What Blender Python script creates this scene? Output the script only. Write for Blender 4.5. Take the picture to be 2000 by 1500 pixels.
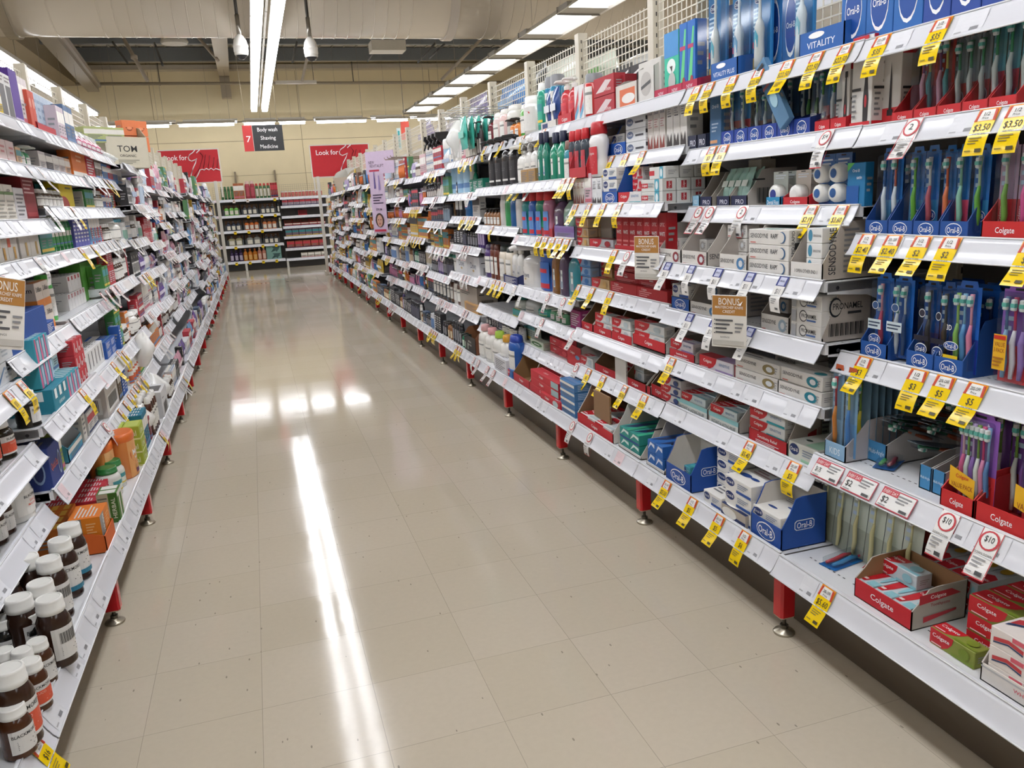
import bpy, math, random
from mathutils import Vector, Matrix
rnd = random.Random(11)
S = bpy.context.scene
COL = S.collection
for o in list(bpy.data.objects): bpy.data.objects.remove(o)

# ---------------------------------------------------------------- camera
FPX, YAW, PIT, ROL, CH = 1550.185, math.radians(17.0862), math.radians(13.2321), math.radians(3.2073), 1.3409
_f = Vector((math.sin(YAW)*math.cos(PIT), math.cos(YAW)*math.cos(PIT), -math.sin(PIT)))
_r = Vector((math.cos(YAW), -math.sin(YAW), 0)); _u = _r.cross(_f)
CR = _r*math.cos(ROL)-_u*math.sin(ROL); CU = _r*math.sin(ROL)+_u*math.cos(ROL); CF = _f
CO = Vector((0, 0, CH))
cam = bpy.data.cameras.new('camera'); camo = bpy.data.objects.new('camera', cam); COL.objects.link(camo)
camo.matrix_world = Matrix(((CR.x, CU.x, -CF.x, 0), (CR.y, CU.y, -CF.y, 0), (CR.z, CU.z, -CF.z, CH), (0, 0, 0, 1)))
cam.sensor_width = 36; cam.lens = 36*FPX/2000; cam.clip_start = .05; cam.clip_end = 100
S.camera = camo
S.cycles.transparent_max_bounces = 24
# ---------------------------------------------------------------- world and exposure
W = bpy.data.worlds.new('world'); S.world = W; W.use_nodes = True
W.node_tree.nodes['Background'].inputs[0].default_value = (1, .98, .95, 1)
W.node_tree.nodes['Background'].inputs[1].default_value = .25
vs = S.view_settings; vs.view_transform = 'Standard'; vs.look = 'None'; vs.gamma = 1; vs.exposure = 1.22
vs.use_curve_mapping = False
LAMP = 7.0      # strength of every fluorescent tube

# ---------------------------------------------------------------- materials
_M = {}
def lin(h):
    c = [int(h[i:i+2], 16)/255 for i in (0, 2, 4)]
    return [x/12.92 if x <= .04045 else ((x+.055)/1.055)**2.4 for x in c]
def mat(key):
    """'rrggbb' or 'rrggbb:x'; x = g gloss, m metal, p plastic, c card, w wall, t clear, e lamp, b brushed steel"""
    if key in _M: return _M[key]
    hx, _, md = key.partition(':')
    m = bpy.data.materials.new('paint_'+key.replace(':', '_')); m.use_nodes = True
    nt = m.node_tree; b = nt.nodes['Principled BSDF']; c = lin(hx)+[1]
    b.inputs['Base Color'].default_value = c
    b.inputs['Roughness'].default_value = {'g': .18, 'm': .3, 'p': .35, 'c': .6, 'w': .85, 'b': .42}.get(md, .45)
    if md in ('m', 'b'): b.inputs['Metallic'].default_value = .85 if md == 'm' else .3
    if md in ('e', 'h'):
        b.inputs['Emission Color'].default_value = c; b.inputs['Emission Strength'].default_value = LAMP*(1.15 if md == 'h' else 1)
    elif md == 't':
        out = nt.nodes['Material Output']; tr = nt.nodes.new('ShaderNodeBsdfTransparent'); gl = nt.nodes.new('ShaderNodeBsdfGlossy')
        tr.inputs[0].default_value = [min(1, x*1.0) for x in c[:3]]+[1]; gl.inputs['Roughness'].default_value = .08
        lw = nt.nodes.new('ShaderNodeLayerWeight'); pw = nt.nodes.new('ShaderNodeMath'); pw.operation = 'POWER'; pw.inputs[1].default_value = 4; fr = nt.nodes.new('ShaderNodeMath'); fr.operation = 'MULTIPLY_ADD'; fr.inputs[1].default_value = .5; fr.inputs[2].default_value = .04
        nt.links.new(lw.outputs['Facing'], pw.inputs[0]); nt.links.new(pw.outputs[0], fr.inputs[0])
        mx = nt.nodes.new('ShaderNodeMixShader'); nt.links.new(fr.outputs[0], mx.inputs[0]); nt.links.new(tr.outputs[0], mx.inputs[1]); nt.links.new(gl.outputs[0], mx.inputs[2])
        nt.links.new(mx.outputs[0], out.inputs[0])
    elif md in ('c', 'w', 'm', 'b', ''):
        tc = nt.nodes.new('ShaderNodeTexCoord'); no = nt.nodes.new('ShaderNodeTexNoise'); mr = nt.nodes.new('ShaderNodeMix'); mr.data_type = 'RGBA'
        no.inputs['Scale'].default_value = 2.2 if md == 'w' else 30; no.inputs['Detail'].default_value = 3
        nt.links.new(tc.outputs['Object'], no.inputs['Vector']); nt.links.new(no.outputs[0], mr.inputs[0])
        mr.inputs[6].default_value = [x*.93 for x in c[:3]]+[1]; mr.inputs[7].default_value = [min(1, x*1.06) for x in c[:3]]+[1]
        nt.links.new(mr.outputs[2], b.inputs['Base Color'])
    _M[key] = m
    return m

def floor_mat():
    m = bpy.data.materials.new('vinyl_tile_floor'); m.use_nodes = True; nt = m.node_tree; N = nt.nodes; Lk = nt.links
    b = N['Principled BSDF']; tc = N.new('ShaderNodeTexCoord')
    mp = N.new('ShaderNodeMapping'); mp.vector_type = 'POINT'; mp.inputs['Scale'].default_value = (1/.3048,)*3
    mp.inputs['Location'].default_value = (.4416/.3048+40, -2.0755/.3048+40, 0)
    Lk.new(tc.outputs['Object'], mp.inputs[0])
    def vm(op, a, *bs):
        n = N.new('ShaderNodeVectorMath'); n.operation = op; Lk.new(a, n.inputs[0])
        for i, x in enumerate(bs):
            if isinstance(x, tuple): n.inputs[i+1].default_value = x
            else: Lk.new(x, n.inputs[i+1])
        return n.outputs[0]
    def ma(op, a, x=None, y=None):
        n = N.new('ShaderNodeMath'); n.operation = op
        for i, q in enumerate((a, x, y)):
            if q is None: continue
            if isinstance(q, (int, float)): n.inputs[i].default_value = q
            else: Lk.new(q, n.inputs[i])
        return n.outputs[0]
    def mix(f, a, c):
        n = N.new('ShaderNodeMix'); n.data_type = 'RGBA'; Lk.new(f, n.inputs[0])
        for i, q in ((6, a), (7, c)):
            if isinstance(q, (list, tuple)): n.inputs[i].default_value = q
            else: Lk.new(q, n.inputs[i])
        return n.outputs[2]
    fr = vm('FRACTION', mp.outputs[0]); ab = vm('ABSOLUTE', vm('SUBTRACT', fr, (.5, .5, .5)))
    sp = N.new('ShaderNodeSeparateXYZ'); Lk.new(ab, sp.inputs[0])
    edge = ma('MAXIMUM', sp.outputs[0], sp.outputs[1])
    nl = N.new('ShaderNodeTexNoise'); nl.inputs['Scale'].default_value = 1.7; nl.inputs['Detail'].default_value = 2; Lk.new(tc.outputs['Object'], nl.inputs['Vector'])
    thr = ma('ADD', ma('MULTIPLY', nl.outputs[0], -.003), .4985)
    line = ma('GREATER_THAN', edge, thr)
    wn = N.new('ShaderNodeTexWhiteNoise'); wn.noise_dimensions = '2D'; Lk.new(vm('FLOOR', mp.outputs[0]), wn.inputs['Vector'])
    c1, c2 = lin('cdc2ae')+[1], lin('d2c7b5')+[1]
    base = mix(wn.outputs[0], c1, c2)
    mv = N.new('ShaderNodeTexNoise'); mv.inputs['Scale'].default_value = 55; mv.inputs['Detail'].default_value = 4; Lk.new(tc.outputs['Object'], mv.inputs['Vector'])
    base = mix(ma('MULTIPLY', mv.outputs[0], .35), base, lin('b8ad9a')+[1])
    # dark flecks, stretched
    vo = N.new('ShaderNodeTexVoronoi'); vo.inputs['Scale'].default_value = 30
    mp2 = N.new('ShaderNodeMapping'); mp2.inputs['Rotation'].default_value = (0, 0, .5); mp2.inputs['Scale'].default_value = (1, .4, 1); Lk.new(tc.outputs['Object'], mp2.inputs[0]); Lk.new(mp2.outputs[0], vo.inputs['Vector'])
    sc = N.new('ShaderNodeSeparateColor'); Lk.new(vo.outputs['Color'], sc.inputs[0])
    spot = ma('MULTIPLY', ma('LESS_THAN', vo.outputs['Distance'], .075), ma('GREATER_THAN', sc.outputs[0], .6))
    base = mix(ma('MULTIPLY', spot, .55), base, lin('5a5046')+[1])
    base = mix(ma('MULTIPLY', line, .42), base, lin('6d6354')+[1])
    Lk.new(base, b.inputs['Base Color'])
    ro = ma('ADD', ma('MULTIPLY', wn.outputs[0], .03), ma('ADD', ma('MULTIPLY', nl.outputs[0], .07), .042))
    Lk.new(ro, b.inputs['Roughness']); b.inputs['Specular IOR Level'].default_value = .36
    nb = N.new('ShaderNodeTexNoise'); nb.inputs['Scale'].default_value = 9; nb.inputs['Detail'].default_value = 2; Lk.new(tc.outputs['Object'], nb.inputs['Vector'])
    bp = N.new('ShaderNodeBump'); bp.inputs['Strength'].default_value = .03; bp.inputs['Distance'].default_value = .01; Lk.new(nb.outputs[0], bp.inputs['Height']); Lk.new(bp.outputs[0], b.inputs['Normal'])
    return m

# ---------------------------------------------------------------- mesh builder
_TXT = {}
def text_mesh(s):
    if s in _TXT: return _TXT[s]
    cu = bpy.data.curves.new('lettering', 'FONT'); cu.body = s; cu.size = 1; cu.resolution_u = 2; cu.align_x = 'LEFT'; cu.offset = .006
    ob = bpy.data.objects.new('lettering', cu); COL.objects.link(ob)
    bpy.context.view_layer.update()
    me = bpy.data.meshes.new_from_object(ob.evaluated_get(bpy.context.evaluated_depsgraph_get()))
    vs_ = [(v.co.x, v.co.y) for v in me.vertices]; fs = [tuple(p.vertices) for p in me.polygons]
    bpy.data.objects.remove(ob); bpy.data.curves.remove(cu); bpy.data.meshes.remove(me)
    xs = [v[0] for v in vs_]; ys = [v[1] for v in vs_]
    x0, x1, y0, y1 = min(xs), max(xs), min(ys), max(ys)
    _TXT[s] = ([((x-(x0+x1)/2), (y-(y0+y1)/2)) for x, y in vs_], fs, x1-x0, y1-y0)
    return _TXT[s]

class MB:
    def __init__(s): s.v = []; s.f = []; s.mi = []; s.sm = []; s.keys = []
    def add(s, vs_, fs, key, smooth=False):
        if key not in s.keys: s.keys.append(key)
        k = s.keys.index(key); n = len(s.v)
        s.v += [tuple(v) for v in vs_]
        for f in fs: s.f.append(tuple(i+n for i in f)); s.mi.append(k); s.sm.append(smooth)
        return s
    def box(s, x0, x1, y0, y1, z0, z1, key, c=0.0):
        if c <= 0:
            v = [(x, y, z) for z in (z0, z1) for x, y in ((x0, y0), (x1, y0), (x1, y1), (x0, y1))]
            return s.add(v, [(3, 2, 1, 0), (4, 5, 6, 7), (0, 1, 5, 4), (1, 2, 6, 5), (2, 3, 7, 6), (3, 0, 4, 7)], key)
        o = [(x0+c, y0), (x1-c, y0), (x1, y0+c), (x1, y1-c), (x1-c, y1), (x0+c, y1), (x0, y1-c), (x0, y0+c)]
        i_ = [(x0+c, y0+c), (x1-c, y0+c), (x1-c, y0+c), (x1-c, y1-c), (x1-c, y1-c), (x0+c, y1-c), (x0+c, y1-c), (x0+c, y0+c)]
        v = [(x, y, z0) for x, y in i_]+[(x, y, z0+c) for x, y in o]+[(x, y, z1-c) for x, y in o]+[(x, y, z1) for x, y in i_]
        f = [(7, 5, 3, 1), (24, 26, 28, 30)]
        for k in range(3):
            for j in range(8):
                a, b_ = k*8+j, k*8+(j+1) % 8
                f.append((a, b_, b_+8, a+8))
        return s.add(v, f, key)
    def obox(s, O, X, Y, Z, key):
        O, X, Y, Z = map(Vector, (O, X, Y, Z))
        v = [O+X*a+Y*b_+Z*c for c in (0, 1) for a, b_ in ((0, 0), (1, 0), (1, 1), (0, 1))]
        return s.add(v, [(3, 2, 1, 0), (4, 5, 6, 7), (0, 1, 5, 4), (1, 2, 6, 5), (2, 3, 7, 6), (3, 0, 4, 7)], key)
    def lathe(s, prof, key, n=14, sx=1, sy=1, ox=0, oy=0, oz=0, cap=True, smooth=True, sq=0):
        v = []
        for r, z in prof:
            for i in range(n):
                a = 2*math.pi*i/n; ca, sa = math.cos(a), math.sin(a)
                if sq: p = 2/(2+sq); ca = math.copysign(abs(ca)**p, ca); sa = math.copysign(abs(sa)**p, sa)
                v.append((ox+r*ca*sx, oy+r*sa*sy, oz+z))
        f = [(k*n+i, k*n+(i+1) % n, (k+1)*n+(i+1) % n, (k+1)*n+i) for k in range(len(prof)-1) for i in range(n)]
        s.add(v, f, key, smooth)
        if cap:
            if prof[-1][0] > 1e-4: s.add(v[-n:], [tuple(range(n))], key)
            if prof[0][0] > 1e-4: s.add(v[:n], [tuple(reversed(range(n)))], key)
        return s
    def tube(s, pts, r, key, n=6, smooth=True):
        pts = [Vector(p) for p in pts]; v = []; rr = r if isinstance(r, (list, tuple)) else [r]*len(pts)
        for i, p in enumerate(pts):
            d = (pts[min(i+1, len(pts)-1)]-pts[max(i-1, 0)]).normalized()
            a = d.cross(Vector((0, 0, 1)) if abs(d.z) < .9 else Vector((1, 0, 0))).normalized(); b_ = d.cross(a)
            for k in range(n):
                t = 2*math.pi*k/n; v.append(p+a*(rr[i]*math.cos(t))+b_*(rr[i]*math.sin(t)))
        f = [(k*n+i, k*n+(i+1) % n, (k+1)*n+(i+1) % n, (k+1)*n+i) for k in range(len(pts)-1) for i in range(n)]
        f += [tuple(reversed(range(n))), tuple(range((len(pts)-1)*n, len(pts)*n))]
        return s.add(v, f, key, smooth)
    def prism(s, poly, x0, x1, key, axis='x'):
        n = len(poly)
        P = {'x': lambda t, a, b_: (t, a, b_), 'y': lambda t, a, b_: (a, t, b_), 'z': lambda t, a, b_: (a, b_, t)}[axis]
        v = [P(x0, *p) for p in poly]+[P(x1, *p) for p in poly]
        return s.add(v, [tuple(range(n)), tuple(reversed(range(n, 2*n)))]+[(i, i+n, (i+1) % n+n, (i+1) % n) for i in range(n)], key)
    def sheet(s, path, x0, x1, key, smooth=True):
        v = [(x, y, z) for y, z in path for x in (x0, x1)]
        return s.add(v, [(2*i, 2*i+1, 2*i+3, 2*i+2) for i in range(len(path)-1)], key, smooth)
    def draw(s, F, w, h, ops, lay=1, seg=1):
        """ops in unit coordinates of a w x h face; F(a,b,layer) -> xyz, a,b metres from the face centre"""
        for i, op in enumerate(ops):
            L = lay+i
            if op[0] == 'r':
                _, a0, b0, a1, b1, key = op
                v = []; 
                for k in range(seg+1):
                    a = (a0+(a1-a0)*k/seg-.5)*w
                    v += [F(a, (b0-.5)*h, L), F(a, (b1-.5)*h, L)]
                s.add(v, [(2*k, 2*k+2, 2*k+3, 2*k+1) for k in range(seg)], key)
            elif op[0] == 'p':
                s.add([F((a-.5)*w, (b_-.5)*h, L) for a, b_ in op[1]], [tuple(range(len(op[1])))], op[2])
            elif op[0] == 'e':
                _, a, b_, ra, rb, key = op
                s.add([F((a-.5)*w+ra*w*math.cos(t*math.pi/8), (b_-.5)*h+rb*h*math.sin(t*math.pi/8), L) for t in range(16)], [tuple(range(16))], key)
            elif op[0] == 't':
                _, st, a, b_, fw_, fh, key = op[:7]; rot = op[7] if len(op) > 7 else 0
                tv, tf, tw, th = text_mesh(st)
                W_, H_ = (fw_*w, fh*h) if not rot else (fh*h, fw_*w)
                k = W_/tw; ky = min(H_/th, k*1.6); k = min(k, ky*1.15)
                out = []
                for x, y in tv:
                    x, y = x*k, y*ky
                    if rot: x, y = -y, x
                    out.append(F((a-.5)*w+x, (b_-.5)*h+y, L))
                s.add(out, tf, key)
            elif op[0] == 'l':      # lines of small print
                _, a0, b0, a1, b1, n, key = op
                for k in range(n):
                    bb = b1-(b1-b0)*(k+.5)/n; t = (b1-b0)/n*.22; e = a0+(a1-a0)*(1-.35*((k*7) % 3)/2)
                    s.add([F((a0-.5)*w, (bb-t-.5)*h, L), F((e-.5)*w, (bb-t-.5)*h, L), F((e-.5)*w, (bb+t-.5)*h, L), F((a0-.5)*w, (bb+t-.5)*h, L)], [(0, 1, 2, 3)], key)
            elif op[0] == 'b':      # bar code
                _, a0, b0, a1, b1, key = op
                n = 22
                for k in range(n):
                    x0 = a0+(a1-a0)*k/n; x1 = x0+(a1-a0)/n*(.35+.35*((k*5) % 3)/2)
                    s.add([F((x0-.5)*w, (b0-.5)*h, L), F((x1-.5)*w, (b0-.5)*h, L), F((x1-.5)*w, (b1-.5)*h, L), F((x0-.5)*w, (b1-.5)*h, L)], [(0, 1, 2, 3)], key)
        return s
    def mesh(s, name):
        me = bpy.data.meshes.new(name); me.from_pydata(s.v, [], s.f)
        for k in s.keys: me.materials.append(mat(k))
        me.polygons.foreach_set('material_index', s.mi); me.polygons.foreach_set('use_smooth', s.sm); me.update()
        return me

EPS = .0005
def face(kind, w, d, h):
    if kind == 'f': return lambda a, b_, L: (a, -d/2-EPS*L, b_+h/2)
    if kind == 'top': return lambda a, b_, L: (a, b_, h+EPS*L)
    if kind == 'rs': return lambda a, b_, L: (w/2+EPS*L, a, b_+h/2)
    if kind == 'ls': return lambda a, b_, L: (-w/2-EPS*L, -a, b_+h/2)
def cyl(r, zc, sy=1):
    def F(a, b_, L):
        t = a/r; R_ = r+EPS*L
        return (R_*math.sin(t), -R_*math.cos(t)*sy, zc+b_)
    return F

def link(name, me, parent=None):
    o = bpy.data.objects.new(name, me); COL.objects.link(o)
    if parent: o.parent = parent
    return o
def obj(name, mb, parent=None): return link(name, mb.mesh(name), parent)
def tag(o, label, cat, group=None):
    o['label'] = label; o['category'] = cat
    if group: o['group'] = group
    return o
def empty(name, loc=(0, 0, 0), rz=0):
    o = bpy.data.objects.new(name, None); COL.objects.link(o); o.location = loc; o.rotation_euler = (0, 0, rz); o.empty_display_size = .05; return o
def struct(name, mb):
    o = obj(name, mb); o['kind'] = 'structure'; return o

ORD = ['zeroth', 'first', 'second', 'third', 'fourth', 'fifth', 'sixth', 'seventh', 'eighth', 'ninth', 'tenth', 'eleventh', 'twelfth', 'thirteenth', 'fourteenth', 'fifteenth', 'sixteenth', 'seventeenth', 'eighteenth', 'nineteenth', 'twentieth']
def ordw(n): return ORD[n] if n < 20 else ('twenty-'+ORD[n-20] if n > 20 and n < 30 else 'twentieth')
def near(n): return 'nearest' if n == 1 else ordw(n)+' nearest'

# ---------------------------------------------------------------- pixel reading (unprojects a photo pixel onto a real plane of the place)
def at(u, v, ax, val):
    d = CF*FPX+CR*(u-1000)-CU*(v-750)
    return CO+d*((val-CO[ax])/d[ax])
def y_at(u, x, z):
    n = CR*FPX-CF*(u-1000)
    return -(n.x*x+n.z*(z-CH))/n.y

# ---------------------------------------------------------------- structure
PITCH, Y0 = .925, 1.854
NB = 17
YEND = Y0+PITCH*(NB-1)
m = MB(); m.add([(-14, -8, 0), (14, -8, 0), (14, 21, 0), (-14, 21, 0)], [(0, 1, 2, 3)], 'ffffff')
fo = struct('floor', m); fo.data.materials[0] = floor_mat()
m = MB(); m.box(-14, 14, 21, 21.2, 0, 6, 'e2d3ae:w')
for x in (-5.2, -1.9, 1.4, 4.7): m.box(x, x+.012, 20.996, 21, 0, 6, '9c8d70:w')
m.box(-14, 14, 20.996, 21, 3.0, 3.012, '9c8d70:w'); m.box(-14, 14, 20.996, 21, 2.2, 2.21, 'ab9c7e:w')
struct('wall_back', m)
for nm, a in (('wall_left', (-14.2, -14, -8, 21)), ('wall_right', (14, 14.2, -8, 21)), ('wall_front', (-14, 14, -8.2, -8))):
    m = MB(); m.box(*a, 0, 6, 'e2d3ae:w'); struct(nm, m)
m = MB(); m.box(-14, 14, -8, 21, 5.0, 5.15, 'd0c9bb:w')
k = -14
while k < 14:
    m.box(k, k+.03, -8, 21, 4.975, 5.0, 'aaa498:w'); k += .28
struct('ceiling', m)
m = MB()    # upper bulkhead of the back wall, slightly proud
m.box(-14, 14, 20.7, 21, 4.6, 4.70, 'c0b7a6'); struct('trim_1', m)
m = MB()
m.prism([(-14, 4.98), (-3.35, 4.98), (-3.35, 4.3), (-14, 4.1)], 12.0, 20.9, '9a8d76:w', 'y'); struct('trim_2', m)

# ---------------------------------------------------------------- ceiling steel, duct, pipes, lamps
LA = []
def beam(name, label, pts, key, cat='beam', group=None):
    m = MB()
    for a in pts: m.box(*a, key)
    return tag(obj(name, m), label, cat, group)
for y, z, hh, lb in ((14.6, 4.62, .3, 'nearest dark grey purlin, mostly hidden above the duct'), (17.6, 4.58, .3, 'middle dark grey purlin just above the duct edge'), (20.2, 4.70, .28, 'farthest dark grey purlin along the top of the back wall')):
    m = MB(); m.prism([(y, z+hh), (y+.12, z+hh), (y+.12, z+hh-.02), (y+.02, z+hh-.02), (y+.02, z+.02), (y+.12, z+.02), (y+.12, z), (y, z)], -13, 13, '70757a')
    tag(obj('roof_purlin', m), lb, 'purlin')
m = MB(); m.obox((-.26, 13.0, 3.92), (.24, 0, 0), (-.08, 7.5, .5), (0, 0, .42), 'a89c88'); m.box(-.33, -.11, 20.55, 20.8, 3.95, 4.5, 'a89c88')
tag(obj('roof_rafter', m), 'wide beige steel rafter running from the big duct to the back wall', 'beam')
m = MB(); m.obox((-2.55, 12.6, 3.95), (.34, 0, 0), (-.62, 7.9, .25), (0, 0, .1), 'a2978a'); m.obox((-2.50, 12.6, 3.86), (.24, 0, 0), (-.62, 7.9, .25), (0, 0, .09), '8d8374')
tag(obj('roof_rafter', m), 'sloping beige steel edge beam above the left shelving', 'beam')
for i, (u0, v0, u1, v1, y, r, key, lb) in enumerate((
    (236, 66, 288, 158, 17, .035, 'a79c8c', 'diagonal beige roof brace with a round joint, left of the wide rafter'),
    (386, 72, 426, 118, 17, .03, 'a79c8c', 'short diagonal beige brace leaning against the wide rafter'),
    (220, 82, 249, 123, 17, .02, '4a4a48', 'dark thin roof strut beside the diagonal beige brace'),
    (590, 158, 608, 75, 17, .03, 'a79c8c', 'beige roof brace behind the right-hand dome camera'),
    (571, 122, 580, 82, 17, .02, '4a4a48', 'short dark roof strut between the twin lamps and right dome camera'),
    (718, 120, 738, 86, 17, .02, '4a4a48', 'dark roof strut right of the small ceiling box'),
    (816, 122, 850, 84, 17, .02, '4a4a48', 'left one of two parallel dark roof struts right of centre'),
    (838, 114, 868, 86, 17, .02, '4a4a48', 'right one of two parallel dark roof struts right of centre'),
    (862, 156, 944, 72, 17, .03, 'a79c8c', 'long diagonal beige brace rising to the right-hand lamp row'),
    (302, 84, 318, 128, 17, .02, '4a4a48', 'dark roof strut just left of the round white ceiling vent'))):
    p, q = at(u0, v0, 1, y), at(u1, v1, 1, y-.5); m = MB(); m.tube([p, q], r, key)
    if i == 0: c = (p+q)/2; m.lathe([(.0, -.06), (.06, -.03), (.06, .03), (0, .06)], key, 8, ox=c.x, oy=c.y, oz=c.z)
    tag(obj('roof_brace', m), lb, 'brace', 'roof braces')
p, q = at(245, 163, 1, 20.3), at(985, 162, 1, 20.3)
m = MB(); m.tube([(-3.3, 20.3, p.z), (9, 20.3, q.z)], .035, '9c907c'); m.tube([(-3.2, 20.35, 4.72), (9, 20.35, 4.75)], .05, 'b0a592')
for x in (-1.6, .6, 2.7): m.tube([(x, 20.3, 4.2), (x, 20.35, 4.7)], .012, '5d564c', 4)
tag(obj('conduit', m), 'thin beige service pipe running across the back wall below the roof', 'pipe')
# hanging light bar and small ceiling fittings
a, b2 = at(538, 161, 1, 17.5), at(618, 161, 1, 17.5)
m = MB(); m.box(a.x, b2.x, 17.46, 17.54, a.z-.03, a.z+.03, 'd8d2c6'); m.tube([(a.x+.05, 17.5, a.z), (a.x+.05, 17.5, 5)], .006, '6d665a', 4); m.tube([(b2.x-.05, 17.5, a.z), (b2.x-.05, 17.5, 5)], .006, '6d665a', 4)
tag(obj('unlit_lamp', m), 'unlit white batten lamp hanging from thin wires before the back wall', 'lamp')
c = at(341, 86, 1, 15); m = MB(); m.lathe([(.2, 0), (.22, .03), (.2, .09), (.08, .1)], 'a8a294', 18, ox=c.x, oy=15, oz=c.z); m.tube([(c.x, 15, c.z+.1), (c.x, 15, 4.98)], .02, '6d665a', 6)
tag(obj('ceiling_vent', m), 'round beige disc vent high up left of the wide rafter', 'vent')
c = at(756, 90, 1, 15); m = MB(); m.box(c.x-.3, c.x+.3, 14.8, 15.2, c.z-.1, c.z+.07, 'c8c2b4'); m.box(c.x-.04, c.x+.04, 14.96, 15.04, c.z+.07, 4.98, '6d665a')
tag(obj('junction_box', m), 'pale rectangular box high up between purlins right of centre', 'box')
# duct
m = MB(); R_, dy, dz = .66, 12.0, 4.29
nseg = 40
def ring(x, r): return [(x, dy+r*math.cos(2*math.pi*i/nseg), dz+r*math.sin(2*math.pi*i/nseg)) for i in range(nseg)]
v = ring(-6, R_)+ring(10, R_)
m.add(v, [((i+1) % nseg, i, nseg+i, nseg+(i+1) % nseg) for i in range(nseg)], 'cbc2b3:g', True)
x = -6.0
while x < 10:
    v = ring(x, R_)+ring(x+.004, R_+.008)+ring(x+.010, R_+.008)+ring(x+.014, R_)
    m.add(v, [(k*nseg+(i+1) % nseg, k*nseg+i, (k+1)*nseg+i, (k+1)*nseg+(i+1) % nseg) for k in range(3) for i in range(nseg)], 'd0c7b9:g')
    x += .17 if not (-2.7 < x < -1.6 or 2.4 < x < 3.2) else .55
duct = empty('air_duct', (0, 0, 0)); tag(duct, 'large beige spiral air duct crossing the whole ceiling', 'duct')
obj('duct_body', m, duct)
m = MB()
for x0 in (-2.62, 2.95):
    v = ring(x0, R_+.03)+ring(x0+.12, R_+.03)+ring(x0, R_)+ring(x0+.12, R_)
    n = nseg; f = []
    for i in range(n):
        j = (i+1) % n; f += [(j, i, n+i, n+j), (2*n+i, 2*n+j, j, i)[::-1], (n+i, n+j, 3*n+j, 3*n+i)]
    m.add(v, f, 'c3b9aa:g', True)
obj('duct_collar', m, duct)
# camera domes
for (u, v, yy, lb) in ((470, 92, 10, 'left white dome security camera hanging on a dark pole'), (607, 96, 10, 'right white dome security camera hanging on a dark pole')):
    c = at(u, v, 1, yy); t = empty('dome_camera', (c.x, yy, c.z-.06)); tag(t, lb, 'security camera', 'dome security cameras')
    m = MB(); m.tube([(0, 0, .2), (0, 0, 1.75)], .018, '3d3a36:m', 8); m.tube([(0, 0, .18), (0, 0, .4)], .024, '8d8880:m', 8); obj('pole', m, t)
    m = MB(); m.lathe([(.075, .0), (.08, .015), (.08, .06), (.083, .062), (.083, .072), (.078, .08), (.068, .13), (.045, .17), (.02, .195), (0, .2)], 'e6e4df:p', 20); obj('housing', m, t)
    m = MB(); m.lathe([(0, -.075), (.03, -.068), (.055, -.045), (.068, -.012), (.07, 0)], '2a2a2c:g', 18); m.lathe([(.068, -.03), (.075, -.02), (.075, 0), (.068, 0)], 'dedcd6:p', 18, cap=False); obj('dome', m, t)

def lamp_row(xc, y0, y1, kind, desc, grp):
    y = y0; k = 0
    while y < y1-.2:
        k += 1
        t = empty('ceiling_light', (xc, y, 3.25)); L = 1.33
        m = MB()
        if kind == 'twin':
            for sx in (-.1, .1):
                m.box(sx-.062, sx+.062, .0, L-.02, .03, .075, 'a9a69f')
                m.box(sx-.056, sx+.056, L-.04, L-.015, -.008, .03, '8b887e')
            m.box(-.012, .012, .0, L-.02, .075, .09, '6b665c')
        elif kind == 'slim': m.box(-.11, .11, .0, L, .03, .08, 'b9b4aa')
        else:
            m.prism([(-.26, -.03), (-.245, -.03), (-.12, .06), (.12, .06), (.245, -.03), (.26, -.03), (.13, .08), (-.13, .08)], 0, L-.01, 'd4d0c8', 'y')
            m.box(-.24, .24, L-.29, L-.03, -.022, .04, 'a9a59c'); m.box(-.25, .25, L-.03, L-.01, -.04, .04, '8f8b82')
        top = .37 if 10.5 < y < 13 else 1.7
        m.tube([(0, .15, .08), (0, .15, top)], .003, '8d867a', 4)
        obj('housing', m, t)
        m = MB()
        if kind == 'twin':
            for sx in (-.1, .1): m.box(sx-.05, sx+.05, .01, L-.06, -.015, .03, 'f8faff:e')
        elif kind == 'slim': m.box(-.1, .1, .12, L-.2, -.02, .03, 'f8faff:e')
        else:
            m.prism([(-.235, -.015), (-.12, .02), (.12, .02), (.235, -.015), (.12, .045), (-.12, .045)], .0, L-.3, 'f8faff:e', 'y')
        obj('tube', m, t)
        tag(t, desc.replace('#', ordw(k)), 'ceiling light', grp)
        y += L
lamp_row(.39, 17.1-1.33*15, 17.1, 'twin', 'twin fluorescent batten above the aisle, # from the camera end of its row', 'twin battens above the aisle')
lamp_row(3.62, 17.9-1.33*16, 17.9, 'wide', 'wide fluorescent trough above the right shelving, # from the camera end of its row', 'wide troughs right of the aisle')
lamp_row(-2.6, 17.3-1.33*15, 17.3, 'slim', 'slim fluorescent batten beyond the left shelving, # from the camera end of its row', 'slim battens left of the aisle')
lamp_row(-6.2, 17.1-1.33*14, 17.1, 'wide', 'added unseen light trough, far left aisle, # from the camera end of its row', 'added unseen troughs, far left aisle')  # unseen lamp row, added for ambient light from the left
lamp_row(7.2, 17.1-1.33*14, 17.1, 'wide', 'added unseen light trough, far right aisle, # from the camera end of its row', 'added unseen troughs, far right aisle')  # matching unseen row on the right, also added for ambient light
xs_ = [(-3.2, -2.3), (-2.15, -1.42), (-1.27, -.1), (.05, .75), (.8, 1.4), (1.6, 2.75), (2.95, 3.7), (3.9, 5.0)]
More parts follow.
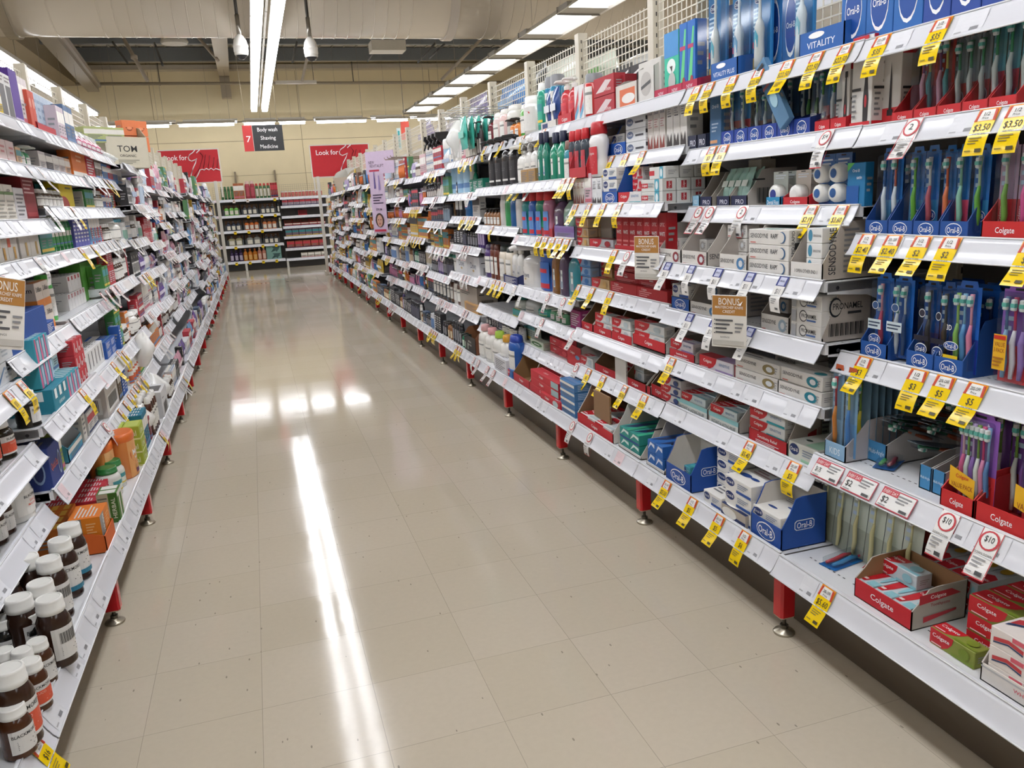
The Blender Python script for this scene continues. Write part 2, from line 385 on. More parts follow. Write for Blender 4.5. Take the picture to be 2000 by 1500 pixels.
for k, (a_, b_) in enumerate(xs_):
    zc = 3.2-.012*(a_+b_)/2*0; t = empty('ceiling_light', ((a_+b_)/2, 19.0, zc)); w = (b_-a_)/2
    tag(t, 'crosswise fluorescent batten near the back wall, %s from the left' % ordw(k+1), 'ceiling light', 'crosswise battens near the back wall')
    m = MB(); m.box(-w, w, -.06, .06, .03, .08, 'cfcac0'); m.box(-w-.1, w+.1, -.015, .015, .04, .06, 'a9a294'); m.tube([(w-.1, 0, .08), (w-.1, 0, 1.7)], .003, '8d867a', 4); obj('housing', m, t)
    m = MB(); m.box(-w+.03, w-.03, -.035, .035, -.02, .03, 'f8faff:h'); obj('tube', m, t)
    t2 = MB()
    n = int(w*2/.13)
    for i in range(n): t2.box(-w+.02+i*.13, -w+.11+i*.13, -.02, .02, -.02, .02, 'f8faff:h')
    o = empty('ceiling_light', ((a_+b_)/2+.05, 20.1, 3.36)); tag(o, 'louvred batten with a dashed glow behind the crosswise row, %s from the left' % ordw(k+1), 'ceiling light', 'louvred battens by the back wall')
    obj('tube', t2, o); m = MB(); m.box(-w, w, -.06, .06, .021, .07, 'b9b3a6'); m.tube([(0, 0, .07), (0, 0, 1.6)], .002, '8d867a', 4); obj('housing', m, o)

# hanging aisle sign
def hand(F, key='ffffff', s=1.0):
    ops = []
    return ops
t = empty('aisle_sign', (.33, 14, 2.29)); tag(t, 'red and charcoal hanging aisle sign with number seven and three lines', 'sign')
m = MB(); m.box(-.31, .31, -.012, .012, 0, .4, '333436'); obj('board', m, t)
F = face('f', .62, .024, .4)
m = MB(); m.draw(F, .62, .4, [('r', 0, 0, .235, 1, 'd23c3c'), ('r', .235, 0, .245, 1, 'd9cfc8'), ('t', '7', .13, .47, .12, .24, 'ffffff')]); obj('number_panel', m, t)
m = MB(); m.draw(F, .62, .4, [('t', 'Body wash', .62, .8, .5, .2, 'ffffff'), ('t', 'Shaving', .62, .48, .38, .2, 'ffffff'), ('t', 'Medicine', .62, .17, .44, .15, 'ffffff'), ('r', .25, .635, 1, .639, '222324'), ('r', .25, .31, 1, .314, '222324')]); obj('lettering', m, t)
m = MB(); m.tube([(-.25, 0, .4), (-.29, 0, 2.6)], .003, 'b3a68c', 4); m.tube([(.24, 0, .4), (.26, 0, 2.6)], .003, 'b3a68c', 4); obj('hanging_wire', m, t)
# red boards on the ends of the shelving
HAND = [[(.62, 1.0), (.58, .93), (.52, .86), (.49, .78), (.5, .7), (.54, .66), (.6, .7), (.63, .74), (.6, .6), (.55, .45), (.5, .25), (.48, .1)],
        [(.70, 1.0), (.65, .93), (.64, .9)], [(.56, .1), (.62, .25), (.66, .38), (.7, .4), (.73, .37), (.77, .42), (.81, .37), (.85, .42), (.89, .36), (.93, .4), (1.0, .35)]]
DARK = [[(.72, .42), (.79, .85)], [(.80, .42), (.86, .82)], [(.88, .42), (.93, .76)], [(.95, .42), (.99, .7)], [(.52, .12), (.66, .45), (.74, .8), (.7, .92)]]
for x0, x1, lb, hs in ((1.27, 2.42, 'red Look for board with white outline above the right shelving end', 0), (-1.55, -.48, 'red Look for board with outlined hand above the left shelving end', 0)):
    w = x1-x0; h_ = .6; t = empty('promotion_board', ((x0+x1)/2, 16.95, 1.95)); tag(t, lb, 'sign', 'red boards above the shelving ends')
    m = MB(); m.box(-w/2-.02, w/2+.02, -.01, .03, -.02, h_+.02, 'd8d2c8'); m.box(-w/2-.02, -w/2+.02, 0, .03, -.0, -.02+0.001, 'd8d2c8'); m.box(-w/2, -w/2+.03, 0, .03, -.3, 0, 'd8d2c8'); m.box(w/2-.03, w/2, 0, .03, -.3, 0, 'd8d2c8'); obj('frame', m, t)
    F = face('f', w, .02, h_); m = MB()
    m.draw(F, w, h_, [('r', 0, 0, 1, 1, 'c4202c'), ('t', 'Look for', .28, .78, .38, .16, 'ffffff')])
    obj('panel', m, t); m = MB()
    sc = lambda p: (((p[0]-.5)*w*1.0), -.018, p[1]*h_)
    for pl in HAND: m.tube([sc(p) for p in pl], .009, 'ffffff', 4)
    for pl in DARK: m.tube([sc(p) for p in pl], .006, '7d1420', 4)
    obj('hand_outline', m, t)
# small red banner and teal strip beyond right shelving
c = at(791, 250, 1, 16); m = MB(); m.box(c.x-.08, c.x+.08, 15.99, 16.01, c.z-.22, c.z+.12, 'd8503f'); m.box(c.x-.17, c.x-.1, 15.985, 16.0, c.z-.4, c.z, 'd5e6e6'); m.box(c.x-.15, c.x-.115, 15.98, 15.985, c.z-.36, c.z-.05, '2fa3a6')
m.tube([(c.x, 16, c.z+.1), (c.x, 16, 5)], .004, '8d867a', 4)
tag(obj('hanging_banner', m), 'small red and teal banner hanging beyond the right shelving', 'banner')

# ---------------------------------------------------------------- item builders; each returns {part name: MB}
def sw(acc, word='', band='c8202c'):
    o = [('p', [(0, .08), (.30, .08), (.42, .3), (.5, .62), (.53, 1), (0, 1)], band), ('t', 'Colgate', .255, .62, .42, .3, 'ffffff'), ('r', .5, .04, 1, .22, acc), ('l', .05, .1, .28, .24, 1, 'f0d8d8')]
    if word: o.append(('t', word, .76, .66, .4, .2, '3c6ea0'))
    else: o.append(('e', .78, .55, .12, .3, acc))
    return o
def oralb(acc='1f4f9c', word=''):
    o = [('e', .2, .62, .17, .3, '14306e'), ('t', 'Oral-B', .2, .62, .27, .2, 'ffffff'), ('r', .45, .05, 1, .25, acc), ('l', .5, .4, .9, .8, 3, '8793a8')]
    return o
def senso(acc='1f7f92', word=''):
    o = [('t', 'SENSODYNE', .3, .6, .5, .24, '2d3038'), ('e', .78, .5, .14, .36, acc), ('e', .79, .5, .07, .2, 'd9dde0'), ('r', .06, .1, .2, .16, 'c5483a'), ('l', .9, .25, .97, .8, 3, 'a3a3a5')]
    if word: o.append(('t', word, .72, .55, .25, .25, '2d3038'))
    return o
def pron():
    return [('e', .42, .55, .13, .4, '23262b'), ('e', .43, .55, .11, .33, 'eceae6'), ('t', 'PRONAMEL', .62, .58, .5, .26, '23262b'), ('r', .55, .25, .85, .36, '4a6fae'), ('r', .04, .1, .2, .9, 'b9bcc2')]
def bigword(wd, col='ffffff', f=.7): return [('t', wd, .5, .6, f, .3, col), ('l', .2, .12, .8, .36, 2, col)]
def band(c1, c2): return [('r', 0, .55, 1, .85, c1), ('r', 0, .1, 1, .2, c2), ('l', .15, .25, .85, .5, 3, '77777a')]
def lines(c='6d6d70'): return [('l', .12, .15, .88, .85, 6, c)]
def vertw(wd, col='2d3038'): return [('t', wd, .3, .5, .22, .85, col, 1), ('l', .5, .1, .8, .9, 9, '8a8a8c')]
STY = {
 'cg_red': sw('d8404a'), 'cg_blue': sw('3c7cc0'), 'cg_teal': sw('2fa3b0', 'SENSITIVE'), 'cg_total': sw('b9c7cc'), 'cg_sens': sw('7fb9c8', 'SENSITIVE'), 'cg_lilac': sw('a98fc4', 'SENSITIVE'),
 'cg_kids': sw('8fc4cf'), 'cg_green': sw('7a8f2c'), 'cg_white': sw('9c1622'), 'cg_mid': sw('1c3c7a'), 'cg_gold': sw('c8a060'),
 'optic': [('t', 'OPTIC', .5, .72, .6, .12, 'f2c8c8'), ('t', 'WHITE', .5, .5, .7, .16, 'ffffff'), ('r', .1, .25, .9, .3, 'e88080'), ('l', .12, .06, .8, .2, 2, 'e8a0a0')],
 'ob': oralb(), 'ob_green': oralb('a8d4b4'), 'ob_teal': oralb('3c9aa0'),
 'ob_blue': [('e', .5, .5, .34, .36, 'ffffff'), ('e', .5, .5, .32, .31, '1d4fa0'), ('t', 'Oral-B', .5, .5, .5, .3, 'ffffff')],
 'ob_tall': [('t', 'Oral-B', .5, .86, .7, .05, '1c2f66'), ('r', .2, .6, .8, .62, '3a3a3c'), ('l', .2, .64, .8, .8, 4, '8b8b8e'), ('p', [(.05, 0), (.95, 0), (.8, .3), (.5, .12), (.2, .3)], '3c3433')],
 'ob_tallred': [('t', 'Oral-B', .5, .82, .7, .06, '1c2f66'), ('l', .2, .5, .8, .7, 4, 'b98a8a'), ('p', [(.05, 0), (.95, 0), (.85, .35), (.5, .1), (.15, .35)], '8d4038')],
 'se_teal': senso(), 'se_gold': senso('8d7c50'), 'se_rapid': [('t', 'SENSODYNE', .27, .58, .46, .3, '2d3038'), ('t', 'RAPID', .68, .58, .22, .3, '2d3038'), ('e', .84, .5, .09, .38, '2f5f8c'), ('e', .82, .5, .085, .34, 'dedbd6'), ('r', .06, .1, .2, .16, 'c5483a')], 'se_blue': senso('4a7fae'), 'se_shield': senso('8d2f38'),
 'pron': pron(), 'relief': bigword('Sensitivity Relief', 'ffffff', .8), 'cgtray': [('t', 'Colgate', .5, .5, .4, .4, 'ffffff')],
 'ob_small': [('p', [(.5+.22*c, .45+.1*d_) for c, d_ in ((-.8, -1), (.8, -1), (1, -.6), (1, .6), (.8, 1), (-.8, 1), (-1, .6), (-1, -.6))], 'e8ecf2'), ('p', [(.5+.205*c, .45+.085*d_) for c, d_ in ((-.8, -1), (.8, -1), (1, -.6), (1, .6), (.8, 1), (-.8, 1), (-1, .6), (-1, -.6))], '1c4ea2'), ('t', 'Oral-B', .5, .45, .34, .12, 'ffffff')],
 'obtray': [('e', .5, .5, .3, .4, 'ffffff'), ('e', .5, .5, .28, .35, '1d4fa0'), ('t', 'Oral-B', .5, .5, .46, .34, 'ffffff')],
 'protray': [('t', 'PRO', .55, .5, .6, .4, 'd8dae6')], 'kids': [('t', 'KIDS', .5, .5, .5, .4, 'e8f2f8')], 'multi': [('t', 'Multi-Angle', .5, .5, .8, .3, 'cfe4f2')],
 'open': [('t', '1 OPEN OTHER END 1', .5, .5, .7, .2, '3a3a3a')], 'vit': [('t', 'VITALITY', .5, .45, .7, .25, 'e8f0fa'), ('e', .4, .8, .18, .12, 'ffffff')], 'vitp': [('t', 'VITALITY PLUS', .5, .42, .8, .22, 'e8f0fa'), ('e', .4, .8, .18, .12, 'ffffff')],
 'meta': [('e', .5, .62, .42, .26, 'c85a1e'), ('t', 'Meta', .5, .66, .66, .16, 'ffffff'), ('t', 'MUCIL', .5, .5, .5, .07, 'ffffff'), ('r', .3, .08, .7, .3, '6a2c5a'), ('r', .3, .2, .7, .3, 'd8a060')],
 'black': [('r', 0, 0, 1, 1, 'e2e1de'), ('t', 'BLACKMORES', .5, .82, .86, .12, '1a1a1c'), ('l', .2, .3, .8, .62, 4, '77787a'), ('r', 0, 0, 1, .17, '2f7f9c')],
 'blackr': [('r', 0, 0, 1, 1, 'e2e1de'), ('t', 'BLACKMORES', .5, .84, .86, .12, '1a1a1c'), ('r', .0, .1, 1, .68, 'e05a3c'), ('t', 'GLUCO', .4, .58, .4, .1, 'f4c8b8'), ('l', .15, .2, .85, .42, 3, 'f0a090')],
 'blackw': [('r', 0, 0, 1, 1, 'e0dfdc'), ('t', 'BLACKMORES', .5, .76, .86, .14, '1a1a1c'), ('l', .2, .15, .8, .55, 5, '8a8a8c')],
 'blackbar': [('r', 0, 0, 1, 1, 'e0dfdc'), ('b', .2, .5, .8, .85, '2a2a2a'), ('l', .2, .1, .8, .4, 5, '8a8a8c')],
 'daily': [('r', 0, 0, 1, 1, 'e8e7e3'), ('t', 'BLACKMORES', .5, .8, .86, .12, '1a1a1c'), ('t', 'DAILY', .45, .58, .5, .1, 'd8503c'), ('t', 'MAGNESIUM', .5, .42, .8, .1, 'd8503c')],
 'hydra': [('r', 0, 0, .42, 1, '8f8f8c'), ('r', .42, 0, 1, 1, 'e8851e'), ('t', 'Hydralyte', .3, .5, .2, .9, 'ffffff', 1), ('l', .55, .2, .85, .8, 5, 'f6c080')],
 'ural': [('t', 'Ural', .5, .5, .6, .4, 'eef0d0'), ('r', 0, 0, 1, .12, 'e4e8a8')], 'dif': [('t', 'Difflam', .5, .72, .75, .2, '2a2a2a'), ('r', 0, 0, 1, .3, 'e88c3a')],
 'carbar': [('r', .1, .12, .9, .6, 'e8e6e2'), ('b', .14, .2, .86, .55, '1a1a1a'), ('t', '0340', .3, .8, .3, .14, 'd8d8d0')],
 'eze': [('t', 'Quick Eze', .4, .5, .6, .2, 'd8603c'), ('e', .78, .45, .12, .3, '8fa8d0'), ('e', .78, .45, .09, .23, '1c2c66')],
 'tom': [('t', 'TOM', .5, .62, .6, .2, '2a2a28'), ('t', 'ORGANIC', .5, .4, .45, .08, '3a3a36'), ('l', .25, .12, .75, .28, 3, '8a8878')],
 'smile': [('e', .5, .42, .2, .12, '9c4a28'), ('e', .5, .48, .2, .1, 'f09870'), ('e', .28, .5, .05, .04, '9c4a28'), ('e', .72, .5, .05, .04, '9c4a28')],
 'dove': [('t', 'Dove', .5, .55, .55, .3, '3a4a6a'), ('e', .5, .3, .08, .06, 'b8a070')], 'strep': [('t', 'Strepsils', .55, .72, .7, .14, '5a3a2a'), ('p', [(0, .45), (.3, .45), (.3, 1), (0, 1)], 'e0623c'), ('r', .5, .1, .7, .45, 'd8a850')],
 'tec': [('t', 'tec', .35, .35, .4, .3, '3a3a3c'), ('r', .2, .5, .3, .9, '3a3a3c')], 'whisp': [('t', 'Whispers', .5, .6, .7, .24, 'e4dcf2'), ('l', .15, .15, .6, .35, 2, 'c8b8e4')], 'gar': [('t', 'GARDIAN', .5, .3, .8, .14, 'd8f0f0'), ('r', .1, .55, .25, .95, 'e8f0f0'), ('r', .4, .55, .55, .95, 'e8f0f0'), ('r', .7, .55, .85, .95, 'e8f0f0')],
 'plax': [('p', [(.1, .1), (.9, .3), (.9, .75), (.1, .55)], 'd8e4f0'), ('r', .0, .02, 1, .2, 'c8303c'), ('r', .15, .6, .85, .75, 'd03040')],
 'list': [('r', 0, 0, 1, 1, 'dfe6e4'), ('t', 'LISTERINE', .5, .74, .9, .14, '1c1c20'), ('r', 0, .05, 1, .4, '8f9fb0'), ('l', .1, .45, .9, .62, 2, '555555')],
 'simp': [('r', 0, 0, 1, 1, 'e8e6e0'), ('r', 0, .7, 1, .8, '8f8f8c'), ('l', .15, .15, .85, .62, 4, '8a8a8a')],
 'none': [], 'lines': lines(), 'lw': lines('d8d8d8'), 'b1': band('e8e4dc', '5a7fae'), 'b2': band('c83c4a', '2c3c66'), 'b3': band('3c8f96', 'e8c84a'), 'b4': band('f2efe8', 'c86a7a'), 'b5': band('7a5a9c', 'e8e4dc'), 'b6': band('3a3a3e', 'c8c8c8'),
 'vsens': vertw('SENSODYNE'), 'vbar': [('t', 'SENSODYNE', .16, .5, .12, .8, '2d3038', 1), ('l', .35, .1, .6, .9, 9, '8a8a8c'), ('b', .68, .12, .92, .5, '1a1a1a'), ('r', .68, .5, .92, .62, '1a1a1a')],
 'pbox': [('e', .25, .7, .13, .2, '23262b'), ('e', .26, .7, .11, .16, 'b3ada4'), ('t', 'PRONAMEL', .5, .72, .62, .13, '23262b'), ('r', .5, .55, .78, .6, '3a3a3c'), ('b', .12, .12, .86, .38, '1a1a1a')],
 'boxbar': [('b', .2, .1, .8, .5, '2a2a2a'), ('r', .1, .7, .35, .74, '3a3a3c')],
 'cgbox': [('p', [(.12, .62), (.88, .72), (.7, .88), (.12, .86)], 'c03440'), ('t', 'Colgate', .46, .76, .5, .12, 'ffffff'), ('t', 'Toothpaste', .5, .56, .55, .1, 'a8303a'), ('p', [(.2, .15), (.8, .3), (.8, .36), (.2, .3)], 'c03440')],
 'palm': [('t', 'PALMOLIVE', .45, .85, .6, .07, '3a3a3a'), ('l', .1, .6, .6, .75, 2, '4a4a4a')], 'imp': [('t', 'IMPERIAL', .5, .65, .7, .12, 'd8d0c8'), ('t', 'LEATHER', .5, .45, .7, .12, 'd8d0c8')],
 'white2': [('r', 0, .8, 1, .9, 'b9b9bc'), ('t', 'WHITE', .5, .55, .5, .2, 'd86070')],
 'ebox': [('p', [(.6, .08), (.84, .08), (.86, .32), (.8, .5), (.76, .78), (.68, .78), (.64, .5), (.58, .32)], '2e2a2c'), ('e', .72, .3, .06, .07, 'c03038'), ('r', .66, .72, .86, .8, '3a3638'), ('p', [(0, .82), (.45, .82), (.75, .93), (.8, 1), (0, 1)], 'c8202c'), ('t', 'Colgate', .4, .9, .6, .06, 'ffffff'), ('r', .05, .42, .5, .45, '2a2a2c'), ('l', .08, .12, .3, .4, 5, '7a7a7c'), ('r', 0, 0, 1, .08, 'd02430')],
}
def cast(st): return STY[st] if isinstance(st, str) else st

def carton(w, h, d, body='e9e7e2', st='lines', top=None, side=None, far=False):
    m = MB(); c = min(.0015, w*.02); m.box(-w/2, w/2, -d/2, d/2, 0, h, body+':c', c)
    if far: m.draw(face('f', w, d, h), w, h, [o for o in cast(st) if o[0] != 't']); return {'carton': m}
    m.draw(face('f', w, d, h), w, h, cast(st))
    m.draw(face('top', w, d, h), w, d, cast(top if top is not None else st))
    for s_ in ('rs', 'ls'): m.draw(face(s_, w, d, h), d, h, cast(side) if side else [('r', .06, .06, .94, .94, body), ('l', .2, .3, .8, .7, 3, '9a9a9c')])
    return {'carton': m}
def tray(w, h, d, col='c8202c', st='cgtray', inner='8f7358', lip=.3, side=None, sidecol=None):
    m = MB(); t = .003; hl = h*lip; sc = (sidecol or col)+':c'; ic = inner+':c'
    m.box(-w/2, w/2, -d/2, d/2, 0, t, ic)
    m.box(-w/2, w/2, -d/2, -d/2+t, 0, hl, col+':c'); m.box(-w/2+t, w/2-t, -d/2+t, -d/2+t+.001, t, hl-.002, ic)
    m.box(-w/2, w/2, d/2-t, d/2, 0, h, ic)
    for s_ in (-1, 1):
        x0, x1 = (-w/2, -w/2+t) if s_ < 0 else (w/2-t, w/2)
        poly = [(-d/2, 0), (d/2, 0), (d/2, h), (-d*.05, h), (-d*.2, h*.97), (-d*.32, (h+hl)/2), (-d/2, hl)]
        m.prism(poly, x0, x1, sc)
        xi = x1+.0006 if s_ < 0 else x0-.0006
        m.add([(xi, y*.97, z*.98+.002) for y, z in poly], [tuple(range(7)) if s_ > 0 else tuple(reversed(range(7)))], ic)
    F = lambda a, b_, L: (a, -d/2-EPS*L, b_+hl/2)
    m.draw(F, w, hl, cast(st))
    if side:
        for s_ in ('rs', 'ls'): m.draw(face(s_, w, d, h), d, h, cast(side))
    return {'tray': m}
CAPS = {'r': 'c8202c', 'k': '26262a', 'w': 'ecebe6', 'n': '1c2440', 'g': '9a9a9c'}
def bottle(w, h, d, body='ecebe6', cap='ecebe6', lab='e8e6e0', form='lotion', st='simp', far=False):
    n = 10 if far else 18; sy = d/w; r = w/2; B = MB(); C = MB(); L_ = MB(); bk = body+':g'
    if form == 'mouth':
        B.lathe([(.0, 0), (r*.9, 0), (r, .02*h), (r, .5*h), (r*.92, .62*h), (r*.6, .72*h), (r*.4, .76*h), (r*.4, .8*h)], bk, n, 1, sy, sq=1.2)
        C.lathe([(r*.5, .78*h), (r*.52, .8*h), (r*.46, .99*h), (r*.4, h)], cap+':p', n, 1, max(sy, .8)); lz, lh = .3*h, .34*h; lw = r*1.5
    elif form == 'plax':
        B.lathe([(r*.85, 0), (r, .03*h), (r*.95, .25*h), (r*.8, .38*h), (r*.95, .55*h), (r, .66*h), (r*.8, .75*h), (r*.55, .79*h)], bk, n, 1, sy)
        C.lathe([(r*.6, .77*h), (r*.68, .79*h), (r*.6, .97*h), (r*.5, h)], cap+':p', n, 1, max(sy, .8)); lz, lh = .3*h, .5*h; lw = r*1.4
    elif form in ('pump', 'lotion', 'trigger', 'wide'):
        k = {'pump': .78, 'lotion': .8, 'trigger': .72, 'wide': .84}[form]
        B.lathe([(r*.85, 0), (r*.97, .02*h), (r, .08*h), (r, k*.72*h), (r*.93, k*.85*h), (r*.7, k*.94*h), (r*.36, k*h), (r*.3, (k+.02)*h)], bk, n, 1, sy)
        cs = max(sy, .85)
        if form == 'pump':
            C.lathe([(r*.34, (k+.01)*h), (r*.36, .86*h), (r*.3, .88*h), (r*.12, .885*h), (r*.12, .95*h)], cap+':p', n, 1, cs)
            C.tube([(0, 0, .96*h), (0, -r*.4, .975*h), (0, -r*1.15, .965*h), (0, -r*1.3, .93*h)], [r*.22, r*.2, r*.13, r*.1], cap+':p', 6); C.lathe([(r*.3, .945*h), (r*.34, .96*h), (r*.3, .99*h), (0, h)], cap+':p', n, 1, cs)
        elif form == 'trigger':
            C.lathe([(r*.36, (k+.01)*h), (r*.36, .8*h), (r*.22, .84*h)], cap+':p', n, 1, cs)
            C.add([(x, y, z) for x in (-r*.25, r*.25) for y, z in ((-r*1.0, .93*h), (-r*.95, .99*h), (r*.5, h), (r*.75, .9*h), (r*.3, .82*h), (-r*.25, .82*h))], [(0, 1, 2, 3, 4, 5), (11, 10, 9, 8, 7, 6)]+[(i, i+6, (i+1) % 6+6, (i+1) % 6) for i in range(6)], cap+':p')
            C.tube([(0, -r*.6, .9*h), (0, -r*.8, .84*h), (0, -r*.95, .76*h)], r*.1, cap+':p', 5)
        else:
            C.lathe([(r*.42, (k+.01)*h), (r*.46, (k+.02)*h), (r*.42, .98*h), (r*.34, h)], cap+':p', n, 1, cs)
        lz, lh = k*.4*h, k*.5*h; lw = r*1.5
    elif form == 'flip':      # oval bottle standing on a wide cap, or slim shampoo bottle
        B.lathe([(r*.9, 0), (r, .02*h), (r, .7*h), (r*.9, .82*h), (r*.75, .85*h)], bk, n, 1, sy)
        C.lathe([(r*.8, .84*h), (r*.82, .86*h), (r*.72, .98*h), (r*.5, h)], cap+':p', n, 1, sy); lz, lh = .4*h, .5*h; lw = r*1.5
    elif form == 'can':
        B.lathe([(r*.93, 0), (r, .015*h), (r, .76*h), (r*.9, .79*h)], bk, n, 1, 1)
        C.lathe([(r*.92, .78*h), (r*.92, .96*h), (r*.8, .99*h), (r*.5, h)], cap+':p', n, 1, 1); lz, lh = .4*h, .6*h; lw = r*1.8; sy = 1
    elif form == 'jar':
        B.lathe([(r*.86, 0), (r*.98, .02*h), (r, .05*h), (r*.96, .1*h), (r, .15*h), (r, .6*h), (r*.97, .68*h), (r*.82, .76*h), (r*.72, .8*h)], bk, n+6, 1, 1)
        C.lathe([(r*.78, .79*h), (r*.83, .8*h), (r*.83, .86*h), (r*.8, .865*h), (r*.8, .97*h), (r*.77, .995*h), (r*.7, h), (r*.66, h), (r*.64, .992*h)], cap+':p', n+8, 1, 1); lz, lh = .37*h, .46*h; lw = r*2.1; sy = 1
    elif form == 'tub':
        B.lathe([(r*.92, 0), (r, .02*h), (r, .84*h)], bk, n+6, 1, sy)
        C.lathe([(r*1.02, .83*h), (r*1.04, .86*h), (r*1.04, .95*h), (r*.98, .985*h), (r*.9, h)], cap+':p', n+6, 1, sy); lz, lh = .42*h, .8*h; lw = r*1.9
    elif form == 'tube':
        v = []
        prof = [(1, .14, 1), (1, .2, 1), (1.02, .5, .75), (1.08, .8, .4), (1.12, .97, .06), (1.12, 1, .05)]
        for a, z, f_ in prof: v += [(r*a*math.cos(2*math.pi*i/n), r*f_*min(1, sy*1.2)*math.sin(2*math.pi*i/n), z*h) for i in range(n)]
        B.add(v, [(k*n+i, k*n+(i+1) % n, (k+1)*n+(i+1) % n, (k+1)*n+i) for k in range(5) for i in range(n)]+[tuple(range(5*n, 6*n))], bk, True)
        C.lathe([(r*.8, 0), (r*.85, .005), (r*.85, .15*h)], cap+':p', n, 1, min(1, sy*1.2)); lz, lh = .5*h, .5*h; lw = r*1.3; sy = .75*min(1, sy*1.2)
    if lab:
        if form == 'tube': L_.draw(lambda a, b_, L: (a, -r*.74*min(1, d/w*1.2)-.002-EPS*L+max(0, b_)*.3*r/(.3*h)*1.0, lz+b_), lw*.8, lh*.8, [('r', 0, 0, 1, 1, lab)]+([] if far else [o for o in cast(st) if o[0] in 'tl']))
        else: L_.draw(cyl(r, lz, sy), lw, lh, [('r', 0, 0, 1, 1, lab)]+([] if far else cast(st)), seg=6 if far else 9)
    if far:
        for q in (C, L_):
            for i, f in enumerate(q.f): pass
            n0 = len(B.v); B.v += q.v
            for f, mi, s_ in zip(q.f, q.mi, q.sm):
                k = q.keys[mi]
                if k not in B.keys: B.keys.append(k)
                B.f.append(tuple(x+n0 for x in f)); B.mi.append(B.keys.index(k)); B.sm.append(s_)
        return {'bottle': B}
    r_ = {'bottle_body': B, 'cap': C}
    if lab: r_['printed_label'] = L_
    return r_
def tbrush(m, br, x, y, z0, h, c1, c2, bend=.004, hw=.0065):
    pts = [(x, y, z0), (x+bend, y-.002, z0+.2*h), (x-bend*.3, y-.002, z0+.45*h), (x+bend*.6, y-.001, z0+.6*h), (x, y, z0+.78*h), (x, y, z0+h)]
    m.tube(pts[:4], [hw*.7, hw, hw*.95, hw*.55], c1+':p', 6); m.tube(pts[3:], [hw*.5, hw*.45, hw*.8], c2+':p', 6)
    br.box(x-hw*.8, x+hw*.8, y-.012, y-.002, z0+.84*h, z0+.98*h, 'f2f2ee', .002); br.box(x-hw*.82, x+hw*.82, y-.0125, y-.003, z0+.88*h, z0+.93*h, '6fc8b8')
def blister(w, h, d, card='2a62a8', handles=('ece8e4',), top=None, lowcol=None, st='none', far=False, cover=True):
    A = MB(); c = card+':g'
    A.box(-w/2, w/2, d/2-.0012, d/2, 0, h*.94, c); A.prism([(-w*.36, h*.94), (w*.36, h*.94), (w*.3, h), (-w*.3, h)], d/2-.0012, d/2, (top or card)+':g', 'y')
    F = lambda a, b_, L: (a, d/2-.0012-EPS*L, b_+h/2)
    A.draw(F, w, h, [('r', 0, 0, 1, .38, lowcol or card), ('r', .35, .93, .65, .955, '1c1c22'), ('l', .1, .5, .45, .8, 3, 'b8cce0')]+list(cast(st)))
    parts = {'backing_card': A}; n = len(handles)
    for i, hc in enumerate(handles):
        q = MB(); br = q if True else None
        c1, c2 = hc if isinstance(hc, tuple) else (hc, 'ece8e4')
        tbrush(q, q, (i-(n-1)/2)*w*.8/max(n, 1.6), d/2-.010, h*.05, h*.82, c1, c2, hw=min(.0068, w*.8/max(n, 1)/2.2)); parts['toothbrush' if i == 0 else 'toothbrush#%d' % i] = q
    if not far and cover:
        b_ = MB(); y0, y1 = -d/2+.002, d/2-.0014; z0, z1 = h*.02, h*.92
        b_.box(-w*.44, w*.44, y0, y1, z0, z1, 'eef2f4:t', min(.006, d*.3)); parts['clear_cover'] = b_
    if far:
        M_ = MB()
        for q in parts.values():
            n0 = len(M_.v); M_.v += q.v
            for f, mi, s_ in zip(q.f, q.mi, q.sm):
                k = q.keys[mi]
                if k not in M_.keys: M_.keys.append(k)
                M_.f.append(tuple(x+n0 for x in f)); M_.mi.append(M_.keys.index(k)); M_.sm.append(s_)
        return {'pack': M_}
    return parts
def ebrush(w, h, d, card='2f7fc0', hand='ecf0f2', acc='5ab0d0'):
    A = MB(); A.box(-w/2, w/2, d/2-.01, d/2, 0, h, card+':c', .001); A.box(-w/2, w/2, -d/2, d/2-.01, 0, h*.03, card+':c')
    F = lambda a, b_, L: (a, d/2-.01-EPS*L, b_+h/2)
    A.draw(F, w, h, [('e', .3, .86, .2, .05, 'ffffff'), ('e', .3, .86, .18, .042, '14306e'), ('t', 'Oral-B', .3, .86, .3, .04, 'ffffff'), ('l', .08, .5, .45, .78, 6, 'b8dcf0'), ('r', .05, .33, .45, .4, 'c03c5a'), ('r', .08, .05, .45, .22, 'd8b860')])
    B = MB(); x = w*.22; y = -.004
    B.lathe([(0, 0), (.016, .004), (.017, h*.15), (.015, h*.35), (.0165, h*.45), (.012, h*.52), (.006, h*.56), (.0045, h*.72), (.0045, h*.85)], hand+':p', 12, ox=x, oy=y, oz=h*.06)
    B.lathe([(.006, -.006), (.006, .004)], 'e8ecec:p', 10, ox=x, oy=y, oz=h*.93)
    B.add([(x+.0175*math.sin(t)*k, y-.0178*math.cos(t)*1, h*z) for t, z, k in ((-.6, .3, 1), (.6, .3, 1), (.7, .42, 1), (0, .5, 1), (-.7, .42, 1))], [(0, 1, 2, 3, 4)], acc+':p')
    C_ = MB(); C_.box(-w*.49, w*.49, -d/2+.001, d/2-.011, h*.03, h*.99, 'eef2f4:t', .004)
    return {'backing_card': A, 'electric_toothbrush': B, 'clear_cover': C_}
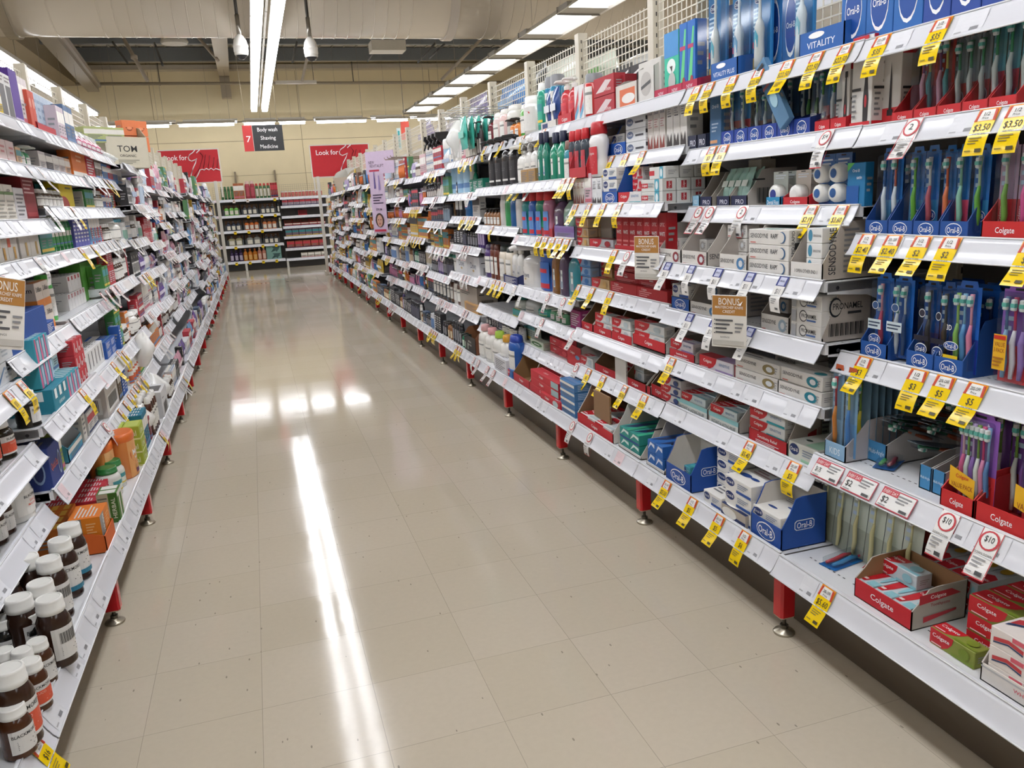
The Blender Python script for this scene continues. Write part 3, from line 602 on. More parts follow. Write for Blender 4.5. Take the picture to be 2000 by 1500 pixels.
def floss(w, h, d, card='2f6fb4', cnt=1, body='ecebe6', disc='2a5fa0'):
    A = MB(); A.box(-w/2, w/2, d/2-.0012, d/2, 0, h, card+':g'); F = lambda a, b_, L: (a, d/2-.0012-EPS*L, b_+h/2)
    A.draw(F, w, h, [('l', .15, .78, .85, .92, 2, 'e0e8f0'), ('r', .35, .95, .65, .975, '1c1c22')]); r = min(w*.42, h*.36/cnt)
    ps = {'backing_card': A}
    for i in range(cnt):
        B = MB(); zc = h*.08+r*(1+2.05*i)
        pts = []; k = 18
        for yy, rr in ((d/2-.002, r*.95), (-d*.2, r), (-d/2+.004, r*.9), (-d/2, r*.7)): pts += [(rr*math.cos(2*math.pi*j/k), yy, zc+rr*math.sin(2*math.pi*j/k)) for j in range(k)]
        B.add(pts, [(q*k+j, q*k+(j+1) % k, (q+1)*k+(j+1) % k, (q+1)*k+j) for q in range(3) for j in range(k)]+[tuple(range(3*k, 4*k))], body+':p', True)
        B.add([(r*.5*math.cos(2*math.pi*j/14), -d/2-.0008, zc+r*.5*math.sin(2*math.pi*j/14)) for j in range(14)], [tuple(range(14))], disc)
        ps['floss_box' if i == 0 else 'floss_box#%d' % i] = B
    return ps
def bag(w, h, d, col='e2e4e0', acc='d4d8de'):
    m = MB(); r_ = random.Random(int(w*977+h*331)); n, k = 18, 12; v = []; ph = [(r_.uniform(2, 6), r_.uniform(0, 6), r_.uniform(2, 7)) for _ in range(6)]
    for j in range(k+1):
        t = j/k; pr = math.sin(math.pi*min(1, .12+t*.88))**.6 if t < 1 else 0
        for i in range(n):
            a = 2*math.pi*i/n; q = sum(math.sin(f*a+p+g*t*3) for f, p, g in ph)/6; rr = pr*(1+.22*q)+.02*r_.random()
            v.append((rr*w/2*math.cos(a), rr*d/2*math.sin(a)+.05*d*math.sin(9*t), t*h*(1+.04*q)))
    m.add(v, [(j*n+i, j*n+(i+1) % n, (j+1)*n+(i+1) % n, (j+1)*n+i) for j in range(k) for i in range(n)]+[tuple(reversed(range(n)))], col+':g', True)
    return {'bag': m}
def pouch(w, h, d, col='5fc4b8', st='none', acc='e8f0ee', far=True):
    m = MB(); nx, nz = 6, 8; v = []; rr = random.Random(int(w*1000)+int(h*999))
    for s_ in (-1, 1):
        for j in range(nz+1):
            for i in range(nx+1):
                a, b_ = i/nx, j/nz; e = (max(0, math.sin(math.pi*a))**.5)*(max(0, math.sin(math.pi*min(1, b_*1.08)))**.5)
                v.append(((a-.5)*w, s_*e*d/2*(.75+.35*rr.random()), b_*h))
    k = (nx+1)*(nz+1); f = []
    for j in range(nz):
        for i in range(nx):
            a = j*(nx+1)+i; f.append((a, a+1, a+nx+2, a+nx+1)); f.append((k+a+nx+1, k+a+nx+2, k+a+1, k+a))
    m.add(v, f, col+':g', True)
    m.add([((a-.5)*w*.86, -d*.53, b_*h) for a, b_ in ((0, .35), (1, .35), (1, .55), (0, .55))], [(0, 1, 2, 3)], acc)
    return {'pouch': m}
def razors(w, h, d, card='2c3c60', col='d8702c', far=True):
    A = MB(); A.box(-w/2, w/2, d/2-.0012, d/2, 0, h, card+':g')
    for i in (-1, 1):
        A.tube([(i*w*.2, 0, h*.1), (i*w*.22, -.003, h*.4), (i*w*.18, 0, h*.75)], [.005, .007, .004], col+':p', 5); A.box(i*w*.18-.014, i*w*.18+.014, -.008, .004, h*.74, h*.8, 'd8d8dc')
    return {'pack': A}

def combine(ps): return ps
BUILD = dict(carton=carton, tray=tray, bottle=bottle, blister=blister, ebrush=ebrush, floss=floss, bag=bag, pouch=pouch, razors=razors)
_P = {}
def proto(kind, w, h, d, kw):
    q = lambda x: round(x*500)/500 if x < .1 else round(x*250)/250
    w, h, d = max(.01, q(w)), max(.01, q(h)), max(.008, q(d))
    key = (kind, w, h, d, repr(sorted(kw.items(), key=lambda t: t[0])))
    if key not in _P:
        ps = BUILD[kind](w, h, d, **kw)
        _P[key] = [(n.split('#')[0], b_.mesh(n.split('#')[0])) for n, b_ in ps.items()]
    return _P[key], (w, h, d)

ITEMS = []     # (object, look, category, side, bay, level, y, row tag)
def put(name, kind, loc, rz, w, h, d, kw, tilt=(0, 0)):
    parts, dims = proto(kind, w, h, d, kw)
    if len(parts) == 1: o = link(name, parts[0][1])
    else:
        o = bpy.data.objects.new(name, None); o.empty_display_size = .02; COL.objects.link(o)
        for n, me in parts: link(n, me, o)
    o.location = loc; o.rotation_euler = (tilt[0], tilt[1], rz)
    return o, dims

NAMES = {'carton': 'carton', 'tray': 'display_tray', 'bottle': 'bottle', 'blister': 'toothbrush_pack', 'ebrush': 'electric_toothbrush_pack', 'floss': 'floss_pack', 'bag': 'cotton_bag', 'pouch': 'pouch', 'razors': 'razor_pack'}
def iname(kind, cat):
    b_ = NAMES[kind]
    if kind in ('carton', 'bottle', 'pouch') and cat != 'box': b_ = cat.replace(' ', '_')+'_'+b_
    return b_.replace('carton_carton', 'carton').replace('bottle_bottle', 'bottle').replace('pack_pack', 'pack').replace('can_bottle', 'can')
class Shelf:
    def __init__(s, side, bay, lev, z, xf, y0, y1, nlev): s.side, s.bay, s.lev, s.z, s.xf, s.y0, s.y1, s.n = side, bay, lev, z, xf, y0, y1, nlev
SH = {}
def rzof(side): return -math.pi/2 if side == 'R' else math.pi/2
def inx(side, xf, t): return xf+t if side == 'R' else xf-t

def place(sh, kind, look, cat, ya, yb, n, h, inset=.012, d=None, stack=1, rows=1, name=None, lift=0, tilt=0, gap=.003, jit=0, dz=None, mix=None, **kw):
    """n items side by side between ya and yb on shelf sh"""
    if ya > yb: ya, yb = yb, ya
    w = (yb-ya)/n-gap; d = d or {'carton': .05, 'tray': .3, 'bottle': w*.6, 'blister': .022, 'ebrush': .05, 'floss': .03, 'pouch': .05, 'razors': .02}[kind]
    for r_ in range(rows):
        for k in range(stack):
            for i in range(n):
                kk = dict(kw)
                if kind == 'blister' and (r_ > 0 or inset > .075): kk['cover'] = False
                if mix: kk.update(mix[i % len(mix)])
                y = ya+(i+.5)*(yb-ya)/n
                dep = inset+(d+.004)*r_+d/2
                x = inx(sh.side, sh.xf, dep)
                o, dm = put(name or iname(kind, cat), kind, (x, y, sh.z+lift+k*(h+.001)), rzof(sh.side)+rnd.uniform(-jit, jit), w, h, d, kk, tilt=(tilt, 0))
                ITEMS.append((o, kk.get('_', look), cat, sh, y, k if stack > 1 else -1, r_ if rows > 1 else -1))
    return

def P(key, kind, look, cat, u0, u1, n=1, vt=None, h=None, inset=.012, **kw):
    """row read off the photo: u0..u1 pixel columns along the front of the shelf, vt pixel row of the tops"""
    sh = SH[key]; x = inx(sh.side, sh.xf, inset)
    ya, yb = y_at(u0, x, sh.z+kw.get('lift', 0)), y_at(u1, x, sh.z+kw.get('lift', 0))
    if h is None:
        h = at((u0+u1)/2, vt, 0, x).z-sh.z-kw.get('lift', 0)
        h = max(.02, h)/kw.get('stack', 1)
    place(sh, kind, look, cat, ya, yb, n, h, inset=inset, **kw)

# ---------------------------------------------------------------- shelves
def shelf_mesh(L, D, seed, plain=False):
    r_ = random.Random(seed); hw = L/2-.002
    A = MB(); A.box(-hw, hw, 0, D, -.028, 0, 'dfe0e3:p'); A.box(-hw, hw, .001, .004, 0, .004, 'dfe0e3:p')
    n = int(L/.02)
    for i in range(n):
        if i % 9 != 0 and D > .0: A.add([(-hw+.02+i*.02+dx, y, .0006) for dx, y in ((0, .07), (.009, .07), (.009, .074), (0, .074))], [(0, 1, 2, 3)], '4a4a4c')
    path = [(.004, .008), (-.003, .007), (-.010, -.006), (-.018, -.022), (-.027, -.037), (-.038, -.05)]
    B = MB(); B.sheet(path, -hw, hw, 'dadbe1:g'); B.sheet([(y+.0025, z-.001) for y, z in reversed(path)], -hw, hw, 'c8c9cc:p')
    B.tube([(-hw, -.0045, .0065), (hw, -.0045, .0065)], .0022, 'ecedf0:g', 5); B.tube([(-hw, -.037, -.049), (hw, -.037, -.049)], .0022, 'ecedf0:g', 5)
    C = []; x = -hw+.01+r_.random()*.05
    while x < hw-.09:
        w = r_.choice((.06, .07, .08))
        if r_.random() < (.22 if plain else .55):
            def F(a, b_, Ly, x=x, w=w):
                t = (.5-b_/.05)*4; i = min(3, max(0, int(t))); t -= i; p0, p1 = path[i+1], path[i+2]
                return (x+w/2+a, p0[0]+(p1[0]-p0[0])*t-.0007-EPS*Ly*.5, p0[1]+(p1[1]-p0[1])*t-.0004)
            red = r_.random() < .07
            C.append(MB()); C[-1].draw(F, w, .042, [('r', 0, q/6, 1, (q+1)/6, 'dddee3' if not red else 'e2ccd0') for q in range(6)], 1); C[-1].draw(F, w, .042, [('t', r_.choice(('7', '9', '3', '5', '10', '12', '4')), .16, .62, .14, .34, '55555a'), ('l', .4, .6, .9, .85, 2, 'a0a0a6'), ('b', .55, .16, .85, .32, '77777c'), ('l', .06, .1, .3, .25, 1, 'b0b0b4')], 2)
        x += w+r_.random()*.05
    G = []
    for s_ in (-1, 1):
        g = MB(); x0 = s_*hw-(.002 if s_ > 0 else 0); g.prism([(.012, -.002), (D, -.002), (D, -.085), (D*.55, -.08), (D*.35, -.045), (.012, -.034)], x0, x0+.002, 'd0d1d4:p')
        g.add([(x0+(-.0004 if s_ < 0 else .0024), .045+.006*math.cos(t*math.pi/4), -.018+.006*math.sin(t*math.pi/4)) for t in range(8)], [tuple(range(8)) if s_ > 0 else tuple(reversed(range(8)))], '26262a')
        G.append(g)
    return A, B, C, G
_SM = {}
def make_shelf(side, bay, lev, z, xf, y0, y1, nlev, back, rz=None, loc=None):
    L = y1-y0; D = abs(back-xf) if loc is None else back
    plain = bay <= 1 and side == 'R'
    key = (round(L, 2), round(D, 2), rnd.randrange(5), plain)
    if key not in _SM:
        A, B, C, G = shelf_mesh(L, D, hash(key[2])+3, plain); _SM[key] = (A.mesh('deck'), B.mesh('ticket_strip'), [c.mesh('price_label') for c in C], G[0].mesh('bracket'), G[1].mesh('bracket'))
    ms = _SM[key]
    t = empty('shelf', loc or (xf, (y0+y1)/2, z), rzof(side) if rz is None else rz)
    link('deck', ms[0], t); st = link('ticket_strip', ms[1], t); [link('price_label', q, st) for q in ms[2]]; link('bracket', ms[3], t); link('bracket', ms[4], t)
    return t
def shelf_phrase(sh):
    if sh.lev == 0: s_ = 'lowest shelf'
    elif sh.lev == sh.n-1: s_ = 'top shelf'
    else: s_ = ordw(sh.lev+1)+' shelf up'
    return s_
def bay_phrase(sh):
    if sh.side == 'E': return ('left' if sh.bay == 0 else 'right')+' end bay'
    return '%s %s bay' % (ordw(sh.bay+2), 'right' if sh.side == 'R' else 'left')

RZ = {-1: [(.257, 1.376), (.559, 1.485), (.855, 1.565), (1.184, 1.60), (1.47, 1.61), (1.687, 1.605)],
      0: [(.26, 1.38), (.495, 1.505), (.69, 1.505), (.88, 1.51), (1.06, 1.50), (1.262, 1.61), (1.472, 1.61), (1.69, 1.605)],
      1: [(.258, 1.38), (.49, 1.50), (.675, 1.50), (.89, 1.525), (1.085, 1.51), (1.285, 1.505), (1.492, 1.597), (1.69, 1.60)],
      2: [(.256, 1.38), (.46, 1.50), (.655, 1.51), (.812, 1.505), (1.115, 1.50), (1.41, 1.50), (1.69, 1.60)],
      3: [(.255, 1.38), (.46, 1.50), (.60, 1.50), (.80, 1.505), (1.155, 1.53), (1.408, 1.53), (1.685, 1.60)],
      4: [(.255, 1.38), (.5, 1.5), (.77, 1.52), (.99, 1.54), (1.21, 1.56), (1.385, 1.55), (1.63, 1.56)]}
LZ = {-1: [(.235, -.605), (.45, -.75), (.66, -.75), (.865, -.75)],
      0: [(.237, -.605), (.455, -.755), (.66, -.75), (.867, -.75), (1.05, -.76), (1.25, -.76), (1.45, -.76), (1.71, -.77)],
      1: [(.235, -.605), (.492, -.722), (.706, -.717), (.925, -.78), (1.216, -.78), (1.352, -.78), (1.552, -.78), (1.71, -.78)],
      2: [(.235, -.605), (.46, -.72), (.68, -.72), (.94, -.78), (1.217, -.78), (1.40, -.78), (1.548, -.78), (1.705, -.78)],
      3: [(.235, -.605), (.44, -.72), (.66, -.74), (.99, -.76), (1.22, -.78), (1.40, -.78), (1.56, -.78), (1.70, -.78)],
      4: [(.235, -.605), (.47, -.72), (.72, -.74), (.97, -.74), (1.2, -.76), (1.42, -.70), (1.67, -.72)]}
def levels(side, b):
    T = RZ if side == 'R' else LZ
    if b in T: return T[b]
    r_ = random.Random(b*7+(3 if side == 'R' else 5)); s_ = 1 if side == 'R' else -1
    zs = [.25, .47, .70, .93, 1.16, 1.38, 1.60] if b % 3 else [.25, .5, .76, 1.02, 1.3, 1.58]
    return [(z+(r_.uniform(-.02, .02) if i else 0), (1.38 if side == 'R' else -.605) if i == 0 else ((1.52 if side == 'R' else -.74)-s_*(.07 if b > 8 else 0)+s_*r_.uniform(-.0, .04))) for i, z in enumerate(zs)]
BACK = {'R': 1.93, 'L': -1.145}
for side in 'RL':
    for b in range(-1, NB-1):
        lv = levels(side, b); y0 = Y0+PITCH*b; y1 = y0+PITCH
        for i, (z, xf) in enumerate(lv):
            t = make_shelf(side, b, i, z, xf, y0, y1, len(lv), BACK[side])
            sh = Shelf(side, b, i, z, xf, y0, y1, len(lv)); SH[(side, b, i)] = sh
            tag(t, 'white steel shelf with ticket strip, %s of the %s' % (shelf_phrase(sh).replace(' shelf', ''), bay_phrase(sh)), 'shelf', 'steel shelves on the %s side of the aisle' % ('right' if side == 'R' else 'left'))

# uprights, back panels, mesh, legs, kick plates
def mesh_panel():
    m = MB(); L = PITCH-.07; z0, z1 = 1.72, 2.2
    for i in range(21):
        x = -L/2+L*i/20; m.box(x-.0026, x+.0026, -.0016, .0016, z0, z1+.012, 'd6d0c0:p')
    for i in range(13):
        z = z0+(z1-z0)*i/12; m.box(-L/2, L/2, -.0046, -.0016, z-.0026, z+.0026, 'd6d0c0:p')
    return m.mesh('wire_mesh_panel')
def post():
    m = MB(); m.box(-.03, .03, -.03, .03, .02, 2.25, 'cbc3b0:p', .003)
    for i in range(44):
        z = .15+i*.0475
        for s_ in (-1, 1):
            y = s_*.0306
            for dx in (-.012,): m.add([(dx-.003, y, z), (dx+.003, y, z), (dx+.003, y, z+.018), (dx-.003, y, z+.018)][::s_*-1], [(0, 1, 2, 3)], '2c2a28')
    return m.mesh('upright_post')
def leg_parts():
    a = MB(); a.prism([(-.017, -.022), (.017, -.022), (.023, -.015), (.023, .024), (-.023, .024), (-.023, -.015)], .062, .215, 'c8232a:g', 'z'); a.prism([(-.016, -.021), (.016, -.021), (.022, -.014), (.022, .023), (-.022, .023), (-.022, -.014)], .058, .062, 'b8a890', 'z')
    b_ = MB(); b_.tube([(0, .005, .012), (0, .005, .06)], .006, '5a564e:m', 8); b_.lathe([(.013, .018), (.013, .028)], '6a665c:m', 6, oy=.005)
    c = MB(); c.lathe([(.031, 0), (.033, .004), (.03, .008), (.016, .012), (.014, .018)], 'b9b2a2:m', 18, oy=.005)
    d = MB(); d.box(-.02, .02, .04, .56, .16, .222, 'bdb8ac:p')
    return [('leg_cover', a.mesh('leg_cover')), ('threaded_rod', b_.mesh('threaded_rod')), ('foot_pad', c.mesh('foot_pad')), ('base_arm', d.mesh('base_arm'))]
mp_, po_, lg_ = mesh_panel(), post(), leg_parts()
m = MB(); m.box(-PITCH/2+.03, PITCH/2-.03, -.008, .008, .12, 1.715, '6c6863:p')
for i in range(1, 8): m.box(-PITCH/2+.03, PITCH/2-.03, -.0095, .0095, .12+i*.2, .123+i*.2, '4c4945')
bp_ = m.mesh('back_panel')
m = MB(); m.box(-PITCH/2, PITCH/2, -.006, .006, 0.005, .22, '584c3e:p'); kp_ = m.mesh('kick_plate')
for side, xp, xl, xk in (('R', 1.965, 1.39, 1.475), ('L', -1.18, -.607, -.70)):
    sd = 'right' if side == 'R' else 'left'
    for j in range(-1, NB):
        y = Y0+PITCH*j
        tag(link('upright_post', po_), 'beige slotted steel upright of the %s shelving, %s from the camera' % (sd, ordw(j+2)), 'upright post', 'slotted uprights on the %s' % sd).location = (xp, y, 0)
        t = empty('base_leg', (xl, y, 0), rzof(side))
        for n, me in lg_: link(n, me, t).scale.z = .84 if side == 'L' and n == 'leg_cover' else 1
        tag(t, 'red covered shelving leg with round foot, %s on the %s from the camera' % (ordw(j+2), sd), 'shelving leg', 'red legs on the %s' % sd)
        if j < NB-1:
            ym = y+PITCH/2
            for me, xx, nm, lb in ((mp_, xp, 'wire_mesh_panel', 'beige wire mesh panel above the %s %s bay'), (bp_, xp, 'back_panel', 'grey back panel behind the shelves of the %s %s bay'), (kp_, xk, 'kick_plate', 'dark brown kick plate under the %s %s bay')):
                o = link(nm, me); o.location = (xx, ym, 0); o.rotation_euler = (0, 0, rzof(side)); tag(o, lb % (ordw(j+2), sd), nm.replace('_', ' '), nm.replace('_', ' ')+'s on the '+sd)
    # end frame
    m = MB(); x0, x1 = (1.31, 1.37) if side == 'R' else (-.62, -.56)
    m.box(x0, x1, YEND+.04, YEND+.09, 0, 1.95, 'd3cec2:p', .004); m.box(x0 if side == 'L' else x0, x1, YEND+.09, YEND+.5, 0, .06, 'c3bdb0:p')
    xa = 1.54 if side == 'R' else -.76; m.box(min(xp, xa), max(xp, xa), YEND+.09, YEND+.11, .06, 1.58, 'a8a397:p')
    tag(obj('gondola_end', m), 'tall pale end frame closing the far end of the %s shelving' % sd, 'end frame')

# ================================================================ goods, right side
R = lambda b, l: ('R', b, l)
TC, TP = 'toothpaste carton', 'toothpaste'
# --- bay -1 (nearest)
P(R(-1, 0), 'tray', 'open cardboard tray of toothpaste', 'display tray', 1667, 1779, 1, h=.105, d=.17, inset=.03, st='cgtray', col='c8202c', inner='9a7450', lip=.5, side='cgbox', sidecol='b3aba2')
P(R(-1, 0), 'carton', 'white pale-blue toothpaste carton in tray', 'toothpaste', 1670, 1774, 3, h=.042, d=.145, inset=.036, lift=.006, body='c3cdd2', st='cg_kids', top=sw('8fc4cf'))
P(R(-1, 0), 'carton', 'white pale-blue toothpaste carton in tray', 'toothpaste', 1712, 1790, 1, h=.04, d=.05, inset=.12, lift=.05, body='c3cdd2', st='cg_kids')
P(R(-1, 0), 'carton', 'pale-blue toothpaste carton', 'toothpaste', 1790, 1905, 4, h=.045, d=.16, inset=.215, stack=2, body='b5bdc0', st='cg_kids', top=[('p', [(.05, .05), (.95, .05), (.95, .42), (.5, .5), (.05, .42)], 'c02430'), ('t', 'Colgate', .5, .25, .8, .12, 'f4f0f0'), ('e', .5, .75, .3, .12, 'cfa83c')])
P(R(-1, 0), 'carton', 'green children toothpaste carton', 'toothpaste', 1815, 1902, 1, h=.042, d=.045, inset=.035, body='8a9440', st='cg_green', top='cg_green')
P(R(-1, 0), 'carton', 'olive-green toothpaste carton', 'toothpaste', 1885, 2030, 1, h=.043, d=.05, inset=.10, stack=3, rows=3, body='7f8838', st='cg_green', top='cg_green')
P(R(-1, 0), 'tray', 'grey cardboard tray with striped toothpaste', 'display tray', 1912, 2090, 1, h=.12, d=.16, inset=.02, col='e4dfda', st='white2', inner='b3aba3', lip=.35, sidecol='c6beb8')
P(R(-1, 0), 'carton', 'white toothpaste carton with striped swirl', 'toothpaste', 1925, 2080, 2, h=.043, d=.14, inset=.026, lift=.004, stack=3, body='e6ddd8', st=[('p', [(.1, .3), (.5, .5), (.9, .35), (.9, .55), (.5, .7), (.1, .5)], 'c23c44'), ('p', [(.1, .2), (.5, .4), (.9, .25), (.9, .33), (.5, .48), (.1, .28)], '2c3c66'), ('r', .6, .72, .95, .95, 'd86070')])
P(R(-1, 0), 'blister', 'pale green toothbrush blister pack', 'toothbrush', 1580, 1772, 6, vt=948, inset=.16, d=.03, card='c9d2c4', top='c22a32', handles=(('d9d3a0', 'dcdcb0'),), lowcol='a9b0a0', tilt=-.1)
P(R(-1, 0), 'blister', 'red-topped children toothbrush pack', 'toothbrush', 1640, 1800, 5, vt=935, inset=.26, d=.03, card='c04a40', top='b82a30', handles=(('3a6fa0', '8fb03c'),), lowcol='903028')
sh = SH[R(-1, 0)]
o, _d = put('toothbrush_pack', 'blister', (inx('R', sh.xf, .105), y_at(1615, sh.xf, .27), sh.z+.02), 0, .055, .2, .028, dict(card='2a7ac0', handles=(('c83c4a', '4aa06a'), ('3c8fc8', 'c83c4a')), lowcol='2468b0', st=[('t', 'Multi-Angle', .55, .3, .14, .5, 'e8f0f8', 1)]))
o.rotation_euler = (math.radians(-90), 0, math.radians(-80)); o.location = (inx('R', sh.xf, .07), y_at(1575, sh.xf, .27), sh.z+.016)
tag(o, 'blue twin toothbrush pack lying flat on the nearest right lowest shelf', 'toothbrush')
# level 1
P(R(-1, 1), 'tray', 'pale blue kids toothbrush tray', 'display tray', 1609, 1650, 1, h=.12, d=.25, inset=.02, col='8db4d4', st='kids', inner='b9b1ab', lip=.4, sidecol='b3aeb0')
P(R(-1, 1), 'blister', 'slim children toothbrush pack, light-blue card', 'toothbrush', 1612, 1634, 1, vt=712, inset=.03, d=.02, lift=.01, card='8fb4d2', top='c8603c', handles=(('d8802c', 'b8343c'),), lowcol='8fb4d2')
P(R(-1, 1), 'blister', 'slim children toothbrush pack, light-blue card', 'toothbrush', 1636, 1660, 1, vt=718, inset=.03, d=.02, lift=.01, card='8fb4d2', top='c8603c', handles=(('3c7cc0', 'e0d84a'),), lowcol='6a9cc8')
P(R(-1, 1), 'blister', 'slim children toothbrush pack, light-blue card', 'toothbrush', 1655, 1685, 1, vt=722, inset=.08, d=.02, rows=6, card='7a9cb4', top='8a3a38', handles=(('d8c83c', '7fa03c'),), lowcol='6a94b4')
for i in range(7):
    x = .04+i*.045
    for j, (ua, sc_) in enumerate(((1700, 1), (1762, 1))):
        y = y_at(ua+4+i*3, inx('R', 1.485, .06), .57)
        o, _d = put('toothbrush_pack', 'blister', (1.485+.26+x*.3, y, .61+i*.022), -math.pi/2, .055, .2, .018, dict(card='5a6670' if i % 2 else '48525c', handles=(('c8643c', '3c8f6a'),), lowcol='3c4854', top='6a7680'), tilt=(math.radians(68+(i*5+j*9) % 14), 0))
        ITEMS.append((o, 'dark toothbrush pack tipped forward', 'toothbrush', SH[R(-1, 1)], y, -1, i))
P(R(-1, 1), 'tray', 'white tray with blue angular panel', 'display tray', 1692, 1730, 1, h=.10, d=.26, inset=.10, col='3f86b8', st='multi', inner='a9a5a2', lip=.6, sidecol='b5b2b0')
P(R(-1, 1), 'tray', 'white tray with blue angular panel', 'display tray', 1793, 1844, 2, h=.09, d=.26, inset=.06, col='3f86b8', st='multi', inner='a9a5a2', lip=.7, sidecol='b5b2b0')
o, _d = put('toothbrush_pack', 'blister', (1.485+.07, y_at(1710, 1.53, .57), .575), 0, .055, .17, .025, dict(card='2a5f9c', handles=(('4aa05a', '2c2c34'), ('8a3c4a', '3c8fc8')), lowcol='2a5590'))
o.rotation_euler = (math.radians(-88), 0, math.radians(-60)); tag(o, 'loose blue toothbrush pack lying flat beside the white trays', 'toothbrush')
HV = (('d85a8c', 'e8b8c8'), ('dce4d8', '7fb04a'), ('8a5cae', 'c8a8dc'), ('e4e8dc', '7fa84a'), ('e88cb0', 'd8407c'), ('5a84b8', '8fb0d8'))
VST = [('p', [(.02, .22), (.72, .14), (.72, .34), (.02, .42)], 'eab422'), ('t', 'VALUE PACK', .38, .24, .6, .07, '9c4a1a'), ('t', 'Colgate', .38, .33, .35, .05, 'c8202c')]
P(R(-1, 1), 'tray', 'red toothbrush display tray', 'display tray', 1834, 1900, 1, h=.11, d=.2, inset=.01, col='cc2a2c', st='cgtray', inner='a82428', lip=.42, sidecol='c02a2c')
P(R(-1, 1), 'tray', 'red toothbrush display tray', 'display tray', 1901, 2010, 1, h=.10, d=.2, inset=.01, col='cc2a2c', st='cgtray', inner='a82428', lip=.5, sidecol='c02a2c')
def value_pack(key, u0, u1, vt, inset, hs, st, look, card='9460b8', low='dc3a3c'):
    P(key, 'blister', look, 'toothbrush', u0, u1, 1, vt=vt, inset=inset, d=.03, lift=.008, card=card, top=card, handles=hs, lowcol=low, st=[])
    sh = SH[key]; o = ITEMS[-1][0]
    cover = [c for c in COL.objects if c.parent == o and c.name.startswith('clear_cover')][0]
    ys = y_at(u0, inx('R', sh.xf, inset), sh.z)-y_at(u1, inx('R', sh.xf, inset), sh.z)-.003; h = [v.co.z for v in cover.data.vertices]; h = max(h)/.92
    m = MB(); m.draw(lambda a, b_, L: (a, -.0145-EPS*L, b_+h/2), ys, h, st); obj('yellow_sticker', m, o)
value_pack(R(-1, 1), 1848, 1920, 800, .02, HV, VST, 'purple-topped six-brush value pack')
value_pack(R(-1, 1), 1972, 2080, 818, .02, HV, VST, 'purple-topped six-brush value pack')
P(R(-1, 1), 'blister', 'purple toothbrush value pack behind', 'toothbrush', 1885, 2010, 2, vt=790, inset=.09, d=.03, rows=3, card='7c549c', top='5c3a72', handles=HV[1:4], lowcol='7c2430')
# level 2
HB = (('d8e0ea', '3c5c9c'), ('e8889c', 'e8a8b8'))
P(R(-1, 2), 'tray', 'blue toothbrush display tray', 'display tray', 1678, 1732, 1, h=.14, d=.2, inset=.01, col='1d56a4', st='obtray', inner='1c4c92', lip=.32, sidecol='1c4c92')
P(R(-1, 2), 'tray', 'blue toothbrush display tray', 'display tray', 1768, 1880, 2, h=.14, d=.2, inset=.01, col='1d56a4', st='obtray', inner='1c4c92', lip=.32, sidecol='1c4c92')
VO = [('e', .5, .2, .38, .07, 'ffffff'), ('e', .5, .2, .36, .06, '1d4fa0'), ('t', 'Oral-B', .5, .2, .56, .07, 'ffffff'), ('e', .5, .62, .2, .05, 'e8ecf0'), ('e', .5, .62, .17, .042, '3c5c8c'), ('r', .1, .33, .9, .45, 'cfdde4'), ('l', .15, .35, .85, .43, 2, '3c4c66')]
value_pack(R(-1, 2), 1690, 1722, 532, .02, (('d84a6a', 'f0a8b4'),), VO, 'blue toothbrush pack with round badge', '2a72d0', '1c60bc')
value_pack(R(-1, 2), 1724, 1762, 536, .02, (('e4e8ec', '8fd0c8'), ('2a4a7a', 'dce4ea')), VO[3:], 'blue toothbrush pack with round badge', '2a72d0', '1c60bc')
P(R(-1, 2), 'blister', 'blue toothbrush pack in second row', 'toothbrush', 1700, 1772, 3, vt=545, inset=.08, d=.025, rows=3, card='2460b0', top='1c4c90', handles=(('c8a8a0', 'd8d0c8'),), lowcol='163c78')
VD = [('e', .5, .2, .38, .07, 'ffffff'), ('e', .5, .2, .36, .06, '1d3f80'), ('t', 'Oral-B', .5, .2, .56, .07, 'ffffff'), ('r', .05, .3, .95, .36, '1c1c2c'), ('e', .5, .62, .2, .05, 'd8dce0'), ('e', .5, .62, .17, .04, '2a2a3c')]
value_pack(R(-1, 2), 1780, 1812, 545, .02, (('2c2c34', '4a4a50'),), VD, 'dark charcoal toothbrush pack', '2458a4', '2a3470')
value_pack(R(-1, 2), 1813, 1842, 552, .02, (('3c342c', '5a5a5c'),), VD, 'dark charcoal toothbrush pack', '2458a4', '2a3470')
V3 = [('e', .3, .3, .3, .05, 'ffffff'), ('e', .3, .3, .28, .042, '1d4fa0'), ('t', 'Oral-B', .3, .3, .44, .05, 'ffffff'), ('t', '3D', .2, .5, .2, .06, 'ffffff'), ('r', .02, .08, .62, .2, 'eac81e'), ('t', 'VALUE PACK', .32, .14, .5, .06, '3a3a2a')]
value_pack(R(-1, 2), 1838, 1888, 548, .015, (('8fc05a', 'a8d46a'), ('5a9cd0', '8ac0e0'), ('e888a8', 'f0a8b8')), V3, 'blue three-brush whitening value pack', '2a6ccc', '243894')
P(R(-1, 2), 'blister', 'blue toothbrush value pack behind', 'toothbrush', 1800, 1935, 2, vt=552, inset=.09, d=.03, rows=3, card='2058a8', top='18488c', handles=(('5c3448', '8a5a6a'), ('3c5c8c', '2c3c6c')), lowcol='143868')
VT = [('r', .08, .14, .5, .5, 'eab422'), ('t', 'VALUE', .29, .4, .34, .05, '9c4a1a'), ('t', '3 PACK', .29, .34, .34, .05, '9c4a1a'), ('r', .1, .45, .48, .49, 'c83020'), ('l', .12, .17, .46, .28, 3, 'a86a20')]
value_pack(R(-1, 2), 1928, 1990, 556, .02, (('8fb8d8', '5a7ca8'), ('e8e0e4', 'd8406a'), ('9c7cc0', '7c5ca0')), VT, 'purple and red three-brush value pack', '9c68c4', 'dc3a40')
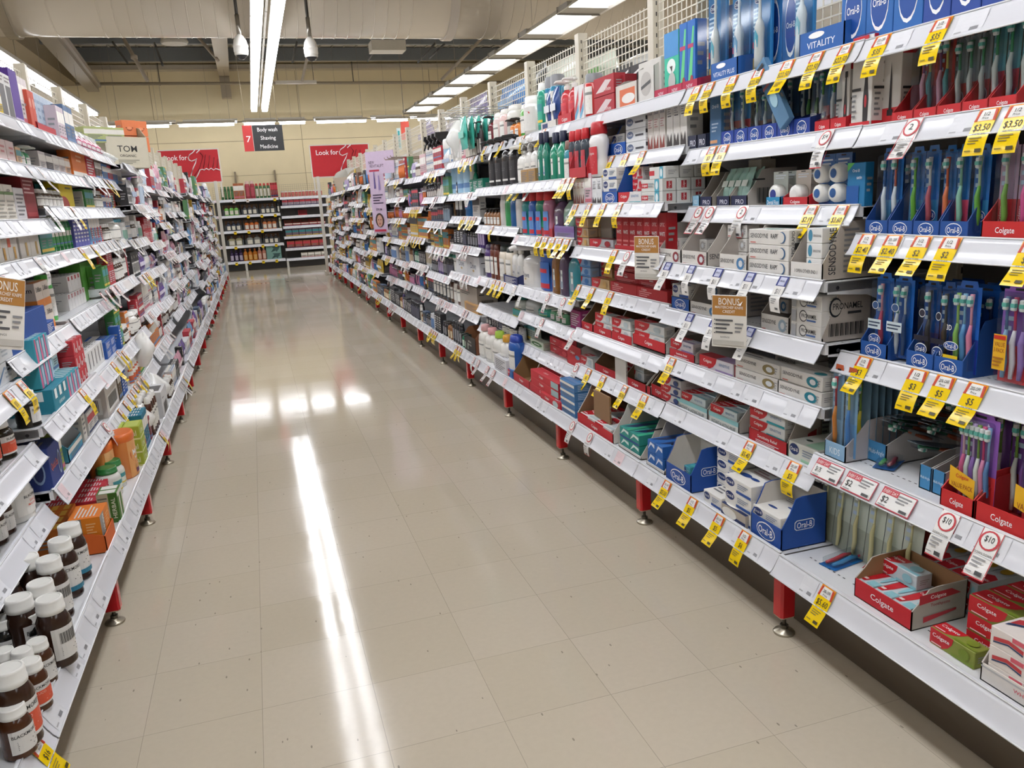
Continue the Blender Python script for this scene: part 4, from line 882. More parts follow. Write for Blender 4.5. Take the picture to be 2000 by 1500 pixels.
P(R(-1, 2), 'blister', 'purple and red toothbrush pack', 'toothbrush', 1955, 2080, 3, vt=562, inset=.07, d=.03, rows=2, card='6c4488', top='6c4488', handles=HV[2:4], lowcol='a8282e')
# level 3
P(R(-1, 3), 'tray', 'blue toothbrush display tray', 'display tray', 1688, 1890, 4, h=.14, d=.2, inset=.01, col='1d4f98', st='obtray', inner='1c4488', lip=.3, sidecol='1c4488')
P(R(-1, 3), 'blister', 'clear-fronted toothbrush pack', 'toothbrush', 1702, 1742, 2, vt=288, inset=.02, d=.03, lift=.01, card='3474c0', mix=[dict(handles=(('e0e4ea', 'd8705c'),)), dict(handles=(('e0e4ea', '3c6cb0'),))], lowcol='5a9cc8')
P(R(-1, 3), 'blister', 'clear-fronted toothbrush pack', 'toothbrush', 1755, 1812, 2, vt=285, inset=.02, d=.03, lift=.01, card='3070bc', mix=[dict(handles=(('c05a68', 'e8e8ea'),)), dict(handles=(('6ab03c', '7fc850'),))], lowcol='2c7ab0', st=VO[:3])
P(R(-1, 3), 'blister', 'clear-fronted toothbrush pack', 'toothbrush', 1818, 1870, 2, vt=283, inset=.02, d=.03, lift=.01, card='3474bc', mix=[dict(handles=(('9cd0b8', '8fc8b0'),)), dict(handles=(('e87a4a', 'e8683c'),))], lowcol='d84a6a')
P(R(-1, 3), 'blister', 'clear-fronted toothbrush pack', 'toothbrush', 1876, 1908, 1, vt=282, inset=.02, d=.03, lift=.01, card='3070bc', handles=(('6ab03c', 'c8e0b8'),), lowcol='2c7ab0', st=VO[:3])
P(R(-1, 3), 'blister', 'toothbrush pack standing behind', 'toothbrush', 1712, 1925, 6, vt=292, inset=.09, d=.03, rows=2, card='2c5490', handles=(('b8bcc4', '4a6a9c'),), lowcol='1c3860')
P(R(-1, 3), 'tray', 'red toothbrush display tray', 'display tray', 1914, 2010, 1, h=.12, d=.2, inset=.01, col='c82424', st='cgtray', inner='a82428', lip=.36, sidecol='b02428')
P(R(-1, 3), 'blister', 'pink and red toothbrush pack', 'toothbrush', 1925, 2000, 2, vt=272, inset=.02, d=.03, lift=.01, card='c8a0b8', mix=[dict(handles=(('e85a9c', 'f0b8cc'),)), dict(handles=(('7fb04a', 'dce8d0'),))], lowcol='c83038', st=[('t', 'Colgate', .2, .22, .22, .4, 'f0d8d8', 1)])
P(R(-1, 3), 'blister', 'pink and red toothbrush pack', 'toothbrush', 1990, 2080, 2, vt=272, inset=.06, d=.03, rows=2, card='a880a0', handles=(('d8508c', 'e8a8bc'),), lowcol='a82830')
# level 4
P(R(-1, 4), 'tray', 'low red display tray', 'display tray', 1600, 1652, 1, h=.05, d=.2, inset=.01, col='cc2630', st='none', inner='a82430', lip=.8)
P(R(-1, 4), 'carton', 'white and red electric toothbrush box', 'electric toothbrush', 1630, 1657, 1, vt=112, inset=.03, d=.07, body='dcdad6', st='ebox', side='ebox')
P(R(-1, 4), 'carton', 'white and red electric toothbrush box', 'electric toothbrush', 1660, 1700, 1, vt=72, inset=.012, d=.09, body='e2e0dc', st='ebox', side='ebox')
P(R(-1, 4), 'carton', 'white and red electric toothbrush box', 'electric toothbrush', 1703, 1756, 1, vt=80, inset=.05, d=.09, rows=2, body='d8d4ce', st=[('r', 0, 0, 1, .22, 'c82a30'), ('p', [(0, .9), (.6, .9), (.85, 1), (0, 1)], 'c8202c'), ('p', [(.6, .2), (.7, .2), (.68, .55), (.64, .75), (.62, .55)], '2a2426'), ('r', .55, .13, .76, .2, '2a2426'), ('l', .1, .3, .4, .8, 7, 'a8a4a0')], side='ebox')
P(R(-1, 4), 'tray', 'red toothbrush display tray', 'display tray', 1740, 1985, 5, h=.1, d=.2, inset=.01, col='cc2a30', st='cgtray', inner='a82428', lip=.3, sidecol='b02a2c')
P(R(-1, 4), 'blister', 'red children battery toothbrush pack', 'toothbrush', 1768, 1832, 2, vt=62, inset=.02, d=.045, lift=.008, card='c83c38', handles=(('d8a0b8', '7a4a7c'), ('5a9ca0', 'c8b860')), lowcol='b83440')
P(R(-1, 4), 'blister', 'red and teal toothbrush twin pack', 'toothbrush', 1838, 1905, 3, vt=60, inset=.03, d=.04, lift=.008, card='a8acac', top='a8605a', handles=(('e0e4e0', '4a9c6a'),), lowcol='c03c38', st=[('e', .5, .2, .36, .09, 'e8d8e0'), ('e', .5, .2, .28, .07, '8a5a7c')])
P(R(-1, 4), 'blister', 'red and teal toothbrush twin pack', 'toothbrush', 1905, 1990, 3, vt=12, inset=.02, d=.04, lift=.008, card='6fb4bc', top='b84a48', handles=(('e8ece8', '4a9c6a'),), lowcol='c83438', st=[('t', 'Colgate', .25, .2, .2, .32, 'f4e4e4', 1), ('p', [(.4, .02), (.95, .02), (.95, .2)], '2f8a92')])
P(R(-1, 4), 'blister', 'dark toothbrush pack standing behind', 'toothbrush', 1840, 2020, 6, vt=30, inset=.1, d=.03, rows=2, card='5a5654', handles=(('b8bcb8', '4a4a44'),), lowcol='5c3030')
# level 5 (top)
P(R(-1, 5), 'carton', 'blue electric toothbrush box', 'electric toothbrush', 1640, 1800, 3, h=.2, inset=.03, d=.08, body='2a6ab4', st='ob_blue')
P(R(-1, 5), 'carton', 'navy electric toothbrush box', 'electric toothbrush', 1800, 2050, 4, h=.2, inset=.03, d=.08, body='2c4c9c', st='ob_blue')

# --- bay 0
P(R(0, 0), 'tray', 'white tray of blue-green toothpaste', 'display tray', 1208, 1252, 1, h=.17, d=.3, inset=.02, col='dedad4', st='none', inner='bdb7ae', lip=.08, side='boxbar', sidecol='c6c1b8')
P(R(0, 0), 'carton', 'green-blue toothpaste carton with swoosh', 'toothpaste', 1211, 1249, 2, h=.045, d=.2, inset=.026, lift=.004, stack=2, body='2f8f86', st=[('p', [(.05, .2), (.5, .7), (.95, .5), (.95, .8), (.4, .9)], 'd8e8e4'), ('r', 0, 0, 1, .2, '1c4c8c')], top=[('p', [(.2, .05), (.8, .3), (.7, .9), (.3, .6)], '1c2c58'), ('r', .7, 0, 1, 1, '3cb08a')])
P(R(0, 0), 'tray', 'white tray of blue toothpaste', 'display tray', 1262, 1298, 1, h=.17, d=.3, inset=.02, col='dedad4', st='none', inner='bdb7ae', lip=.08, side='boxbar', sidecol='c6c1b8')
P(R(0, 0), 'carton', 'deep blue toothpaste carton with swoosh', 'toothpaste', 1265, 1295, 2, h=.05, d=.2, inset=.026, lift=.004, stack=2, body='2a66b0', st=[('p', [(.05, .2), (.5, .7), (.95, .5), (.95, .8), (.4, .9)], 'd8e0f0')], top=[('p', [(.2, .05), (.8, .3), (.7, .9), (.3, .6)], '1c2c58')])
P(R(0, 0), 'tray', 'tall blue and white toothpaste display', 'display tray', 1301, 1350, 1, h=.165, d=.15, inset=.012, col='1c4ea2', st='obtray', inner='d6d1ca', lip=.42, side='ob_small', sidecol='1c4ea2')
P(R(0, 0), 'carton', 'teal toothpaste carton inside blue display', 'toothpaste', 1336, 1348, 1, h=.05, d=.12, inset=.02, lift=.04, body='3c8fa0', st='ob_teal')
P(R(0, 0), 'carton', 'white gum-care toothpaste carton', 'toothpaste', 1374, 1409, 1, h=.045, d=.16, inset=.02, body='e3e1dd', st='ob', top='lines')
P(R(0, 0), 'carton', 'white gum-care toothpaste carton', 'toothpaste', 1400, 1450, 1, h=.045, d=.05, inset=.10, stack=4, body='e3e1dd', st='ob')
P(R(0, 0), 'carton', 'white gum-care toothpaste carton in stack', 'toothpaste', 1415, 1466, 1, h=.047, d=.17, inset=.02, stack=3, body='e6e4e0', st='ob', top=[('e', .3, .3, .2, .08, '24468c'), ('e', .65, .3, .15, .05, '24468c'), ('l', .2, .5, .8, .9, 4, 'b08a8a')])
P(R(0, 0), 'carton', 'torn white and navy carton', 'display tray', 1408, 1456, 1, h=.045, d=.04, inset=.008, body='b7ada0', st=[('r', 0, 0, 1, .4, '1c2c5c'), ('e', .35, .5, .3, .4, 'e8e6e0')])
P(R(0, 0), 'tray', 'tall blue and white toothpaste display', 'display tray', 1466, 1526, 1, h=.165, d=.16, inset=.012, col='1c4ea2', st='obtray', inner='d6d1ca', lip=.42, side='ob_small', sidecol='1c4ea2')
P(R(0, 0), 'carton', 'white toothpaste carton inside blue display', 'toothpaste', 1469, 1523, 1, h=.045, d=.13, inset=.022, lift=.004, stack=2, body='e6e4e0', st='ob', top=[('e', .35, .3, .16, .05, '24468c'), ('e', .65, .6, .13, .04, '24468c'), ('l', .15, .8, .5, .95, 2, '9a9a9c')])
P(R(0, 0), 'carton', 'white toothpaste carton behind blue display', 'toothpaste', 1490, 1545, 1, h=.045, d=.05, inset=.19, stack=4, body='e3e1dd', st='ob')
# level 1
P(R(0, 1), 'tray', 'red and white whole-care display tray', 'display tray', 1272, 1300, 1, h=.125, d=.2, inset=.012, col='c6262f', st='cgtray', inner='8a7058', lip=.4, sidecol='dcd8d2')
P(R(0, 1), 'carton', 'striped whitening toothpaste carton', 'toothpaste', 1291, 1330, 1, h=.035, d=.12, inset=.012, stack=3, body='d2cfd0', st='cg_mid', top='cg_mid')
P(R(0, 1), 'tray', 'white tray of teal sensitive toothpaste', 'display tray', 1322, 1382, 1, h=.14, d=.24, inset=.012, col='d9dcd8', st=[('t', 'INSTANT & LASTING RELIEF', .5, .25, .8, .3, '4a5a60'), ('r', 0, .6, 1, 1, '8fc8cc')], inner='bab3ab', lip=.3, sidecol='d3cec8')
P(R(0, 1), 'tray', 'white tray of teal sensitive toothpaste', 'display tray', 1384, 1443, 1, h=.14, d=.24, inset=.012, col='d9dcd8', st=[('t', 'INSTANT & LASTING RELIEF', .5, .25, .8, .3, '4a5a60'), ('r', 0, .6, 1, 1, '8fc8cc')], inner='8a6c4c', lip=.3, sidecol='d3cec8')
P(R(0, 1), 'carton', 'teal-striped sensitive toothpaste carton', 'toothpaste', 1326, 1378, 1, h=.04, d=.05, inset=.018, lift=.03, rows=3, body='cfdde0', st='cg_sens', top='cg_sens')
P(R(0, 1), 'carton', 'teal-striped sensitive toothpaste carton', 'toothpaste', 1388, 1439, 1, h=.04, d=.05, inset=.018, lift=.03, rows=3, body='cfdde0', st='cg_sens', top='cg_sens')
P(R(0, 1), 'carton', 'teal-striped sensitive toothpaste carton', 'toothpaste', 1418, 1446, 1, h=.035, d=.05, inset=.13, lift=.035, stack=3, body='d8d0c8', st='cg_mid')
P(R(0, 1), 'tray', 'red display tray of sensitive toothpaste', 'display tray', 1461, 1537, 1, h=.13, d=.13, inset=.012, col='c4242e', st='relief', inner='8a6c4c', lip=.34, side=[('p', [(.55, .1), (.85, .1), (.85, .6), (.6, .5)], 'b83038'), ('t', 'Toothpaste', .92, .4, .08, .5, '8a3a3c', 1)], sidecol='b5aba2')
P(R(0, 1), 'carton', 'white sensitive toothpaste carton with red swoosh', 'toothpaste', 1464, 1533, 1, h=.042, d=.05, inset=.018, lift=.038, stack=2, body='dfe2e2', st='cg_teal', top='cg_teal')
P(R(0, 1), 'carton', 'white sensitive toothpaste carton with red swoosh', 'toothpaste', 1482, 1545, 1, h=.042, d=.05, inset=.075, lift=.1, body='dfe2e2', st='cg_teal', top='cg_teal')
P(R(0, 1), 'carton', 'white and mint purifying toothpaste carton', 'toothpaste', 1540, 1597, 1, h=.06, d=.15, inset=.012, body='dcded6', st='ob_green', top=[('r', .5, .05, .95, .6, 'a8d0b4'), ('e', .3, .3, .1, .05, '4a5a54')], side='ob_green')
P(R(0, 1), 'carton', 'white and mint purifying toothpaste carton', 'toothpaste', 1552, 1600, 1, h=.11, d=.05, inset=.18, body='cdd6ca', st='ob_green')
# level 2
P(R(0, 2), 'tray', 'red tray of whole-care toothpaste', 'display tray', 1236, 1300, 1, h=.11, d=.24, inset=.012, col='c4242e', st='cgtray', inner='8a7058', lip=.4, sidecol='dcd8d2')
P(R(0, 2), 'carton', 'white whole-care toothpaste carton', 'toothpaste', 1240, 1298, 1, h=.042, d=.05, inset=.02, lift=.02, stack=2, body='dfe0de', st='cg_total', top='cg_total')
P(R(0, 2), 'tray', 'small red tray of lilac toothpaste', 'display tray', 1307, 1357, 1, h=.075, d=.18, inset=.012, col='c0242e', st='relief', inner='b3aba3', lip=.45, sidecol='d0cbc5')
P(R(0, 2), 'carton', 'lilac sensitive toothpaste carton', 'toothpaste', 1310, 1354, 1, h=.042, d=.05, inset=.02, lift=.03, stack=1, body='ddd9e0', st='cg_lilac', top='cg_lilac')
P(R(0, 2), 'carton', 'lilac sensitive toothpaste carton', 'toothpaste', 1366, 1432, 1, h=.048, d=.05, inset=.012, body='ddd9e0', st='cg_lilac', top=[('r', 0, 0, 1, 1, 'c03844'), ('r', .5, 0, 1, 1, 'b8a0c8')], side=[('r', .1, .05, .9, .95, 'b82a3a')])
P(R(0, 2), 'carton', 'white toothpaste carton, gold emblem', 'toothpaste', 1435, 1522, 1, h=.045, d=.05, inset=.012, stack=2, body='e0ddd8', st='se_gold', top=[('l', .1, .3, .5, .7, 1, '6d6d70')])
P(R(0, 2), 'carton', 'white toothpaste carton, teal emblem', 'toothpaste', 1517, 1604, 1, h=.045, d=.05, inset=.012, body='e0ddd8', st='se_teal', top=[('l', .1, .3, .5, .7, 1, '6d6d70'), ('e', .8, .5, .12, .3, '2f8a96')], rows=2)
P(R(0, 2), 'carton', 'white toothpaste carton, teal emblem', 'toothpaste', 1524, 1606, 1, h=.045, d=.05, inset=.018, lift=.046, body='e0ddd8', st='se_teal', top=[('e', .8, .5, .12, .3, '2f8a96')], rows=2)
P(R(0, 2), 'carton', 'white toothpaste carton, teal emblem', 'toothpaste', 1512, 1592, 1, h=.045, d=.05, inset=.13, stack=3, body='c9c6c0', st='se_teal')
# level 3
P(R(0, 3), 'tray', 'blue and white gum toothpaste tray', 'display tray', 1311, 1347, 1, h=.15, d=.18, inset=.012, col='1c56a8', st='obtray', inner='b0aaa2', lip=.33, sidecol='c9c4bd')
P(R(0, 3), 'carton', 'white gum toothpaste carton', 'toothpaste', 1313, 1345, 1, h=.05, d=.05, inset=.018, lift=.05, body='e2e1dd', st='ob')
P(R(0, 3), 'tray', 'white shelf-ready toothpaste tray', 'display tray', 1348, 1408, 1, h=.16, d=.24, inset=.012, col='dedbd6', st='se_blue', inner='b7afa7', lip=.3, side='vsens', sidecol='b9b1aa')
P(R(0, 3), 'carton', 'white repair toothpaste carton', 'toothpaste', 1366, 1405, 1, h=.045, d=.05, inset=.10, lift=.01, stack=2, body='d6d2cd', st='se_blue')
P(R(0, 3), 'tray', 'white shelf-ready toothpaste tray', 'display tray', 1485, 1541, 1, h=.15, d=.24, inset=.012, col='dedbd6', st=senso('9ab0c0'), inner='b7afa7', lip=.36, sidecol='b9b1aa')
P(R(0, 3), 'carton', 'white repair toothpaste carton', 'toothpaste', 1500, 1539, 1, h=.045, d=.05, inset=.08, lift=.05, body='d6d2cd', st='se_blue')
P(R(0, 3), 'tray', 'large grey box of enamel toothpaste', 'display tray', 1541, 1606, 1, h=.142, d=.17, inset=.012, col='dedbd6', st='none', inner='c9c3bb', lip=.1, side='pbox', sidecol='b5aca2')
P(R(0, 3), 'carton', 'white enamel toothpaste carton', 'toothpaste', 1543, 1603, 1, h=.043, d=.14, inset=.01, lift=.003, stack=3, body='e3e1dd', st='pron', top=[('l', .2, .3, .8, .8, 4, '9a9a9c')])
# level 4
for k, (a, b2, stl, inn) in enumerate(((1288, 1330, 'se_shield', 'b5ada6'), (1331, 1381, 'se_shield', 'b5ada6'), (1404, 1459, 'se_blue', 'b8b0a8'))):
    P(R(0, 4), 'tray', 'white shelf-ready toothpaste tray', 'display tray', a, b2, 1, h=.15, d=.22, inset=.006, col='dcd8d2', st=stl, inner=inn, lip=.36, side=[('t', 'SENSODYNE', .3, .25, .5, .12, '3a3a3e'), ('r', .7, .5, .8, .65, '8a8a8c')], sidecol='bdb6ae')
    P(R(0, 4), 'carton', 'white toothpaste carton in tray', 'toothpaste', a+16, b2-1, 1, h=.045, d=.05, inset=.08, lift=.045 if k < 2 else .01, stack=1 if k < 2 else 3, body='dfdcd7', st=senso('b8b4b0'))
P(R(0, 4), 'carton', 'white rapid-relief toothpaste carton', 'toothpaste', 1461, 1540, 1, h=.046, d=.05, inset=.012, stack=3, body='dedbd6', st='se_rapid', top=[('e', .45, .5, .25, .2, '3c9c8a')], side=vertw('RAPID'), rows=2)
P(R(0, 4), 'tray', 'large grey box of complete-care toothpaste', 'display tray', 1542, 1606, 1, h=.165, d=.20, inset=.012, col='e2dfda', st='open', inner='b9b1a9', lip=.3, side='vbar', sidecol='b8aea2')
P(R(0, 4), 'carton', 'white complete-care toothpaste carton', 'toothpaste', 1573, 1604, 1, h=.042, d=.14, inset=.018, lift=.02, stack=3, body='e2e2e0', st=[('e', .25, .5, .14, .4, '4a8fae'), ('t', 'SENSODYNE', .7, .5, .5, .3, '3a3a3e')])
# level 5
P(R(0, 5), 'carton', 'tall grey shipping box with shield mark', 'box', 1350, 1382, 1, h=.15, d=.05, inset=.12, body='8f8a80', st=[('e', .5, .7, .2, .15, '5a5e6a'), ('r', .2, .35, .8, .48, '4a5a7a')])
P(R(0, 5), 'tray', 'small pale blue kids floss box', 'display tray', 1352, 1366, 1, h=.05, d=.08, inset=.008, col='8fc0dc', st='kids', inner='a8c8d8', lip=.9)
P(R(0, 5), 'tray', 'navy floss-pick tray', 'display tray', 1367, 1390, 1, h=.13, d=.2, inset=.008, col='272c4e', st='protray', inner='a8a29a', lip=.32, sidecol='b5aea6')
P(R(0, 5), 'tray', 'navy floss-pick tray', 'display tray', 1399, 1425, 1, h=.13, d=.2, inset=.008, col='272c4e', st='protray', inner='a8a29a', lip=.32, sidecol='b5aea6')
P(R(0, 5), 'tray', 'navy floss-pick tray', 'display tray', 1427, 1459, 1, h=.13, d=.2, inset=.008, col='272c4e', st='protray', inner='a8a29a', lip=.32, side='boxbar', sidecol='b5aea6')
P(R(0, 5), 'pouch', 'mint green floss-pick pouch', 'floss picks', 1402, 1452, 4, vt=326, inset=.02, lift=.03, d=.03, col='a8cfc4', acc='e6efe8', tilt=-.35, rows=2)
P(R(0, 5), 'carton', 'grey shipping box with bar code', 'box', 1460, 1486, 1, h=.16, d=.06, inset=.1, body='a39d92', st='boxbar')
P(R(0, 5), 'floss', 'round floss container on card', 'floss', 1495, 1524, 1, vt=335, inset=.012, d=.03, card='c9d2cc', body='e8e7e2', disc='2c3c8c', rows=3)
P(R(0, 5), 'tray', 'low blue dental floss box', 'display tray', 1495, 1524, 1, h=.035, d=.12, inset=.008, col='2a8ab8', st=[('t', 'Dental Floss', .5, .5, .8, .4, 'f0f4f4')], inner='2a8ab8', lip=.9)
P(R(0, 5), 'floss', 'white floss box on card', 'floss', 1535, 1565, 1, vt=332, inset=.012, d=.035, card='d6cdc2', body='e6e4e0', disc='e6e4e0', rows=3)
P(R(0, 5), 'tray', 'low red dental floss tray', 'display tray', 1528, 1578, 1, h=.055, d=.12, inset=.008, col='c4242e', st='cgtray', inner='a82428', lip=.55)
P(R(0, 5), 'floss', 'blue twin floss pack', 'floss', 1580, 1642, 2, vt=300, inset=.014, d=.035, card='2f66aa', cnt=2)
P(R(0, 5), 'floss', 'blue twin floss pack', 'floss', 1590, 1648, 2, vt=302, inset=.06, d=.035, card='2a5a98', cnt=2)
P(R(0, 5), 'carton', 'teal-blue floss pack with green corner', 'floss', 1652, 1688, 1, vt=318, inset=.014, d=.03, body='1f74a8', st=[('p', [(0, .8), (0, 1), (.4, 1)], '5fb85a'), ('t', 'Oral-B', .5, .82, .4, .07, 'f0f4f8'), ('t', 'satin', .7, .66, .3, .07, 'e8f0f8'), ('r', 0, .05, .7, .48, '1c5ca8')])
# level 6
P(R(0, 6), 'tray', 'navy brush-head tray', 'display tray', 1344, 1380, 2, h=.06, d=.15, inset=.006, col='2b3048', st='protray', inner='a8a29a', lip=.95)
P(R(0, 6), 'carton', 'blue brush-head box', 'brush heads', 1386, 1408, 1, vt=188, inset=.012, d=.06, body='46719c', st=[('t', 'Oral-B', .5, .8, .6, .07, 'e8f0f8'), ('r', .05, .1, .7, .16, 'd8a070'), ('l', .2, .3, .8, .5, 3, 'a8c0d8')])
P(R(0, 6), 'tray', 'blue brush-head display tray', 'display tray', 1408, 1582, 6, h=.07, d=.2, inset=.006, col='1c3f9c', st='obtray', inner='1c3880', lip=.75, sidecol='1c3880')
P(R(0, 6), 'blister', 'grey-blue brush-head pack', 'brush heads', 1392, 1452, 3, vt=165, inset=.02, d=.03, lift=.01, card='4682b8', handles=(('dce4e8', 'b8d0a8'),), lowcol='a8383c', st=VO[:3])
P(R(0, 6), 'blister', 'grey-blue brush-head pack', 'brush heads', 1460, 1510, 3, vt=170, inset=.02, d=.03, lift=.01, card='4a7098', handles=(('dce4e8', 'b8d0a8'),), lowcol='7a4a4c', st=VO[:3])
P(R(0, 6), 'blister', 'grey brush-head pack in second row', 'brush heads', 1400, 1570, 8, vt=150, inset=.08, d=.03, rows=2, card='4c6888', handles=(('c8d0d4', 'a0b8c0'),), lowcol='3c4c66', st=VO[:3])
o, _d = put('brush_head_pack', 'carton', (0, 0, 0), -math.pi/2, .055, .24, .02, dict(body='5a86ac', st=[('t', 'Oral-B', .5, .72, .6, .06, 'f0f4f8'), ('r', 0, .62, 1, .66, 'c87878'), ('e', .5, .4, .3, .12, 'a8d0e0'), ('r', .2, .9, .8, .95, '1c1c24')]))
c = at(1548, 245, 0, 1.625); o.location = (1.605, c.y, 1.515); o.rotation_euler = (0, math.radians(-35), -math.pi/2); tag(o, 'blue brush-head pack leaning diagonally across the blue trays, second right bay', 'brush heads')
P(R(0, 6), 'blister', 'white-handled battery toothbrush pack', 'toothbrush', 1575, 1640, 3, vt=118, inset=.02, d=.04, lift=.01, card='4478a8', handles=(('e8ecee', '5fb04a'),), lowcol='c87880', tilt=-.05)
P(R(0, 6), 'tray', 'low red display tray', 'display tray', 1590, 1652, 2, h=.06, d=.18, inset=.006, col='cc2630', st='cgtray', inner='a82430', lip=.6)
P(R(0, 6), 'blister', 'green and white toothbrush pack', 'toothbrush', 1560, 1625, 4, vt=122, inset=.08, d=.03, card='3c6090', handles=(('5f9c5a', 'd8e0dc'),), lowcol='24406c')
# level 7 top
P(R(0, 7), 'carton', 'white whitening kit box', 'whitening kit', 1248, 1292, 1, vt=118, inset=.03, d=.06, body='d8d5cf', st=[('e', .55, .55, .28, .25, 'b8b4b0'), ('p', [(.3, .45), (.8, .55), (.8, .65), (.35, .55)], '4a4a4c')])
P(R(0, 7), 'tray', 'low crimson whitening strip tray', 'display tray', 1278, 1362, 3, h=.05, d=.2, inset=.006, col='b82448', st=[('t', 'NEW', .5, .5, .4, .35, 'f0d0dc')], inner='a02040', lip=.75)
P(R(0, 7), 'carton', 'teal whitening kit box with smiling brush', 'whitening kit', 1298, 1326, 1, vt=62, inset=.02, lift=.01, d=.05, body='3cc0a0', st=[('r', 0, .6, 1, 1, '3c8fd0'), ('e', .5, .45, .3, .12, 'e8f4f0'), ('p', [(.4, .45), (.6, .45), (.55, .35)], '3a2a2c'), ('e', .55, .2, .25, .15, 'b8bcb8')])
P(R(0, 7), 'carton', 'rainbow whitening wand box', 'whitening kit', 1327, 1358, 2, vt=42, inset=.02, lift=.01, d=.05, body='2f6fc0', st=[('p', [(.1, .1), (.6, .1), (.9, .9), (.7, .9)], '5fd08a'), ('r', .1, .6, .8, .66, 'b83060'), ('e', .6, .12, .2, .08, 'a83040')])
for a, b2, hc, ac, v in ((1360, 1395, 'e8e6de', '5ab8cc', -12), (1405, 1440, 'eef0f2', '7ab0d8', -20), (1443, 1480, 'e8e6de', '4ab0c8', -30), (1523, 1560, 'e8eef0', '8ac8d8', -60)):
    P(R(0, 7), 'ebrush', 'clear-fronted electric toothbrush box', 'electric toothbrush', a, b2, 1, vt=v, inset=.02, d=.06, card='2a80bc', hand=hc, acc=ac)
P(R(0, 7), 'carton', 'blue electric toothbrush box behind', 'electric toothbrush', 1385, 1560, 6, h=.27, inset=.1, d=.06, body='2a6cac', st='ob_blue')
P(R(0, 7), 'tray', 'blue electric toothbrush tray', 'display tray', 1388, 1440, 1, h=.075, d=.1, inset=.006, col='2460ac', st='vitp', inner='1c4c90', lip=.9)
P(R(0, 7), 'tray', 'blue electric toothbrush tray', 'display tray', 1560, 1648, 1, h=.08, d=.12, inset=.006, col='2460ac', st='vit', inner='1c4c90', lip=.9)

# --- bay 1
P(R(1, 0), 'carton', 'blue toothpaste carton stack', 'toothpaste', 1096, 1124, 1, h=.042, d=.19, inset=.02, stack=4, body='4a7cb0', st='b1', side=[('l', .1, .1, .9, .9, 4, 'a8c0dc')])
P(R(1, 0), 'tray', 'red and white tray of whole-care toothpaste', 'display tray', 1128, 1198, 1, h=.21, d=.3, inset=.012, col='c4242e', st='cgtray', inner='8a6c50', lip=.22, sidecol='dad6d0')
P(R(1, 0), 'carton', 'white whole-care toothpaste carton', 'toothpaste', 1134, 1194, 2, h=.042, d=.1, inset=.02, lift=.01, rows=2, body='dfe0de', st='cg_total', top='cg_total')
P(R(1, 0), 'carton', 'brown torn cardboard flap', 'box', 1160, 1192, 1, h=.13, d=.008, inset=.05, lift=.055, body='8d6c4c', st='none')
# level 1
P(R(1, 1), 'carton', 'white whole-care toothpaste carton', 'toothpaste', 1135, 1158, 1, h=.05, d=.05, inset=.012, body='dfe0de', st='cg_total', top='cg_total', stack=1)
P(R(1, 1), 'tray', 'red tray of whole-care toothpaste', 'display tray', 1162, 1206, 1, h=.14, d=.28, inset=.012, col='c4242e', st='cgtray', inner='8a6c50', lip=.28, sidecol='dcd8d2')
P(R(1, 1), 'carton', 'white serrated box flap', 'box', 1202, 1224, 1, h=.13, d=.006, inset=.006, body='d3d0cb', st='none')
P(R(1, 1), 'tray', 'red tray of whole-care toothpaste', 'display tray', 1220, 1262, 1, h=.14, d=.28, inset=.012, col='c4242e', st='cgtray', inner='8a6c50', lip=.28, sidecol='dcd8d2')
P(R(1, 1), 'carton', 'white whole-care toothpaste carton', 'toothpaste', 1225, 1258, 1, h=.042, d=.05, inset=.06, lift=.02, stack=2, body='dfe0de', st='cg_total')
P(R(1, 1), 'tray', 'red toothpaste box standing on end', 'display tray', 1108, 1128, 1, h=.12, d=.1, inset=.03, col='c03038', st=[('t', 'Colgate', .4, .65, .7, .1, 'ffffff'), ('e', .75, .5, .15, .08, '6a9cc8')], inner='8a6c50', lip=.85, sidecol='c6c1ba')
P(R(1, 1), 'tray', 'red tray of whole-care toothpaste', 'display tray', 1263, 1271, 1, h=.14, d=.28, inset=.012, col='c4242e', st='none', inner='8a6c50', lip=.28, sidecol='dcd8d2')
# level 2
for a, b2 in ((1136, 1158), (1159, 1234)):
    P(R(1, 2), 'tray', 'red tray of whole-care toothpaste', 'display tray', a, b2, 1 if a < 1150 else 2, h=.14, d=.28, inset=.012, col='c4242e', st='cgtray', inner='8a6c50', lip=.3, sidecol='dcd8d2')
P(R(1, 2), 'carton', 'white whole-care toothpaste carton', 'toothpaste', 1163, 1232, 2, h=.042, d=.05, inset=.02, lift=.02, stack=2, body='dfe0de', st='cg_total', top='cg_total')
# level 3
P(R(1, 3), 'carton', 'blue whitening toothpaste carton', 'toothpaste', 1122, 1154, 1, h=.045, d=.05, inset=.02, stack=3, rows=2, body='8fb0d8', st='cg_blue', top='cg_blue')
P(R(1, 3), 'carton', 'orange-gold whitening toothpaste carton', 'toothpaste', 1156, 1190, 1, h=.05, d=.06, inset=.012, stack=1, body='c8a878', st='cg_gold', top='cg_gold')
P(R(1, 3), 'carton', 'orange-gold whitening toothpaste carton', 'toothpaste', 1168, 1196, 1, h=.045, d=.05, inset=.08, stack=4, body='c8a878', st='cg_gold')
P(R(1, 3), 'carton', 'deep red whitening toothpaste box', 'toothpaste', 1192, 1304, 2, h=.05, d=.16, inset=.012, body='b8282e', st=[('l', .08, .2, .5, .7, 3, 'e8a0a0'), ('t', 'Colgate', .25, .8, .25, .25, 'f0d0d0')], top='optic')
P(R(1, 3), 'carton', 'deep red whitening toothpaste carton', 'toothpaste', 1200, 1300, 2, h=.045, d=.12, inset=.04, lift=.052, stack=3, body='a8222a', st='optic')
